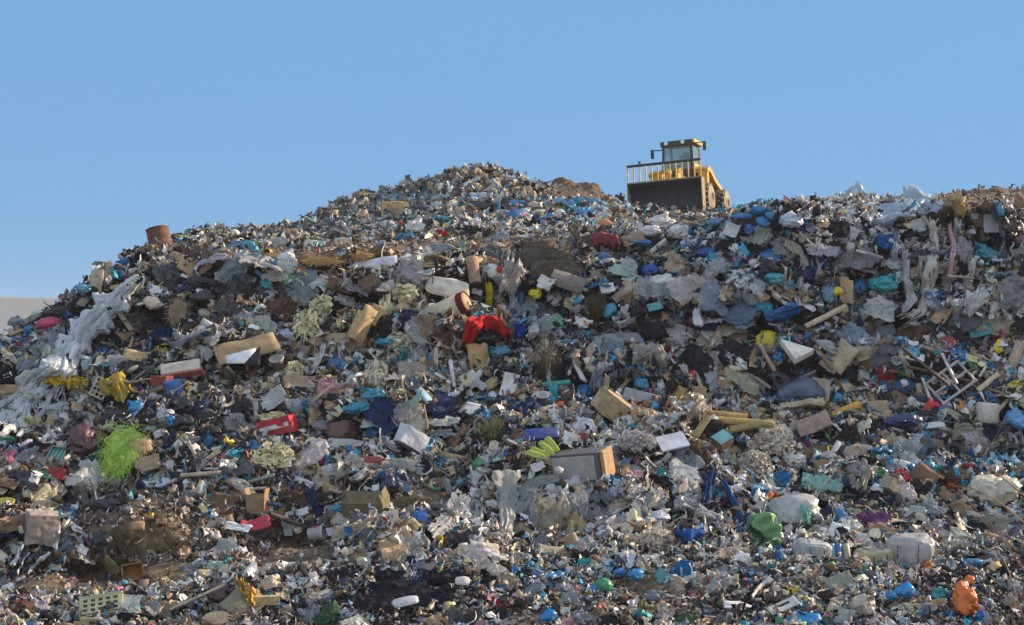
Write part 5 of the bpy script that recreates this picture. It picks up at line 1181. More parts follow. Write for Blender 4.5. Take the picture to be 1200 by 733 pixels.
drape('plastic_sheet', [(938, 566), (960, 570), (986, 578)], [20, 24, 12], 'bag', (0.22, 0.42, 0.36), 'mint green plastic sheet above the big clear bag', 'plastic sheet', 'the mint sheet', seed=49, ns=30, nw=12, lift=0.45, amp=0.2, rag=0.2)
bag(932, 605, 76, 44, (0.46, 0.44, 0.43), 'huge dirty white sack below the mint sheet', 'the huge dirty sack', lift=0.35, knot=False, sz=0.7)
drape('plastic_sheet', [(936, 592), (944, 602), (946, 616)], [10, 14, 10], 'film', (0.14, 0.50, 0.44), 'turquoise film lying on the huge dirty sack', 'plastic film', None, seed=50, ns=22, nw=10, lift=0.9, amp=0.15)
drape('plastic_film', [(1000, 545), (1008, 560), (1000, 580)], [36, 34, 24], 'film', (0.48, 0.47, 0.45), 'grey white film sheet propped beside the mint sheet', 'plastic film', 'the propped film sheet', seed=51, ns=30, nw=14, lift=0.45, amp=0.3)
hero('fleece', 1008, 530, 34, 22, strandsg(56, 500, 0.22, 0.02, (0.8, 0.7), 0.2, 0.5), 'cloth', (0.48, 0.42, 0.34), 'matted cream fleece above the propped film sheet', 'fleece', 'the cream fleece', 'face', depth=18, lift=0.3)
hero('plastic_tube', 978, 530, 8, 30, cardg(86, 1, 1, 0.05, 0.05, False), 'hard', (0.55, 0.57, 0.66), 'pale blue plastic strip beside the cream fleece', 'plastic strip', None, 'face', roll=-30, depth=8, lift=0.45)
carton(1041, 579, 22, 16, (0.34, 0.29, 0.21), 'small worn beige box right of the propped film sheet', 'the worn beige box', yaw=30, tipy=35, seed=16, lift=0.2)
bag(1164, 572, 56, 38, (0.58, 0.52, 0.42), 'big cream woven sack on the right slope', 'the big cream sack', lift=0.4, knot=False)
for u, v, t, nm in ((1117, 531, 'old black tyre lying on the right slope', 'the black tyre'), (1186, 533, 'half buried black tyre near the right edge', 'the half buried tyre'), (545, 578, 'small black tyre on the lower slope above the grey film', None)):
    p, n, s = spot(u, v, 0.35)
    o = link('tyre', *latheg([(0.15, -0.07), (0.17, -0.085), (0.235, -0.085), (0.262, -0.06), (0.268, 0), (0.262, 0.06), (0.235, 0.085), (0.17, 0.085), (0.15, 0.07), (0.19, 0.06), (0.20, 0), (0.19, -0.06)], 30, True), 'rubber')
    o.matrix_world = Matrix.Translation(p) @ frame('face', n, 0, 6, 0); tagit(o, t, 'tyre'); note(u, v, 22, 20, nm)
# bales
def bale(u, v, w, h, color, label, land, seed, yaw=0):
    r_ = random.Random(seed); o1 = rv(r_); p, n, s = spot(u, v + h * 0.4)
    V0, Fc = ico(4); V = []
    for q in V0:
        q = Vector([math.copysign(abs(c) ** 0.42, c) for c in q])
        d = 0.10 * mn.noise(q * 2 + o1) + 0.12 * abs(mn.noise(q * 5 + o1)) + 0.05 * mn.noise(q * 11)
        q = q * (0.92 + d); V.append(Vector((q.x * w * s * 0.52, q.y * w * s * 0.42, q.z * h * s * 0.52 + h * s * 0.42)))
    e = empty('bale', Matrix.Translation(p) @ Euler((R(4), R(r_.uniform(-8, 8)), R(yaw))).to_matrix().to_4x4()); tagit(e, label, 'bale'); note(u, v, w, h, land)
    link('bundle', V, Fc, 'film' if False else 'bag', e, True, color)
    for x in (-0.22, 0.2):
        pts = [(x * w * s, math.cos(a) * w * s * 0.46, h * s * 0.42 + math.sin(a) * h * s * 0.55) for a in np.linspace(0, 2 * math.pi, 19)]
        link('strap', *tubeg(pts, 0.008, 4), 'black', e)
bale(1066, 646, 54, 36, (0.42, 0.40, 0.40), 'squared bale of grey plastic tied with straps near the foot of the slope', 'the grey bale', 3, -20)
bale(1024, 653, 40, 20, (0.50, 0.42, 0.28), 'low straw coloured bale beside the grey bale', None, 4, 15)
bale(950, 646, 40, 26, (0.50, 0.50, 0.50), 'pale strapped bale beside the green carton', 'the pale bale', 5, 10)
for k, (u, c, t) in enumerate([(967, (0.45, 0.45, 0.16), 'yellow'), (975, (0.12, 0.36, 0.40), 'teal'), (983, (0.03, 0.14, 0.40), 'blue'), (992, (0.5, 0.48, 0.34), 'cream')]):
    hero('bottle_pack', u, 650, 9, 24, xf(latheg([(0, -0.5), (0.45, -0.5), (0.5, -0.3), (0.5, 0.2), (0.3, 0.45), (0, 0.5)], 12), Matrix.Rotation(R(90), 4, 'X')), 'hard', c, f'{t} plastic bottle squeezed upright beside the pale bale', 'bottle', None, 'face', depth=9, lift=0.35).name = 'plastic_bottle'
bag(1132, 702, 26, 40, (0.72, 0.16, 0.02), 'bright orange hooded bag at the bottom right', 'the orange bag', lift=0.4, mode='face')
bag(1135, 680, 12, 12, (0.72, 0.17, 0.03), 'orange knot of plastic topping the orange bag', None, lift=0.5, lv=3)
bag(1013, 709, 26, 24, (0.50, 0.42, 0.34), 'crumpled cream bag with an orange corner at the bottom right', 'the crumpled cream bag', lift=0.35)
for u, v, w, h, c, t, l in [(1062, 693, 22, 20, (0.03, 0.27, 0.58), 'pointed sky blue bag near the bottom edge', 'the pointed blue bag'), (1045, 699, 14, 10, BL, 'small blue bag beside the pointed one', None), (947, 727, 32, 20, (0.02, 0.24, 0.52), 'bright blue bag cut by the bottom edge', 'the blue bag at the bottom'), (744, 673, 18, 16, (0.02, 0.25, 0.52), 'shiny blue bag beside a green one at the bottom', 'the shiny blue bag'), (727, 671, 14, 10, (0.015, 0.17, 0.48), 'flat blue bag next to the shiny one', None),
                            (708, 686, 18, 18, (0.06, 0.36, 0.16), 'green knotted bag on the bottom litter', 'the green bag'), (642, 722, 18, 16, (0.02, 0.20, 0.50), 'round blue bag on bare soil at the bottom', 'the blue bag on bare soil'), (645, 677, 16, 10, (0.03, 0.25, 0.56), 'pale blue bag among the bottom litter', None), (655, 674, 14, 9, BL, 'blue bag touching the pale blue one', None), (1140, 659, 22, 10, (0.03, 0.26, 0.55), 'long sky blue bag on the right bottom slope', 'the long sky blue bag')]:
    bag(u, v, w, h, c, t, l, lift=0.35, lv=3)
hero('foam_board', 866, 709, 34, 15, cardg(87, 1, 1, 0.12, 0.04), 'foam', (0.64, 0.62, 0.68), 'white broken tray on the bottom litter', 'tray', 'the white tray', 'flat', roll=-6, depth=24, lift=0.4)
drape('plastic_film', [(880, 702), (890, 690), (904, 680)], [4, 5, 7], 'paper', (0.66, 0.64, 0.62), 'white curled strip pointing up from the white tray', 'plastic strip', None, seed=52, ns=20, nw=5, lift=0.5, amp=0.1)
hero('slotted_board', 918, 710, 38, 18, thick(gridg(16, 8, lambda s_, t_: (s_, t_ * 0.7, 0.15 * s_ * s_), lambda s_, t_: not (abs(t_ - 0.1) < 0.14 and abs(s_ + 0.05) < 0.3)), 0.08), 'hard', (0.56, 0.54, 0.52), 'cream plastic panel with a slot beside the bottom blue bag', 'panel', 'the slotted panel', 'lean', roll=28, depth=18, lift=0.45).name = 'slotted_board'
hero('tarpaulin', 985, 682, 34, 22, cardg(88, 1, 1, 0.15, 0.02), 'cloth', (0.24, 0.24, 0.19), 'olive grey folded board on the bottom right litter', 'board', 'the olive board', 'lean', roll=20, depth=22, lift=0.35)
for k, (u, v, w, h, r_) in enumerate([(470, 690, 70, 30, 0), (500, 702, 60, 26, 10), (440, 706, 50, 24, -8), (520, 678, 50, 20, 5), (455, 676, 34, 16, 0)]):
    hero('black_cloth', u, v, w, h, ragg(130 + k, 1, 1, 0.3, 26), 'cloth', (0.012, 0.013, 0.022), ['wide black cloth spread on the bottom litter', 'black cloth with a torn corner beside the white sock', 'black cloth lying furthest down the bottom litter', 'black cloth beside the white oval cushion', 'small black cloth above the wide one'][k], 'cloth', ['the wide black cloth', None, None, None, None][k], 'lean', roll=r_, depth=26, lift=0.3)
hero('cushion', 542, 681, 17, 12, xf(pillowg(90), Matrix.Scale(0.5, 4)), 'cloth', (0.66, 0.62, 0.60), 'white oval cushion on the black cloth', 'cushion', 'the white oval cushion', 'lean', roll=-4, depth=12, lift=0.5)
hero('cushion', 475, 705, 30, 13, xf(pillowg(92), Matrix.Scale(0.5, 4)), 'cloth', (0.56, 0.54, 0.56), 'white sock shaped cushion on the black cloth', 'cushion', None, 'lean', roll=14, depth=12, lift=0.6)
drape('orange_cloth', [(281, 684), (288, 698), (298, 708), (296, 718)], [12, 12, 14, 10], 'cloth', (0.60, 0.32, 0.06), 'sunlit orange cloth hanging over a grey panel', 'cloth', 'the orange cloth', seed=53, ns=30, nw=10, lift=0.55, amp=0.35)
hero('grey_mat', 286, 706, 44, 40, cardg(89, 1, 1, 0.1, 0.02, False), 'cloth', (0.26, 0.23, 0.16), 'grey brown mat under the orange cloth', 'mat', None, 'lean', roll=-35, depth=30, lift=0.3).name = 'floor_mat'
bag(260, 698, 30, 28, (0.10, 0.05, 0.04), 'dark brown leather like sack beside the orange cloth', 'the dark brown sack', lift=0.35)
bag(258, 728, 40, 20, (0.58, 0.38, 0.22), 'orange and cream striped bag at the bottom edge', 'the striped bag', lift=0.4, crumple=0.6)
carton(312, 721, 32, 10, (0.48, 0.36, 0.18), 'long yellowish wooden box on the bottom edge', 'the wooden box', yaw=6, d=10, mat='wood', lift=0.25, seed=17)
hero('wooden_plank', 342, 663, 62, 7, plankg(93, 1, 1, 0.4), 'wood', (0.46, 0.48, 0.50), 'pale grey plank along the foot of the dark hollow', 'plank', 'the pale grey plank', 'face', roll=3, depth=7, lift=0.3)
hero('paper_sheet', 317, 682, 22, 20, ragg(140, 1, 1, 0.4), 'paper', (0.60, 0.50, 0.38), 'sunlit crumpled cream paper below the pale grey plank', 'paper', None, 'lean', roll=30, depth=22, lift=0.4)
hero('wooden_stick', 232, 700, 66, 3, plankg(94, 1, 1, 1), 'wood', (0.48, 0.40, 0.28), 'long thin pale stick crossing the bottom left litter', 'stick', 'the long thin stick', 'face', roll=26, depth=3, lift=0.6)
for u, v, l, r_, t in [(230, 578, 32, 72, 'pale stick standing above the earth mound'), (199, 582, 30, 70, 'second pale stick leaning above the earth mound'), (235, 556, 46, 5, 'pale stick lying with a red end above the earth mound'), (247, 535, 24, 42, 'short stick slanting by the carton above the mound'), (226, 528, 24, -60, 'grey stick beside the slanting short one')]:
    hero('wooden_stick', u, v, l, 4, plankg(int(u), 1, 1, 1), 'wood', (0.48, 0.38, 0.28), t, 'stick', None, 'face', roll=r_, depth=4, lift=0.6)
bag(119, 632, 22, 14, (0.012, 0.012, 0.025), 'black bag stuck in the earth mound', 'the black bag in the earth', lift=0.3)
bag(130, 592, 34, 16, (0.012, 0.016, 0.035), 'long black bag at the top of the earth mound', None, lift=0.3)
hero('broken_brick', 161, 617, 16, 13, boxg(0, 0, 0, 1, 1, 0.5, 0.1), 'wood', (0.36, 0.22, 0.14), 'brown brick half sunk in the earth mound', 'brick', 'the brick', 'lean', roll=8, depth=12, lift=0.25).name = 'brick'
drape('plastic_sheet', [(124, 660), (132, 668), (140, 674)], [12, 16, 8], 'bag', (0.34, 0.34, 0.16), 'khaki plastic rag hanging in the dark hollow', 'plastic sheet', 'the khaki rag', seed=54, ns=20, nw=10, lift=0.4, amp=0.2)
drape('plastic_film', [(90, 582), (105, 590), (112, 600)], [18, 30, 18], 'film', (0.42, 0.42, 0.40), 'grey netting film above the large box', 'plastic film', 'the grey netting', seed=55, ns=26, nw=14, lift=0.35, amp=0.5)
for k, (pts, wd_) in enumerate([([(29, 640), (22, 655), (14, 668)], 6), ([(60, 650), (46, 662), (34, 676)], 5), ([(70, 612), (70, 630), (66, 648)], 6), ([(36, 650), (28, 662), (22, 676)], 3)]):
    drape('paper_strip', pts, [wd_] * 3, 'paper', (0.52, 0.54, 0.60), ['white strip trailing from under the large box', 'second white strip trailing further along under the box', 'white strip standing beside the large box', 'thin white strip between the trailing ones'][k], 'paper strip', None, seed=60 + k, ns=20, nw=4, lift=0.4, amp=0.15)
# tall dry stems in front, bottom right
def stem(pts, rad, color, label):
    P = [px(u, v, D) for u, v, D in pts]
    c = P[0]
    o = link('dry_stem', *tubeg([p - c for p in P], [rad * (1 - 0.6 * i / (len(P) - 1)) for i in range(len(P))], 6), 'straw', color=color)
    o.location = c; tagit(o, label, 'dry stem', 'tall dry stems by the right edge')
for pts, c, t in [([(1262, 760, 17), (1215, 690, 17.3), (1170, 626, 17.6), (1135, 588, 18), (1122, 572, 18.2)], (0.24, 0.07, 0.06), 'long reddish dry stem in front of the slope'),
                  ([(1265, 690, 17), (1215, 625, 17.5), (1168, 586, 18), (1138, 572, 18.3), (1118, 570, 18.6)], (0.42, 0.22, 0.09), 'tan dry stem arching before the big cream sack'),
                  ([(1260, 640, 18), (1205, 585, 18.3), (1165, 552, 18.6), (1145, 537, 19)], (0.42, 0.20, 0.08), 'orange tan dry stem crossing the big cream sack'),
                  ([(1215, 770, 17), (1196, 715, 17.2), (1183, 672, 17.4), (1176, 655, 17.6)], (0.26, 0.15, 0.09), 'short brown dry stem at the right edge')]:
    stem(pts, 0.014, c, t)
def grass_clump(u, v, D, w, h, seed, label):
    r_ = random.Random(seed); g = []
    for k in range(46):
        x0 = r_.gauss(0, w * 0.3); a = r_.gauss(0, 0.35)
        hh = h * r_.uniform(0.4, 1.0); pts = [(x0 + math.sin(a) * hh * t * t, r_.gauss(0, 0.12) * t, hh * t - 0.3 * hh * abs(a) * t * t) for t in (0, 0.3, 0.6, 0.85, 1)]
        g.append(tubeg(pts, [0.004, 0.0035, 0.003, 0.0022, 0.001], 3))
        if k % 3 == 0:
            q = Vector(pts[2]); sgn = r_.choice((-1, 1)); g.append(tubeg([q, q + Vector((sgn * 0.12, 0, 0.08)), q + Vector((sgn * 0.2, 0, 0.2))], [0.0025, 0.002, 0.001], 3))
    o = link('weed_clump', *merge(*g), 'straw', color=(0.30, 0.22, 0.12)); 
    b = px(u, v, D); b.z = down(b.x, b.y)[0].z
    o.location = b; tagit(o, label, 'weeds', 'dry weeds along the bottom right')
for k, (u, v, D, w, h) in enumerate([(1185, 733, 19.5, 1.0, 1.3), (1150, 738, 19, 0.9, 0.8), (1110, 742, 19.5, 0.8, 0.6), (1200, 740, 18.5, 0.8, 1.6)]):
    grass_clump(u, v, D, w, h, 500 + k, ['tall bare brown weeds at the right edge', 'low dry weeds under the orange bag', 'sparse short weeds beside the crumpled cream bag', 'tallest dry weeds standing in the bottom right corner'][k])
# ------------------------------------------------------------------ countable litter: every piece an object of its own
ZONES = [  # u, v, ru, rv, kind, strength : where rubbish is darker, browner, bluer ...; warm zones put sunlight into its colours
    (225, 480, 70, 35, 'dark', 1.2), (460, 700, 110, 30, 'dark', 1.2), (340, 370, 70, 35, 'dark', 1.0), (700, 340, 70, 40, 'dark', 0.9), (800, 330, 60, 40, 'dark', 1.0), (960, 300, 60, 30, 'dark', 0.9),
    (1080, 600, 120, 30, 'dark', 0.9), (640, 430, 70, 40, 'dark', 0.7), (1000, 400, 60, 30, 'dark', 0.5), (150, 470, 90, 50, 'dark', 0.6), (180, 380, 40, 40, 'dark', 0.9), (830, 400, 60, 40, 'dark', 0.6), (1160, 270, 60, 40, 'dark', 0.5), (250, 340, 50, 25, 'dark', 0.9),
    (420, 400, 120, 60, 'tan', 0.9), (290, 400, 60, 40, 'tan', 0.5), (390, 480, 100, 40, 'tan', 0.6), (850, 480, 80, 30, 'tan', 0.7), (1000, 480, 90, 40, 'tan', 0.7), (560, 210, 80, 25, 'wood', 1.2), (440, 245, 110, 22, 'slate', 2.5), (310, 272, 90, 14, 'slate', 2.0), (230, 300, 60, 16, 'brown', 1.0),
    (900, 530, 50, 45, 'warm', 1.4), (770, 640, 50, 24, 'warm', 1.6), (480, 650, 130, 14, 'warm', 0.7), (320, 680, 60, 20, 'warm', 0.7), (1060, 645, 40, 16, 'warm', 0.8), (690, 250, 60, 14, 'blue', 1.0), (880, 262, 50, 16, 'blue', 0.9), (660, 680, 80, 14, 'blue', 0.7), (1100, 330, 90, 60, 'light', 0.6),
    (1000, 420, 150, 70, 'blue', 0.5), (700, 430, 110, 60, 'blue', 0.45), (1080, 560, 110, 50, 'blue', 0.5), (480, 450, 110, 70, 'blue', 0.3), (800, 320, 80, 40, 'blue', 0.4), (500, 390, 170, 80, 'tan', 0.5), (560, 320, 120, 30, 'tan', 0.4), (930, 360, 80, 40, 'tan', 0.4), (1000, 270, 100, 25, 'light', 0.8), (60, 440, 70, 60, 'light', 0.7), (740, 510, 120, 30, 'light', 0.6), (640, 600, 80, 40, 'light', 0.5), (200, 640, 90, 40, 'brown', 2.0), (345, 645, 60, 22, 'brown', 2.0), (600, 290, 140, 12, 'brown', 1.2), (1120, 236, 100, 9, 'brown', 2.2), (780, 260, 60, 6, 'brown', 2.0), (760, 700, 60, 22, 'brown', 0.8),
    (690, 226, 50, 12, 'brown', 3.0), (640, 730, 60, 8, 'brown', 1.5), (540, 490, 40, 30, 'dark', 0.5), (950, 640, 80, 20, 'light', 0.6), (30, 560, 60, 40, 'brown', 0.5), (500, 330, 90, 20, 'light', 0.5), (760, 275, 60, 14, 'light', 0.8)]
PAL = dict(
    mid=[(WH, 9), ((0.52, 0.50, 0.50), 11), ((0.36, 0.34, 0.34), 12), ((0.23, 0.22, 0.23), 13), ((0.16, 0.17, 0.22), 9), ((0.09, 0.085, 0.095), 14), (BK, 24), (TAN, 12), ((0.30, 0.23, 0.17), 11), (BR, 8), (CRM, 9),
         (BL, 6.5), (CY, 3.2), (NV, 6), (TE, 2.8), (YE, 0.9), (PY, 2.2), (GN, 0.9), (RD, 1.3), (PK, 1.0), (OR, 0.8), ((0.55, 0.40, 0.42), 1.5), ((0.30, 0.40, 0.44), 4), ((0.20, 0.10, 0.16), 1)],
    dark=[(BK, 26), ((0.03, 0.03, 0.04), 18), ((0.07, 0.065, 0.07), 14), (NV, 5), ((0.10, 0.08, 0.07), 10), ((0.25, 0.25, 0.28), 6), (WH, 3)],
    light=[(WH, 26), ((0.56, 0.55, 0.56), 22), ((0.46, 0.47, 0.5), 14), (CRM, 7), ((0.42, 0.50, 0.58), 7)],
    tan=[(TAN, 20), (CRM, 10), ((0.34, 0.24, 0.15), 14), ((0.48, 0.40, 0.30), 10), (BR, 7), (PY, 4), (WH, 6)],
    brown=[((0.12, 0.085, 0.06), 20), (DB, 10), ((0.17, 0.13, 0.095), 16), (BR, 10), ((0.26, 0.21, 0.16), 8), ((0.38, 0.33, 0.28), 4)],
    wood=[((0.26, 0.19, 0.13), 12), ((0.36, 0.27, 0.18), 12), ((0.28, 0.30, 0.31), 12), ((0.14, 0.10, 0.07), 8), ((0.36, 0.40, 0.42), 8), (DB, 5)],
    slate=[((0.17, 0.20, 0.21), 16), ((0.24, 0.29, 0.30), 14), ((0.11, 0.11, 0.11), 12), ((0.30, 0.36, 0.38), 8), ((0.14, 0.10, 0.08), 12), ((0.22, 0.16, 0.12), 7)],
    warm=[((0.62, 0.52, 0.40), 14), ((0.66, 0.60, 0.52), 14), (TAN, 6), (WH, 8), ((0.40, 0.32, 0.24), 7), (TE, 2), (BL, 1.5), (OR, 1)],  # litter colours with the sun's warmth painted in
    blue=[(BL, 10), (CY, 8), ((0.16, 0.30, 0.42), 8), (WH, 10), (TE, 5), (GR, 4)])
PK_ = list(PAL)
PC = {k: np.array([c for c, _w in v]) for k, v in PAL.items()}
PW = {k: np.array([w for _c, w in v]) / sum(w for _c, w in v) for k, v in PAL.items()}

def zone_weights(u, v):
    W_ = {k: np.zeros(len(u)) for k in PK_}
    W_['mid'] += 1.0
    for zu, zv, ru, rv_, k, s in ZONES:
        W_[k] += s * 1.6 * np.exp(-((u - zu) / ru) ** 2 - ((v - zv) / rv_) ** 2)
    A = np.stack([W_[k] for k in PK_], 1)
    return A

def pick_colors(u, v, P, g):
    """a colour for each piece from the palette of its zone, with random darker, lighter and tan patches"""
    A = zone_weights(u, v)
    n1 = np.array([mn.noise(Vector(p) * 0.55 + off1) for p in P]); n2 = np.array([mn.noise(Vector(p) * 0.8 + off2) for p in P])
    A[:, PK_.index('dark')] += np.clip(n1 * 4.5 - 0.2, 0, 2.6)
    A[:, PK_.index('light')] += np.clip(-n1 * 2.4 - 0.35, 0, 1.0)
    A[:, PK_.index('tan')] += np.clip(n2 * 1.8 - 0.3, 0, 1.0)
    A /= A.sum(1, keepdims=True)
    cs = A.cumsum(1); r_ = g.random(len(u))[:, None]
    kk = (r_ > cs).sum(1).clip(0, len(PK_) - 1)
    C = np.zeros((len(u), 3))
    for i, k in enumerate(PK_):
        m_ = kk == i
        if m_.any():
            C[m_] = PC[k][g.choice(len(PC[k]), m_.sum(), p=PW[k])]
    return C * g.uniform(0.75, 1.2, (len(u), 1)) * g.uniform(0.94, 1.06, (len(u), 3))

NHERO = len(EXCL)
HD = [hit_near(a, b)[0].y for a, b, _c, _d in EXCL]
ex = np.array(EXCL + NOITEM)
def blocked(u, v, q):
    return bool((((ex[:, 0] - u) / (ex[:, 2] + q)) ** 2 + ((ex[:, 1] - v) / (ex[:, 3] + q)) ** 2 < 1).any())
def dirtness(u, v):
    return max(math.exp(-((u - a) / c) ** 2 - ((v - b) / d) ** 2) for a, b, c, d in DIRT)

NAMED = [('black', BK, 40, 'bag'), ('white', WH, 20, 'bag'), ('grey', LG, 10, 'bag'), ('blue', BL, 38, 'bag'), ('sky blue', CY, 18, 'bag'), ('navy', NV, 10, 'bag'), ('teal', TE, 10, 'bag'), ('yellow', YE, 3, 'bag'), ('green', GN, 3, 'bag'), ('red', RD, 3, 'bag'), ('pink', PK, 3, 'bag'), ('orange', OR, 2, 'bag'), ('cream', CRM, 8, 'bag'), ('dark grey', DG, 9, 'bag')]
def prob(*p): return [(n, c, w) for n, c, w in p]
def crushed(seed):
    r_ = random.Random(seed); o1 = rv(r_); g = boxg(0, 0, 0, 1, 0.85, 0.8, 0, 5)
    return [Vector(q) + Vector((mn.noise(Vector(q) * 1.3 + o1), mn.noise(Vector(q) * 1.3 - o1), mn.noise(Vector(q) * 1.3 + o1 * 2))) * 0.3 + Vector((mn.noise(Vector(q) * 4 + o1), mn.noise(Vector(q) * 4 - o1), mn.noise(Vector(q) * 4 + o1 * 2))) * 0.07 for q in g[0]], g[1]
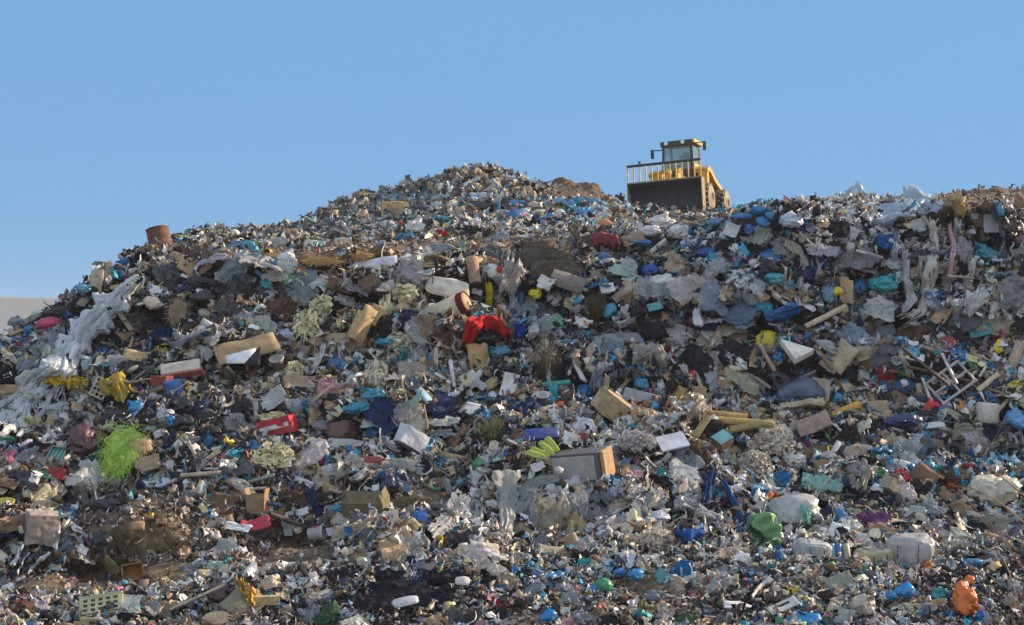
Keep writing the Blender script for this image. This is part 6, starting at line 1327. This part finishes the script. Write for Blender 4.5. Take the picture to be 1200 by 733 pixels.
KINDS = {
    # name: (how many, mesh makers, material, width px, height ratio, depth ratio, colours, look words, category, noun, frame choices)
    'plastic_bag': (235, [lambda s, lv=4: bagg(s, lv, 0.5, 0.5, 0.38, s % 3 > 0, 1.25) for _ in range(1)] , 'bag', (12, 32), (0.55, 0.95), None, prob(*[(n, c, w) for n, c, w, _k in NAMED]), ('crumpled', 'knotted', 'bulging', 'slumped', 'wrinkled', 'half empty'), 'bag', 'plastic bag', ('lean', 'slope', 'face')),
    'cardboard_sheet': (292, [lambda s: cardg(s, 1, 1, 0.14, 0.02)], 'card', (13, 44), (0.35, 0.8), 0.8, prob(('tan', TAN, 30), ('brown', (0.30, 0.20, 0.12), 24), ('dark brown', (0.16, 0.10, 0.06), 10), ('pale tan', (0.46, 0.36, 0.25), 14), ('grey brown', (0.28, 0.24, 0.20), 14)), ('bent', 'torn', 'flattened', 'folded', 'ragged'), 'cardboard', 'cardboard piece', ('lean', 'face', 'slope')),
    'paper_sheet': (280, [lambda s: paperg(s)], 'paper', (9, 25), (0.6, 1.0), 0.7, prob(('white', (0.68, 0.68, 0.70), 40), ('grey white', (0.52, 0.52, 0.54), 22), ('cream', CRM, 14), ('pale blue', (0.42, 0.50, 0.60), 10), ('red', (0.48, 0.05, 0.06), 3), ('yellowish', PY, 6)), ('curled', 'crumpled', 'creased', 'rolled'), 'paper', 'sheet of paper', ('lean', 'face', 'slope')),
    'wooden_plank': (190, [lambda s: plankg(s, 1, 1, 0.35)], 'wood', (16, 56), (0.08, 0.18), 0.14, prob(('pale', (0.46, 0.37, 0.27), 24), ('brown', (0.26, 0.17, 0.10), 20), ('grey', (0.28, 0.27, 0.26), 18), ('dark', (0.10, 0.075, 0.055), 12), ('white painted', (0.56, 0.55, 0.53), 8)), ('split', 'weathered', 'broken', 'short', 'bowed'), 'plank', 'plank', ('lean', 'face')),
    'plastic_film': (210, [lambda s: ragg(s, 1, 1, 0.34, 22, 0.8)], 'film', (18, 48), (0.4, 1.4), 0.9, prob(('whitish', (0.66, 0.65, 0.65), 36), ('grey', (0.46, 0.47, 0.50), 28), ('bluish', (0.36, 0.43, 0.52), 14), ('cream', (0.52, 0.47, 0.38), 12), ('black', BK, 8)), ('tattered', 'crumpled', 'torn', 'draped'), 'film', 'plastic film', ('lean', 'face')),
    'rag': (292, [lambda s: ragg(s, 1, 1, 0.42, 20, 0.5, 1.5)], 'cloth', (14, 50), (0.5, 1.0), 0.9, prob(('black', BK, 40), ('dark grey', DG, 18), ('grey', GR, 16), ('navy', NV, 9), ('brown', DB, 9), ('blue', (0.012, 0.13, 0.32), 9), ('white', (0.55, 0.54, 0.55), 12), ('beige', (0.42, 0.35, 0.27), 10), ('red', (0.30, 0.03, 0.04), 4), ('purple', (0.14, 0.05, 0.14), 3), ('green', (0.05, 0.12, 0.06), 4), ('pink', (0.50, 0.25, 0.30), 3)), ('crumpled', 'limp', 'bunched', 'twisted', 'dirty'), 'rag', 'cloth rag', ('lean', 'face')),
    'foam_block': (110, [lambda s: cardg(s, 1, 1, 0.05, 0.2)], 'foam', (8, 20), (0.5, 0.9), 0.9, prob(('white', (0.68, 0.67, 0.66), 40), ('yellowish', (0.62, 0.56, 0.32), 18), ('grey', LG, 16), ('pale blue', (0.42, 0.52, 0.60), 8)), ('broken', 'chipped', 'dirty'), 'foam', 'foam block', ('lean', 'face')),
    'plastic_bottle': (150, [lambda s: bottleg(s)], 'hard', (9, 17), (0.8, 1.0), 1.0, prob(('white', (0.62, 0.62, 0.63), 26), ('clear grey', (0.40, 0.43, 0.46), 24), ('blue', (0.05, 0.20, 0.42), 14), ('green', (0.06, 0.28, 0.12), 10), ('brown', (0.14, 0.07, 0.03), 6), ('yellow', (0.58, 0.45, 0.06), 5), ('red', (0.42, 0.04, 0.04), 6)), ('dented', 'squashed', 'empty'), 'bottle', 'plastic bottle', ('lean', 'slope')),
    'carpet_piece': (110, [lambda s: ragg(s, 1, 1, 0.2, 22, 0.7, 0.8)], 'cloth', (18, 56), (0.35, 0.8), 0.7, prob(('grey', GR, 16), ('dark grey', DG, 14), ('beige', (0.36, 0.30, 0.23), 16), ('brown', (0.17, 0.11, 0.075), 14), ('black', BK, 14), ('dusty blue', (0.10, 0.16, 0.24), 8), ('olive', (0.16, 0.15, 0.08), 7), ('cream', (0.48, 0.43, 0.34), 10)), ('ragged', 'matted', 'folded', 'torn'), 'carpet', 'carpet piece', ('lean', 'face')),
    'woven_sack': (80, [lambda s: bagg(s, 4, 0.56, 0.56, 0.4, False, 1.0)], 'cloth', (14, 34), (0.5, 0.85), None, prob(('white', (0.58, 0.57, 0.56), 18), ('cream', CRM, 14), ('grey', (0.36, 0.36, 0.38), 14), ('tan', TAN, 10), ('brown', BR, 8)), ('flattened', 'stuffed', 'slumped'), 'sack', 'woven sack', ('lean', 'slope')),
    'printed_wrapper': (190, [lambda s: paperg(s, 1, 0.8, 0.25)], 'print', (8, 22), (0.5, 1.0), 0.8, prob(('red', (0.45, 0.04, 0.05), 14), ('blue', (0.03, 0.15, 0.40), 14), ('white', (0.62, 0.62, 0.62), 22), ('green', (0.08, 0.30, 0.10), 8), ('yellow', (0.60, 0.44, 0.06), 8), ('silver grey', (0.45, 0.46, 0.48), 10), ('orange', (0.58, 0.20, 0.04), 5), ('light blue', (0.20, 0.42, 0.58), 8)), ('crumpled', 'creased', 'torn'), 'packaging', 'printed wrapper', ('lean', 'face')),
    'cardboard_box': (42, [lambda s: crushed(s)], 'card', (12, 28), (0.6, 0.95), 0.8, prob(('tan', TAN, 30), ('brown', (0.30, 0.20, 0.12), 24), ('pale tan', (0.46, 0.36, 0.25), 12), ('grey white', (0.52, 0.51, 0.5), 8)), ('crushed', 'squashed', 'dented'), 'box', 'cardboard box', ('lean', 'slope', 'up')),
    'branch': (110, [lambda s: branchg(s, 1, 0.016)], 'wood', (18, 52), (1.0, 1.0), 1.0, prob(('brown', (0.17, 0.11, 0.07), 20), ('pale', (0.42, 0.36, 0.28), 16), ('grey', (0.26, 0.25, 0.24), 12), ('dark', (0.06, 0.045, 0.035), 8)), ('thin', 'crooked', 'bare'), 'branch', 'branch', ('lean', 'face')),
    'plastic_board': (180, [lambda s: cardg(s, 1, 1, 0.05, 0.035)], 'hard', (10, 32), (0.35, 0.8), 0.8, prob(('white', (0.64, 0.64, 0.66), 22), ('grey', (0.34, 0.35, 0.37), 20), ('black', (0.02, 0.02, 0.025), 14), ('blue', (0.03, 0.15, 0.38), 8), ('teal', (0.05, 0.28, 0.30), 8), ('green', (0.06, 0.26, 0.12), 4), ('pale green', (0.30, 0.42, 0.34), 8), ('red', (0.42, 0.04, 0.05), 4)), ('cracked', 'flat', 'bent', 'scuffed'), 'board', 'plastic board', ('lean', 'face')),
    'pillow': (70, [lambda s: xf(pillowg(s), Matrix.Scale(0.5, 4))], 'cloth', (12, 26), (0.45, 0.75), 0.5, prob(('white', (0.60, 0.59, 0.60), 20), ('grey', LG, 14), ('cream', CRM, 12), ('brown', BR, 8), ('blue', (0.06, 0.14, 0.32), 6)), ('lumpy', 'stained', 'flattened'), 'pillow', 'pillow', ('lean', 'face')),
    'plastic_tub': (55, [lambda s: xf(bucketg(True, 0.32 + 0.1 * (s % 2), 0.5, 0.7 + 0.3 * (s % 3)), Matrix.Translation((0, 0, -0.4)) @ Matrix.Rotation(R((s * 37) % 90), 4, 'X'))], 'hard', (9, 18), (0.8, 1.0), 0.9, prob(('white', (0.64, 0.63, 0.62), 20), ('grey', GR, 10), ('black', (0.02, 0.02, 0.02), 10), ('blue', (0.03, 0.17, 0.42), 8), ('yellow', (0.6, 0.46, 0.04), 4), ('red', (0.45, 0.04, 0.04), 5), ('green', (0.05, 0.28, 0.1), 4)), ('upturned', 'open', 'tipped'), 'tub', 'plastic tub', ('lean', 'up')),
}
NV_ = {'plastic_bag': 16, 'rag': 14, 'plastic_film': 14, 'cardboard_sheet': 14}
g3 = np.random.default_rng(11)
placed = []           # (u, v, radius px)
ITEMS = []            # (object, kind, colour name, look, noun, u, v)
cells = {}
def free(u, v, r_):
    cu, cv = int(u // 24), int(v // 24)
    for a in range(cu - 2, cu + 3):
        for b in range(cv - 2, cv + 3):
            for (x, y, q) in cells.get((a, b), ()):
                if (x - u) ** 2 + ((y - v) * 1.25) ** 2 < (0.52 * (r_ + q)) ** 2:
                    return False
    return True

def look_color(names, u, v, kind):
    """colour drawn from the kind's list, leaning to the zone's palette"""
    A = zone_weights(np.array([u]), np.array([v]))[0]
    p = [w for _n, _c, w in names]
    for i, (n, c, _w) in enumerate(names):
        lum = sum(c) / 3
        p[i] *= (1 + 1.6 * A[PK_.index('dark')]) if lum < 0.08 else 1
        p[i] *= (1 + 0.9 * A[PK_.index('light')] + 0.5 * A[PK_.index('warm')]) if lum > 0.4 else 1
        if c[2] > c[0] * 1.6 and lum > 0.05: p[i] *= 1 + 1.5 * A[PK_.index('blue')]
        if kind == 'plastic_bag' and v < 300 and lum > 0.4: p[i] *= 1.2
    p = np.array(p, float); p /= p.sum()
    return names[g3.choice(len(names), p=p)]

# torn film ribbons that hang down the face in swags
RIB = [(1000, 262, 60), (1030, 300, 50), (1046, 268, 70), (1078, 300, 60), (1108, 320, 60), (1140, 300, 60), (1165, 330, 60), (1128, 350, 60), (985, 300, 60), (960, 280, 50), (940, 300, 60), (1010, 360, 50), (1055, 400, 50), (1175, 270, 40), (915, 300, 50), (870, 320, 40),
       (520, 560, 50), (560, 556, 60), (625, 574, 60), (660, 575, 60), (690, 568, 70), (720, 570, 60), (745, 580, 50), (640, 610, 40), (705, 610, 40), (770, 570, 40), (410, 350, 50), (470, 370, 60), (500, 390, 50), (540, 420, 40), (600, 345, 60), (625, 360, 40), (380, 400, 40), (655, 400, 50), (815, 560, 40), (990, 600, 40), (880, 470, 40), (800, 400, 40), (300, 470, 40), (90, 400, 40), (50, 470, 30), (130, 400, 40)]
for k, (u, v, ln) in enumerate(RIB):
    r_ = random.Random(900 + k); wv = r_.uniform(5, 13); sk = r_.uniform(-16, 16)
    cn, c = r_.choice([('whitish', (0.58, 0.56, 0.55)), ('grey', (0.40, 0.40, 0.42)), ('cream', (0.54, 0.49, 0.42)), ('bluish', (0.40, 0.45, 0.52)), ('whitish', (0.62, 0.60, 0.60))])
    o = drape('film_ribbon', [(u, v), (u + sk * 0.3 + r_.uniform(-5, 5), v + ln * 0.35), (u + sk * 0.8 + r_.uniform(-6, 6), v + ln * 0.7), (u + sk, v + ln)], [wv * 1.3, wv * 0.7, wv, wv * 0.8], 'ribbon', tuple(min(0.75, x * 1.15) for x in c), '', 'film', None, seed=950 + k, ns=30, nw=7, lift=0.3, amp=0.08, rag=0.6, freq=3, lf=0.4, lump=0.3, dome=0.3, fray=0.6)
    ITEMS.append((o, 'film_ribbon', cn, r_.choice(['twisted', 'tattered', 'hanging', 'torn']), 'film ribbon', u + sk * 0.5, v + ln * 0.5, 'film'))
COVER = [(a, b, c * 0.92 + 3, d * 0.92 + 3.5, D, 0.96) for (a, b, c, d), D in zip(EXCL[:NHERO], HD)]
mesh_cache = {}
order = []
for k, spec in KINDS.items():
    order += [k] * spec[0]
# larger things are laid first so that small ones fill the gaps between them
sizes = {k: KINDS[k][3] for k in KINDS}
todo = []
for k in order:
    a, b = sizes[k]
    todo.append((k, a + (b - a) * g3.random() ** (1.35 if k in ('cardboard_sheet', 'plastic_board', 'plastic_bag', 'rag', 'paper_sheet') else 1.8)))
todo.sort(key=lambda t: -t[1] * (0.5 if t[0] in ('branch', 'wooden_plank') else 1))
count = {k: 0 for k in KINDS}
for k, wpx in todo:
    _n, makers, mat, _wr, hr, dr, cols, looks, cat, noun, frames = KINDS[k]
    for _try in range(60):
        u, v = g3.uniform(-6, 1206), g3.uniform(196, 738)
        if dirtness(u, v) > 0.32 + 0.5 * g3.random() or blocked(u, v, 1 + wpx * (0.22 if k in ('branch', 'wooden_plank') else 0.45)):
            continue
        p, n = hit(u, v)
        if p is None or p.y > 84 or any(hit(u + a * wpx * 0.45, v - (14 + 0.4 * wpx if k in ('branch', 'plastic_film', 'rag', 'wooden_plank') else 3 + 0.3 * wpx))[0] is None for a in (-1, 0, 1)):
            continue
        if u < 330 and v < 330 and k in ('branch', 'wooden_plank') and g3.random() < 0.5:
            continue
        small = 0.78 if (v < 290 or v > 655) else 1.0
        w = wpx * small
        r_ = w * (0.3 if k in ('branch', 'wooden_plank') else 0.5)
        if free(u, v, r_):
            break
    else:
        continue
    cells.setdefault((int(u // 24), int(v // 24)), []).append((u, v, r_))
    s = p.y / F_PX
    i = count[k]; count[k] += 1
    nv = NV_.get(k, 10); vi = int(g3.integers(nv))
    if (k, vi) not in mesh_cache:
        V, Fc = makers[0](1000 + vi * 17 + len(k))
        o = link(k, V, Fc, mat, smooth=k not in ('foam_block', 'cardboard_box', 'plastic_board'))
        mesh_cache[(k, vi)] = o.data
    else:
        o = bpy.data.objects.new(k, mesh_cache[(k, vi)]); COL.objects.link(o)
    cn, c, _w = look_color(cols, u, v, k)
    f = g3.uniform(0.8, 1.15)
    o.color = (*[min(0.8, x * f * q) for x, q in zip(c, g3.uniform(0.94, 1.06, 3))], 1)
    mode = frames[int(g3.integers(len(frames)))]
    h = w * g3.uniform(*hr)
    dd = (min(w, h) * g3.uniform(0.6, 1.0)) if dr is None else w * dr * (0.6 if k in ('plastic_film', 'rag') else 1)
    if k in ('wooden_plank',): roll = g3.normal(0, 38)
    elif k == 'branch': roll = g3.uniform(-80, 80); h = w; dd = w
    elif k == 'plastic_film': roll = g3.normal(0, 25)
    elif k == 'plastic_bottle': roll = g3.uniform(0, 360); h = w; dd = w
    else: roll = g3.normal(0, 40)
    lift = {'branch': 0.3, 'wooden_plank': 0.28, 'plastic_film': 0.3, 'paper_sheet': 0.26, 'plastic_bottle': 0.25}.get(k, 0.15)
    o.matrix_world = Matrix.Translation(p + (EYE - p).normalized() * (lift * g3.uniform(0.7, 1.3) * (0.6 if v > 655 or v < 290 else 1)) * 1.25) @ frame(mode, n, roll, g3.normal(0, 18), g3.normal(0, 18)) @ Matrix.Diagonal((w * s, h * s, dd * s, 1))
    ITEMS.append((o, k, cn, looks[vi % len(looks)], noun, u, v, cat))
    COVER.append((u, v, w * (0.3 if k in ('branch', 'wooden_plank', 'plastic_bottle') else 0.42), h * 0.36, p.y, 0.7))

# labels: colour, look and the named neighbour each piece lies by, counted outward from that neighbour
GROUPN = {'plastic_bag': 'plastic bags strewn over the heap', 'cardboard_sheet': 'cardboard pieces strewn over the heap', 'paper_sheet': 'paper sheets strewn over the heap', 'wooden_plank': 'planks strewn over the heap', 'plastic_film': 'plastic films strewn over the heap', 'rag': 'rags strewn over the heap',
          'foam_block': 'foam blocks strewn over the heap', 'plastic_bottle': 'plastic bottles strewn over the heap', 'printed_wrapper': 'printed wrappers strewn over the heap', 'carpet_piece': 'carpet pieces strewn over the heap', 'woven_sack': 'woven sacks strewn over the heap', 'cardboard_box': 'crushed cardboard boxes strewn over the heap', 'film_ribbon': 'film ribbons hanging down the slope', 'branch': 'branches strewn over the heap', 'plastic_board': 'plastic boards strewn over the heap', 'pillow': 'pillows strewn over the heap', 'plastic_tub': 'plastic tubs strewn over the heap'}
ORD = ['first', 'second', 'third', 'fourth', 'fifth', 'sixth']
lu = np.array([l[0] for l in LAND]); lv_ = np.array([l[1] for l in LAND])
cls = {}
for it in ITEMS:
    cls.setdefault((it[1], it[2]), []).append(it)
def side(du, dv):
    if abs(dv) > abs(du): return 'below' if dv > 0 else 'above'
    return 'right of' if du > 0 else 'left of'
for key, its in cls.items():
    U = np.array([i[5] for i in its]); Vv = np.array([i[6] for i in its])
    best = {}
    rank_lists = {}
    for li in range(len(LAND)):
        d = np.hypot(U - lu[li], Vv - lv_[li])
        for sd in ('below', 'above', 'right of', 'left of'):
            m_ = [j for j in range(len(its)) if side(U[j] - lu[li], Vv[j] - lv_[li]) == sd]
            m_.sort(key=lambda j: d[j])
            for rk, j in enumerate(m_[:6]):
                c = (rk * 45 + d[j], rk, li, sd)
                if j not in best or c < best[j]: best[j] = c
    for j, it in enumerate(its):
        o, k, cn, lk, noun, u, v, cat = it
        _c, rk, li, sd = best[j]
        tail = f"{cn} {noun}, {ORD[rk]} such {noun.split()[-1] if noun != 'sheet of paper' else 'sheet'} {sd} {LAND[li][2]}"
        full = f"{lk} {tail}"
        if len(full.replace('-', ' ').split()) > 16: full = tail
        if len(full.split()) > 16: full = tail.replace(' such ' + tail.split(' such ')[1].split()[0], '')
        tagit(o, full, cat, GROUPN[k])

# ------------------------------------------------------------------ uncountable litter: one object for each sort of scrap
def var_crumple(seed, n=5, amp=0.5):
    r_ = random.Random(seed); o1 = rv(r_); asp = r_.uniform(0.3, 0.95); tw = r_.uniform(-1.2, 1.2); cu = r_.uniform(-1.6, 1.6)
    def fn(s, t):
        p = Vector((s, t, 0))
        z = amp * (1.3 * mn.noise(p * 2.4 + o1) + 0.8 * abs(mn.noise(p * 5 + o1 * 2))) + cu * s * s * 0.6
        y = t * asp; a = tw * s
        y, z = y * math.cos(a) - z * math.sin(a) * 0.5, y * math.sin(a) + z
        return (s * 1.15 + 0.3 * mn.noise(p * 3 + o1 * 3), y + 0.25 * mn.noise(p * 3 - o1), z)
    return gridg(n, n, fn, lambda s, t: r_.random() > 0.12 or max(abs(s), abs(t)) < 0.3)
def var_chunk(seed):
    r_ = random.Random(seed); o1 = rv(r_); V, Fc = ico(2); sc = (r_.uniform(.35, .6), r_.uniform(.3, .55), r_.uniform(.22, .4))
    return [Vector((p.x * sc[0], p.y * sc[1], p.z * sc[2])) * (1 + 0.5 * mn.noise(p * 1.4 + o1) + 0.3 * abs(mn.noise(p * 3 + o1))) for p in V], Fc
def var_strip(seed):
    r_ = random.Random(seed); o1 = rv(r_); V, Fc = [], []
    for i in range(8):
        s = i / 7 - 0.5; w = 0.07 + 0.04 * mn.noise(Vector((s * 3, 0, 0)) + o1)
        c = Vector((s * 1.6, 0.45 * mn.noise(Vector((s * 2, 1, 0)) + o1), 0.5 * mn.noise(Vector((s * 2.4, 4, 0)) + o1)))
        sd = Vector((0, math.cos(s * 3), math.sin(s * 3))) * w
        V += [c - sd, c + sd]
    return V, [(2 * i, 2 * i + 1, 2 * i + 3, 2 * i + 2) for i in range(7)]
def var_strand(seed):
    r_ = random.Random(seed); o1 = rv(r_); V, Fc = [], []; w0 = r_.uniform(0.012, 0.05); am = r_.uniform(0.1, 0.5)
    for i in range(15):
        s = i / 14 - 0.5; w = w0 * (0.6 + abs(mn.noise(Vector((s * 6, 3, 0)) + o1)) * 2)
        c = Vector((s * 1.3, am * mn.noise(Vector((s * 2.6, 1, 0)) + o1), 0.22 * abs(mn.noise(Vector((s * 3.2, 4, 0)) + o1)) + 0.03))
        a = 2.5 * mn.noise(Vector((s * 3, 8, 0)) + o1); sd = Vector((0, math.cos(a), math.sin(a))) * w
        V += [c - sd, c + sd]
    return V, [(2 * i, 2 * i + 1, 2 * i + 3, 2 * i + 2) for i in range(14)]
def var_flat(seed):
    r_ = random.Random(seed); o1 = rv(r_); a = r_.uniform(0.4, 0.9)
    return thick(gridg(2, 2, lambda s, t: (s + 0.12 * mn.noise(Vector((s, t, 0)) * 5 + o1), t * a, 0.15 * mn.noise(Vector((s, t, 2)) * 3 + o1))), 0.05)
def var_splinter(seed):
    r_ = random.Random(seed); return plankg_low(seed, 1.5, r_.uniform(.08, .16), r_.uniform(.05, .1))
def plankg_low(seed, l, w, th):
    g = boxg(0, 0, 0, l, w, th); r_ = random.Random(seed)
    return [Vector(v) + Vector((r_.uniform(-.1, .1), r_.uniform(-.02, .02), r_.uniform(-.02, .02))) for v in g[0]], g[1]

def tri_arrays(geo):
    V = np.array([tuple(v) for v in geo[0]], float); T = []
    for f in geo[1]:
        for k in range(1, len(f) - 1): T.append((f[0], f[k], f[k + 1]))
    return V, np.array(T)

def scatter(name, label, variants, u, v, P, N, size, C, g, tilt=0.6, lift=0.05, smooth=True, hang=False):
    n = len(P); which = g.integers(len(variants), size=n)
    Z = N + g.normal(0, tilt, (n, 3)); Z /= np.linalg.norm(Z, axis=1, keepdims=True)
    X = np.cross(Z, g.normal(0, 1, (n, 3)))
    if hang:
        X = np.array((0, -0.55, -0.85)) + g.normal(0, 0.38, (n, 3)); X -= Z * (X * Z).sum(1, keepdims=True)
    X /= np.linalg.norm(X, axis=1, keepdims=True); Y = np.cross(Z, X)
    O = P + N * (size * 0.25 + g.uniform(-0.02, lift, n))[:, None]
    Vs, Ts, Cs, k0 = [], [], [], 0
    for w in range(len(variants)):
        m_ = np.nonzero(which == w)[0]
        if not len(m_): continue
        V, T = variants[w]
        W_ = (O[m_][:, None, :] + size[m_][:, None, None] * (V[None, :, 0:1] * X[m_][:, None, :] + V[None, :, 1:2] * Y[m_][:, None, :] + V[None, :, 2:3] * Z[m_][:, None, :]))
        Vs.append(W_.reshape(-1, 3)); Ts.append((T[None] + (k0 + np.arange(len(m_)) * len(V))[:, None, None]).reshape(-1, 3)); Cs.append(np.repeat(C[m_], len(V), axis=0)); k0 += len(m_) * len(V)
    V = np.concatenate(Vs).astype(np.float32); T = np.concatenate(Ts).astype(np.int32); C_ = np.concatenate(Cs)
    me = bpy.data.meshes.new(name); me.vertices.add(len(V)); me.vertices.foreach_set('co', V.ravel())
    me.loops.add(T.size); me.loops.foreach_set('vertex_index', T.ravel()); me.polygons.add(len(T))
    me.polygons.foreach_set('loop_start', np.arange(0, T.size, 3, dtype=np.int32))
    me.update(calc_edges=True)
    if smooth: me.shade_smooth()
    at = me.color_attributes.new('col', 'FLOAT_COLOR', 'POINT')
    at.data.foreach_set('color', np.c_[np.clip(C_, 0, 0.66), np.ones(len(C_))].astype(np.float32).ravel())
    me.materials.append(M['scrap'])
    o = bpy.data.objects.new(name, me); COL.objects.link(o)
    o['label'] = label; o['category'] = 'litter'; o['kind'] = 'stuff'
    return o

def sample(n, g, lo=4.0):
    """points spread over what the photo shows of the heap, and thinly over the slopes that face away"""
    P, Nn, U, V_ = [], [], [], []
    while len(P) < n:
        if g.random() < 0.86:
            u, v = g.uniform(-120, 1320), g.uniform(190, 830)
            p, nn = hit(u, v)
            if p is None or p.y > 92: continue
        else:
            D = g.uniform(20, 84); x = (g.uniform(-150, 1350) - 600) / F_PX * D
            p, nn = down(x, D)
            if p.z < 0.3: continue
            u, v = uv_of(p)
        if g.random() < 0.9 * dirtness(u, v): continue
        P.append(tuple(p)); Nn.append(tuple(nn)); U.append(u); V_.append(v)
    return np.array(U), np.array(V_), np.array(P), np.array(Nn)

DENS = 1.5
for name, label, mk, nvar, n, med, sp, tilt, sm in [
        ('plastic_scraps', 'countless crumpled scraps of plastic and paper covering the heap', lambda s: var_crumple(s), 24, 30000, 7.4, 0.5, 0.65, True),
        ('paper_scraps', 'countless sharp edged shreds of torn paper and foil covering the heap', lambda s: var_crumple(s + 900, 4, 0.35), 24, 22000, 7.0, 0.5, 0.65, False),
        ('rubbish_chunks', 'countless small lumps of rubbish covering the heap', lambda s: var_chunk(s), 16, 6000, 5.2, 0.4, 0.5, False),
        ('plastic_strips', 'countless narrow strips and ribbons among the rubbish', lambda s: var_strip(s), 20, 18000, 9.5, 0.5, 0.5, True),
        ('film_strands', 'countless long stringy shreds of film trailing down the heap', lambda s: var_strand(s), 24, 6500, 24, 0.45, 0.35, True),
        ('carton_scraps', 'countless flat bits of card and hard plastic among the rubbish', lambda s: var_flat(s), 12, 24000, 6.4, 0.5, 0.6, False),
        ('wood_splinters', 'countless splinters and sticks among the rubbish', lambda s: var_splinter(s), 8, 7000, 6.5, 0.4, 0.5, False)]:
    n = int(n * DENS)
    gg = np.random.default_rng(len(name) * 13 + nvar)
    u, v, P, N = sample(n, gg)
    size = med * np.exp(gg.normal(0, sp, n)) * P[:, 1] / F_PX
    size *= np.where(v < 300, 0.98, np.where(v > 660, 0.85, 1.0))
    size = np.minimum(size, np.where(v < 295, 13, np.where(v > 650, 15, 20)) * (1 if name != 'film_strands' else 2.6) * P[:, 1] / F_PX)
    big = np.array([0.55 if dirtness(a, b) > 0.4 else 1.0 for a, b in zip(u, v)])
    keep = np.ones(n, bool)
    if name == 'film_strands':      # they gather where film was tipped
        fz = sum(np.exp(-((u - a) / c) ** 2 - ((v - b) / d) ** 2) for a, b, c, d in [(1080, 320, 130, 70), (640, 580, 150, 50), (500, 370, 120, 70), (960, 290, 70, 40), (80, 440, 80, 60), (850, 590, 80, 50)])
        keep = (gg.random(n) < 0.1 + 0.75 * fz) & (v > 300) & ((v > 420) | (u > 330))
    order_u = np.argsort(u); su = u[order_u]
    for cu, cv, ru, rv_, D, pr in COVER:
        a, b = np.searchsorted(su, (cu - ru, cu + ru)); j = order_u[a:b]
        inside = (((u[j] - cu) / ru) ** 2 + ((v[j] - cv) / rv_) ** 2 < 1) & (P[j, 1] < D + 0.15) & (P[j, 1] > D - 3) & (gg.random(len(j)) < pr)
        keep[j[inside]] = False
    u, v, P, N, size, big = u[keep], v[keep], P[keep], N[keep], size[keep], big[keep]; n = len(u)
    C = pick_colors(u, v, P, gg)
    if name == 'film_strands':
        C = C * 0.4 + 0.6 * np.array([(0.46, 0.44, 0.43), (0.30, 0.30, 0.32), (0.42, 0.37, 0.30), (0.16, 0.16, 0.18), (0.56, 0.55, 0.54)])[gg.integers(5, size=n)]
    if name == 'wood_splinters':
        C = C * 0.4 + np.array((0.24, 0.18, 0.12)) * gg.uniform(0.4, 1.5, (n, 1)) * 0.6
    scatter(name, label, [tri_arrays(mk(50 + k * 7)) for k in range(nvar)], u, v, P, N, size * big, C, gg, tilt, 0.10, sm, name in ('plastic_strips', 'film_strands'))

# ------------------------------------------------------------------ thin air: far ground fades, the heap stays clear
hz = link('haze', *boxg(0, 750, 21, 3200, 2200, 46), 'soil', smooth=False)
hz['kind'] = 'stuff'; hz['label'] = 'thin pale air over the whole landfill and the far hill'; hz['category'] = 'haze'
hm = bpy.data.materials.new('thin_air'); hm.use_nodes = True
for nd in list(hm.node_tree.nodes):
    if nd.type == 'BSDF_PRINCIPLED': hm.node_tree.nodes.remove(nd)
vp = hm.node_tree.nodes.new('ShaderNodeVolumePrincipled')
vp.inputs['Color'].default_value = (0.86, 0.9, 0.95, 1); vp.inputs['Density'].default_value = 0.0003
hm.node_tree.links.new(vp.outputs[0], hm.node_tree.nodes['Material Output'].inputs['Volume'])
hz.data.materials[0] = hm
